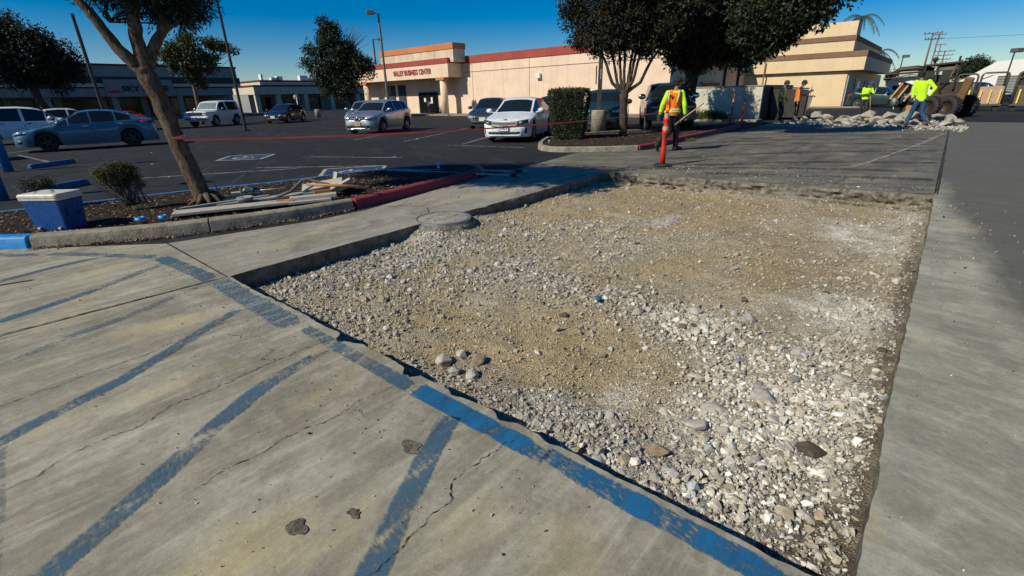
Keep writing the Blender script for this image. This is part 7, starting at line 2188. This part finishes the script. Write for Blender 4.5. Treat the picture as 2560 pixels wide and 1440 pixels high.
# ================================================================== RUBBLE
random.seed(77)
def chunk_mesh(seed, sq):
    vs, fs = hull(seed, 15, sq)
    bm = bmesh.new(); bv = [bm.verts.new(v) for v in vs]
    for f_ in fs: bm.faces.new([bv[i] for i in f_])
    bmesh.ops.dissolve_limit(bm, angle_limit=R(20), verts=bm.verts, edges=bm.edges)
    bmesh.ops.bevel(bm, geom=list(bm.edges), offset=.03, segments=1, affect='EDGES'); bmesh.ops.triangulate(bm, faces=bm.faces)
    me = bpy.data.meshes.new('chunk'); bm.to_mesh(me); bm.free(); return me
chunks = [chunk_mesh(900 + i, (1, .7 + .05 * (i % 4), .32 + .06 * (i % 5))) for i in range(10)]
m_chunk = rockmat('broken_concrete_chunk', (.24, .215, .175), (.345, .315, .26), (.44, .41, .35))
m_chunkd = rockmat('earthy_concrete_chunk', (.16, .13, .10), (.27, .23, .18), (.36, .32, .27))
for c_ in chunks: c_.materials.append(m_chunk)
def chunk(x, y, z, r, label=None, rot=None, mat=None):
    o = bpy.data.objects.new('concrete_chunk', random.choice(chunks)); COL.objects.link(o)
    o.location = (x, y, z); o.scale = (r, r, r); o.rotation_euler = rot or (random.uniform(-.7, .7), random.uniform(-.7, .7), random.uniform(0, 6.3))
    if label: tag(o, label, 'concrete chunk')
    else: tag(o, 'grey broken concrete chunk in the long rubble heap', 'concrete chunk', 'broken concrete chunks in the rubble heap')
    return o
for i in range(120):
    u = random.random(); x = -5.4 + u * 5.7 + random.gauss(0, .15); y = 28.0 + random.gauss(0, .9) - u * 1.5
    r = min(.4, random.lognormvariate(math.log(.16), .42)); chunk(x, y, r * .35 + random.random() * .2 * (1 - abs(y - 28 + u * 1.5)), r)
for i in range(70):
    u = random.random(); x = -5.6 + u * 6.1; y = 26.2 + random.gauss(0, .4) - u * 1.0
    chunk(x, y, .05, random.uniform(.06, .16))
BIGC = [(-5.25, 27.9, .25, .36, 'round pale chunk at the left end of the rubble heap'), (-4.75, 28.1, .5, .42, 'long flat chunk lying on top of the left part of the heap'), (-4.35, 28.0, .3, .36, 'chunk below the flat slab in the left part of the heap'),
        (-3.6, 28.2, .3, .42, 'block in the middle left part of the heap before the shovel'), (-3.15, 28.3, .35, .36, 'smaller block right of the middle left one'), (-2.75, 28.3, .5, .5, 'upright chunk rising in front of the leaning worker'),
        (-1.95, 28.0, .4, .6, 'very large pale chunk under the digger chisel'), (-1.25, 27.7, .45, .62, 'large chunk with brown face left of the jeans worker'), (-.35, 27.4, .4, .55, 'large pale chunk behind the legs of the jeans worker'),
        (.15, 27.2, .35, .45, 'flat tilted slab right of the jeans worker'), (.45, 27.0, .2, .35, 'small chunk group end piece at the right end of the heap'), (.05, 26.2, .15, .3, 'low chunk in front at the right end of the heap')]
for x, y, z, r, lb in BIGC: chunk(x, y, z * .75, r * .82, lb, rot=(random.uniform(-.4, .4), random.uniform(-.4, .4), random.uniform(0, 6)))
Nn = 5000
u = rng.random(Nn); X = -5.9 + u * 6.6; Y = 26.6 - u * 1.2 + rng.normal(0, .75, Nn)
Sx = np.clip(np.exp(rng.normal(math.log(.025), .5, Nn)), .01, .08); Px = np.stack([X, Y, Sx * .4 + .003], 1)
tag(link('rubble_crumbs', scatter_mesh('crumbs', Px, Sx, pal[rng.integers(0, 4, Nn)] * rng.uniform(.6, 1.1, (Nn, 1)), protos), m_stone), 'small crumbs and dust spread around the rubble heap', 'rubble crumbs', kind='stuff')

# ================================================================== DIGGER
D_ = 34.0; az = math.atan2(-.43, 29.0); gx0, gy0 = math.sin(az) * D_, math.cos(az) * D_
dg_ = thing('digger', 'dark brown and ochre digger with hydraulic breaker working at the rubble heap', 'digger', (gx0, gy0, 0), -az)
m_ochre = simple('ochre_machine_paint', (.15, .075, .018), .5, var=.25, scale=5, dirt=((.08, .05, .03), .7))
m_brownp = simple('dark_brown_machine', (.04, .022, .013), .55, var=.3, scale=5, dirt=((.04, .03, .02), .6))
m_orbar = simple('orange_boom_paint', (.62, .32, .10), .5, var=.15)
def dgw(x, y, r, w):
    o = bpy.data.objects.new('wheel', None)
    mb = MB(); hw = w / 2; prof = [(r * .5, -hw * .7), (r * .6, -hw), (r * .88, -hw), (r * .98, -hw * .75), (r, 0), (r * .98, hw * .75), (r * .88, hw), (r * .6, hw), (r * .5, hw * .7), (r * .5, -hw * .7)]
    mb.lathe(prof, (0, 0, 0), 30, 'Y')
    for i in range(22):
        a = 2 * PI * i / 22
        for s_ in (-1, 1):
            aa = a + (PI / 22 if s_ > 0 else 0); mb.box((math.cos(aa) * r, s_ * hw * .45, math.sin(aa) * r), (.06, hw * .8, .05), Matrix.Rotation(-aa, 3, 'Y') @ Matrix.Rotation(s_ * .5, 3, 'X'))
    o = mb.build('wheel', m_tyre, dg_); o.location = (x, y, r); o.rotation_euler = (0, 0, R(-38))
    mb = MB(); mb.lathe([(0, -hw * .5), (r * .5, -hw * .55), (r * .55, -hw * .75)], (0, 0, 0), 22, 'Y'); mb.build('rim', m_brownp, o)
for x, y in ((-.22, .15), (.50, -.15), (-1.0, 1.1), (1.2, 1.4)): dgw(x, y, .52, .42)
def dbox(name, c, s, mat, rz=0, ry=0, bev=.02, taper=1.0):
    mb = MB(); mb.box((0, 0, 0), s, None, taper); o = mb.build(name, mat, dg_, bev); o.location = c; o.rotation_euler = (0, ry, rz); return o
dbox('chassis', (.0, .7, .85), (1.9, 1.2, .5), m_brownp)
dbox('engine_cover', (.35, .9, 1.35), (1.2, 1.1, .7), m_brownp)
dbox('counterweight', (.88, .25, 1.22), (.36, .9, 1.35), m_ochre, ry=R(10), bev=.08)
dbox('lower_plate', (.78, .1, .62), (.35, .6, .5), m_ochre, ry=R(5), bev=.05)
dbox('cab_roof', (-.2, .8, 2.55), (1.5, 1.3, .10), m_brownp, ry=R(-4))
dbox('cab_hood', (.05, .8, 2.38), (1.0, 1.1, .28), m_brownp, ry=R(-3), taper=.85)
for x in (-.85, -.35, .45):
    for y in (.25, 1.35): dbox('cab_post', (x, y, 1.9), (.08, .08, 1.1), m_trim, bev=.005)
for x in (-.6, .05): dbox('cab_window', (x, .26, 1.95), (.38, .02, .6), m_glass, bev=0)
dbox('cab_seat', (-.2, .8, 1.7), (.5, .5, .7), m_trim)
dbox('side_stripe', (.28, .22, 2.2), (.07, .03, .6), m_ochre, ry=R(12), bev=0)
dbox('tool_rack', (-1.65, 1.0, 2.2), (1.7, .9, .08), m_brownp, ry=R(-3)); dbox('tool_rack', (-1.75, 1.0, 1.98), (1.6, .9, .05), m_trim, ry=R(-3))
mb = MB(); mb.tube([(-.5, .8, 2.3), (-1.2, .75, 2.42), (-1.9, .7, 2.38), (-2.3, .7, 2.1)], [.12, .13, .12, .09], 8); mb.build('boom', m_brownp, dg_)
mb = MB(); mb.tube([(-2.35, .6, 2.05), (-2.2, .5, 1.95), (-1.6, .4, 1.75), (-1.1, .3, 1.55)], .03, 6); mb.build('hydraulic_hose', m_black, dg_)
for dx in (0, .28, .62):
    mb = MB(); mb.bar((-1.62 + dx, .45, 1.72 - dx * .15), (-2.02 + dx, .40, .92 - dx * .2), .07, .07); mb.build('boom_bar', m_orbar, dg_)
dbox('dipper_plate', (-1.65, .55, 1.3), (.45, .12, .85), m_brownp, ry=R(25))
mb = MB(); mb.tube([(-1.80, .4, .98), (-1.78, .4, .55)], [.15, .12], 12); mb.build('breaker', simple('grey_breaker', (.2, .2, .19), .5, .4), dg_)
mb = MB(); mb.tube([(-1.78, .4, .58), (-1.72, .35, .30)], [.045, .02], 10); mb.build('chisel', m_blade, dg_)
dbox('warning_board', (-.95, .1, 1.1), (.12, .04, .5), m_white, ry=R(12), bev=0); dbox('warning_stripe', (-.96, .07, 1.02), (.13, .02, .16), m_curb_red, ry=R(12), bev=0)
dbox('wood_block', (-1.05, .3, .38), (.32, .3, .42), m_orangew, bev=.02)
mb = MB(); mb.tube([(.1, .3, 1.0), (-.1, .2, 1.4), (.25, .25, 1.85), (.15, .3, 2.2)], .035, 8); mb.build('hydraulic_hose', m_black, dg_)
mb = MB(); mb.cyl((.4, 1.0, 2.5), (.4, 1.0, 2.9), .05, n=10); mb.build('exhaust', m_black, dg_)
mb = MB(); mb.ell((-.55, .7, 2.78), (.12, .12, .12), 10, 8); mb.cyl((-.55, .7, 2.6), (-.55, .7, 2.75), .06); mb.build('beacon', m_black, dg_)

# ================================================================== CARTS
m_cartm = simple('brown_cart_steel', (.11, .085, .065), .55, .3)
m_ply = simple('pinkish_plywood', (.42, .28, .20), .75, var=.1)
m_plyd = simple('dark_plywood', (.10, .085, .06), .8, var=.3, scale=3)  # darker mottled plywood tone for the other carts
m_yel = simple('yellow_strap', (.78, .58, .08), .55, var=.08)
def cart(x, y, w, label, panel, n, rz=0, topm=None, d=1.0):
    t = thing('panel_cart', label, 'cart', (x, y, 0), rz, 'wheeled panel carts parked in a row')
    mb = MB(); mb.box((0, 0, .36), (w, d, .10)); mb.build('deck', m_cartm, t, .01)
    for yy in (-d / 2 + .04, d / 2 - .04):
        mb = MB(); a = w / 2 - .05
        mb.tube([(-a, yy, .4), (-a, yy, 2.02), (-a + .04, yy, 2.14), (-a + .14, yy, 2.2), (a - .14, yy, 2.2), (a - .04, yy, 2.14), (a, yy, 2.02), (a, yy, .4)], .045, 8); mb.build('end_frame', m_cartm, t)
    mb = MB(); mb.box((0, -d / 2 + .12, .92), (w - .14, .04, 1.0)); mb.build('panel', panel, t)
    if topm:
        mb = MB(); mb.box((0, -d / 2 + .14, 1.78), (w - .16, .03, .7)); mb.build('upper_panel', topm, t)
    for i in range(n):
        xx = -w / 2 + w * (i + .5) / n
        mb = MB(); mb.box((xx, -d / 2 - .03, .84), (.08, .02, .78)); mb.build('yellow_strap', m_yel, t)
    for sx in (-1, 1):
        for sy in (-1, 1):
            mb = MB(); mb.cyl((sx * (w / 2 - .2), sy * (d / 2 - .15) - .03, .15), (sx * (w / 2 - .2), sy * (d / 2 - .15) + .03, .15), .15, n=16); mb.box((sx * (w / 2 - .2), sy * (d / 2 - .15), .27), (.1, .09, .12)); mb.build('caster', m_black, t)
    mb = MB(); mb.box((-w / 2 + .3, -d / 2 + .02, 1.95), (.5, .03, .06), Matrix.Rotation(R(-25), 3, 'Y')); mb.build('latch', m_cartm, t)
    return t
cart(1.75, 43.6, 1.30, 'narrow cart with pinkish panel, white gap above and two yellow straps', m_ply, 3)
cart(3.75, 43.0, 2.05, 'wide cart with dark shaded panels and three yellow straps', m_plyd, 4, topm=m_darkwood)
cart(6.05, 42.6, 2.0, 'cart cut off by the right picture edge, with a yellow strap', m_plyd, 4)
cart(.55, 46.5, 1.1, 'cart partly hidden behind the digger, dark frame', m_plyd, 2)
hy = thing('hydrant', 'small yellow fire hydrant between the digger and the carts', 'hydrant', (.95, 48.5, 0))
mb = MB(); mb.lathe([(0, 0), (.16, 0), (.16, .06), (.12, .08), (.12, .62), (.17, .66), (.15, .76), (.06, .88), (.05, .95), (0, .95)], n=16); mb.build('barrel', m_yel, hy)
for s_ in (-1, 1): mb = MB(); mb.cyl((s_ * .1, 0, .48), (s_ * .24, 0, .48), .07, n=10); mb.build('outlet_cap', m_yel, hy)
o = MB().box((0, 0, .35), (.10, .03, .62), Matrix.Rotation(R(-8), 3, 'Y')).build('white_marker', m_white); o.location = (3.35, 33.0, .02)
tag(o, 'small white plastic marker standing at the right edge of the drive', 'marker')
bpy.context.view_layer.update()
print('objects', len(bpy.data.objects))
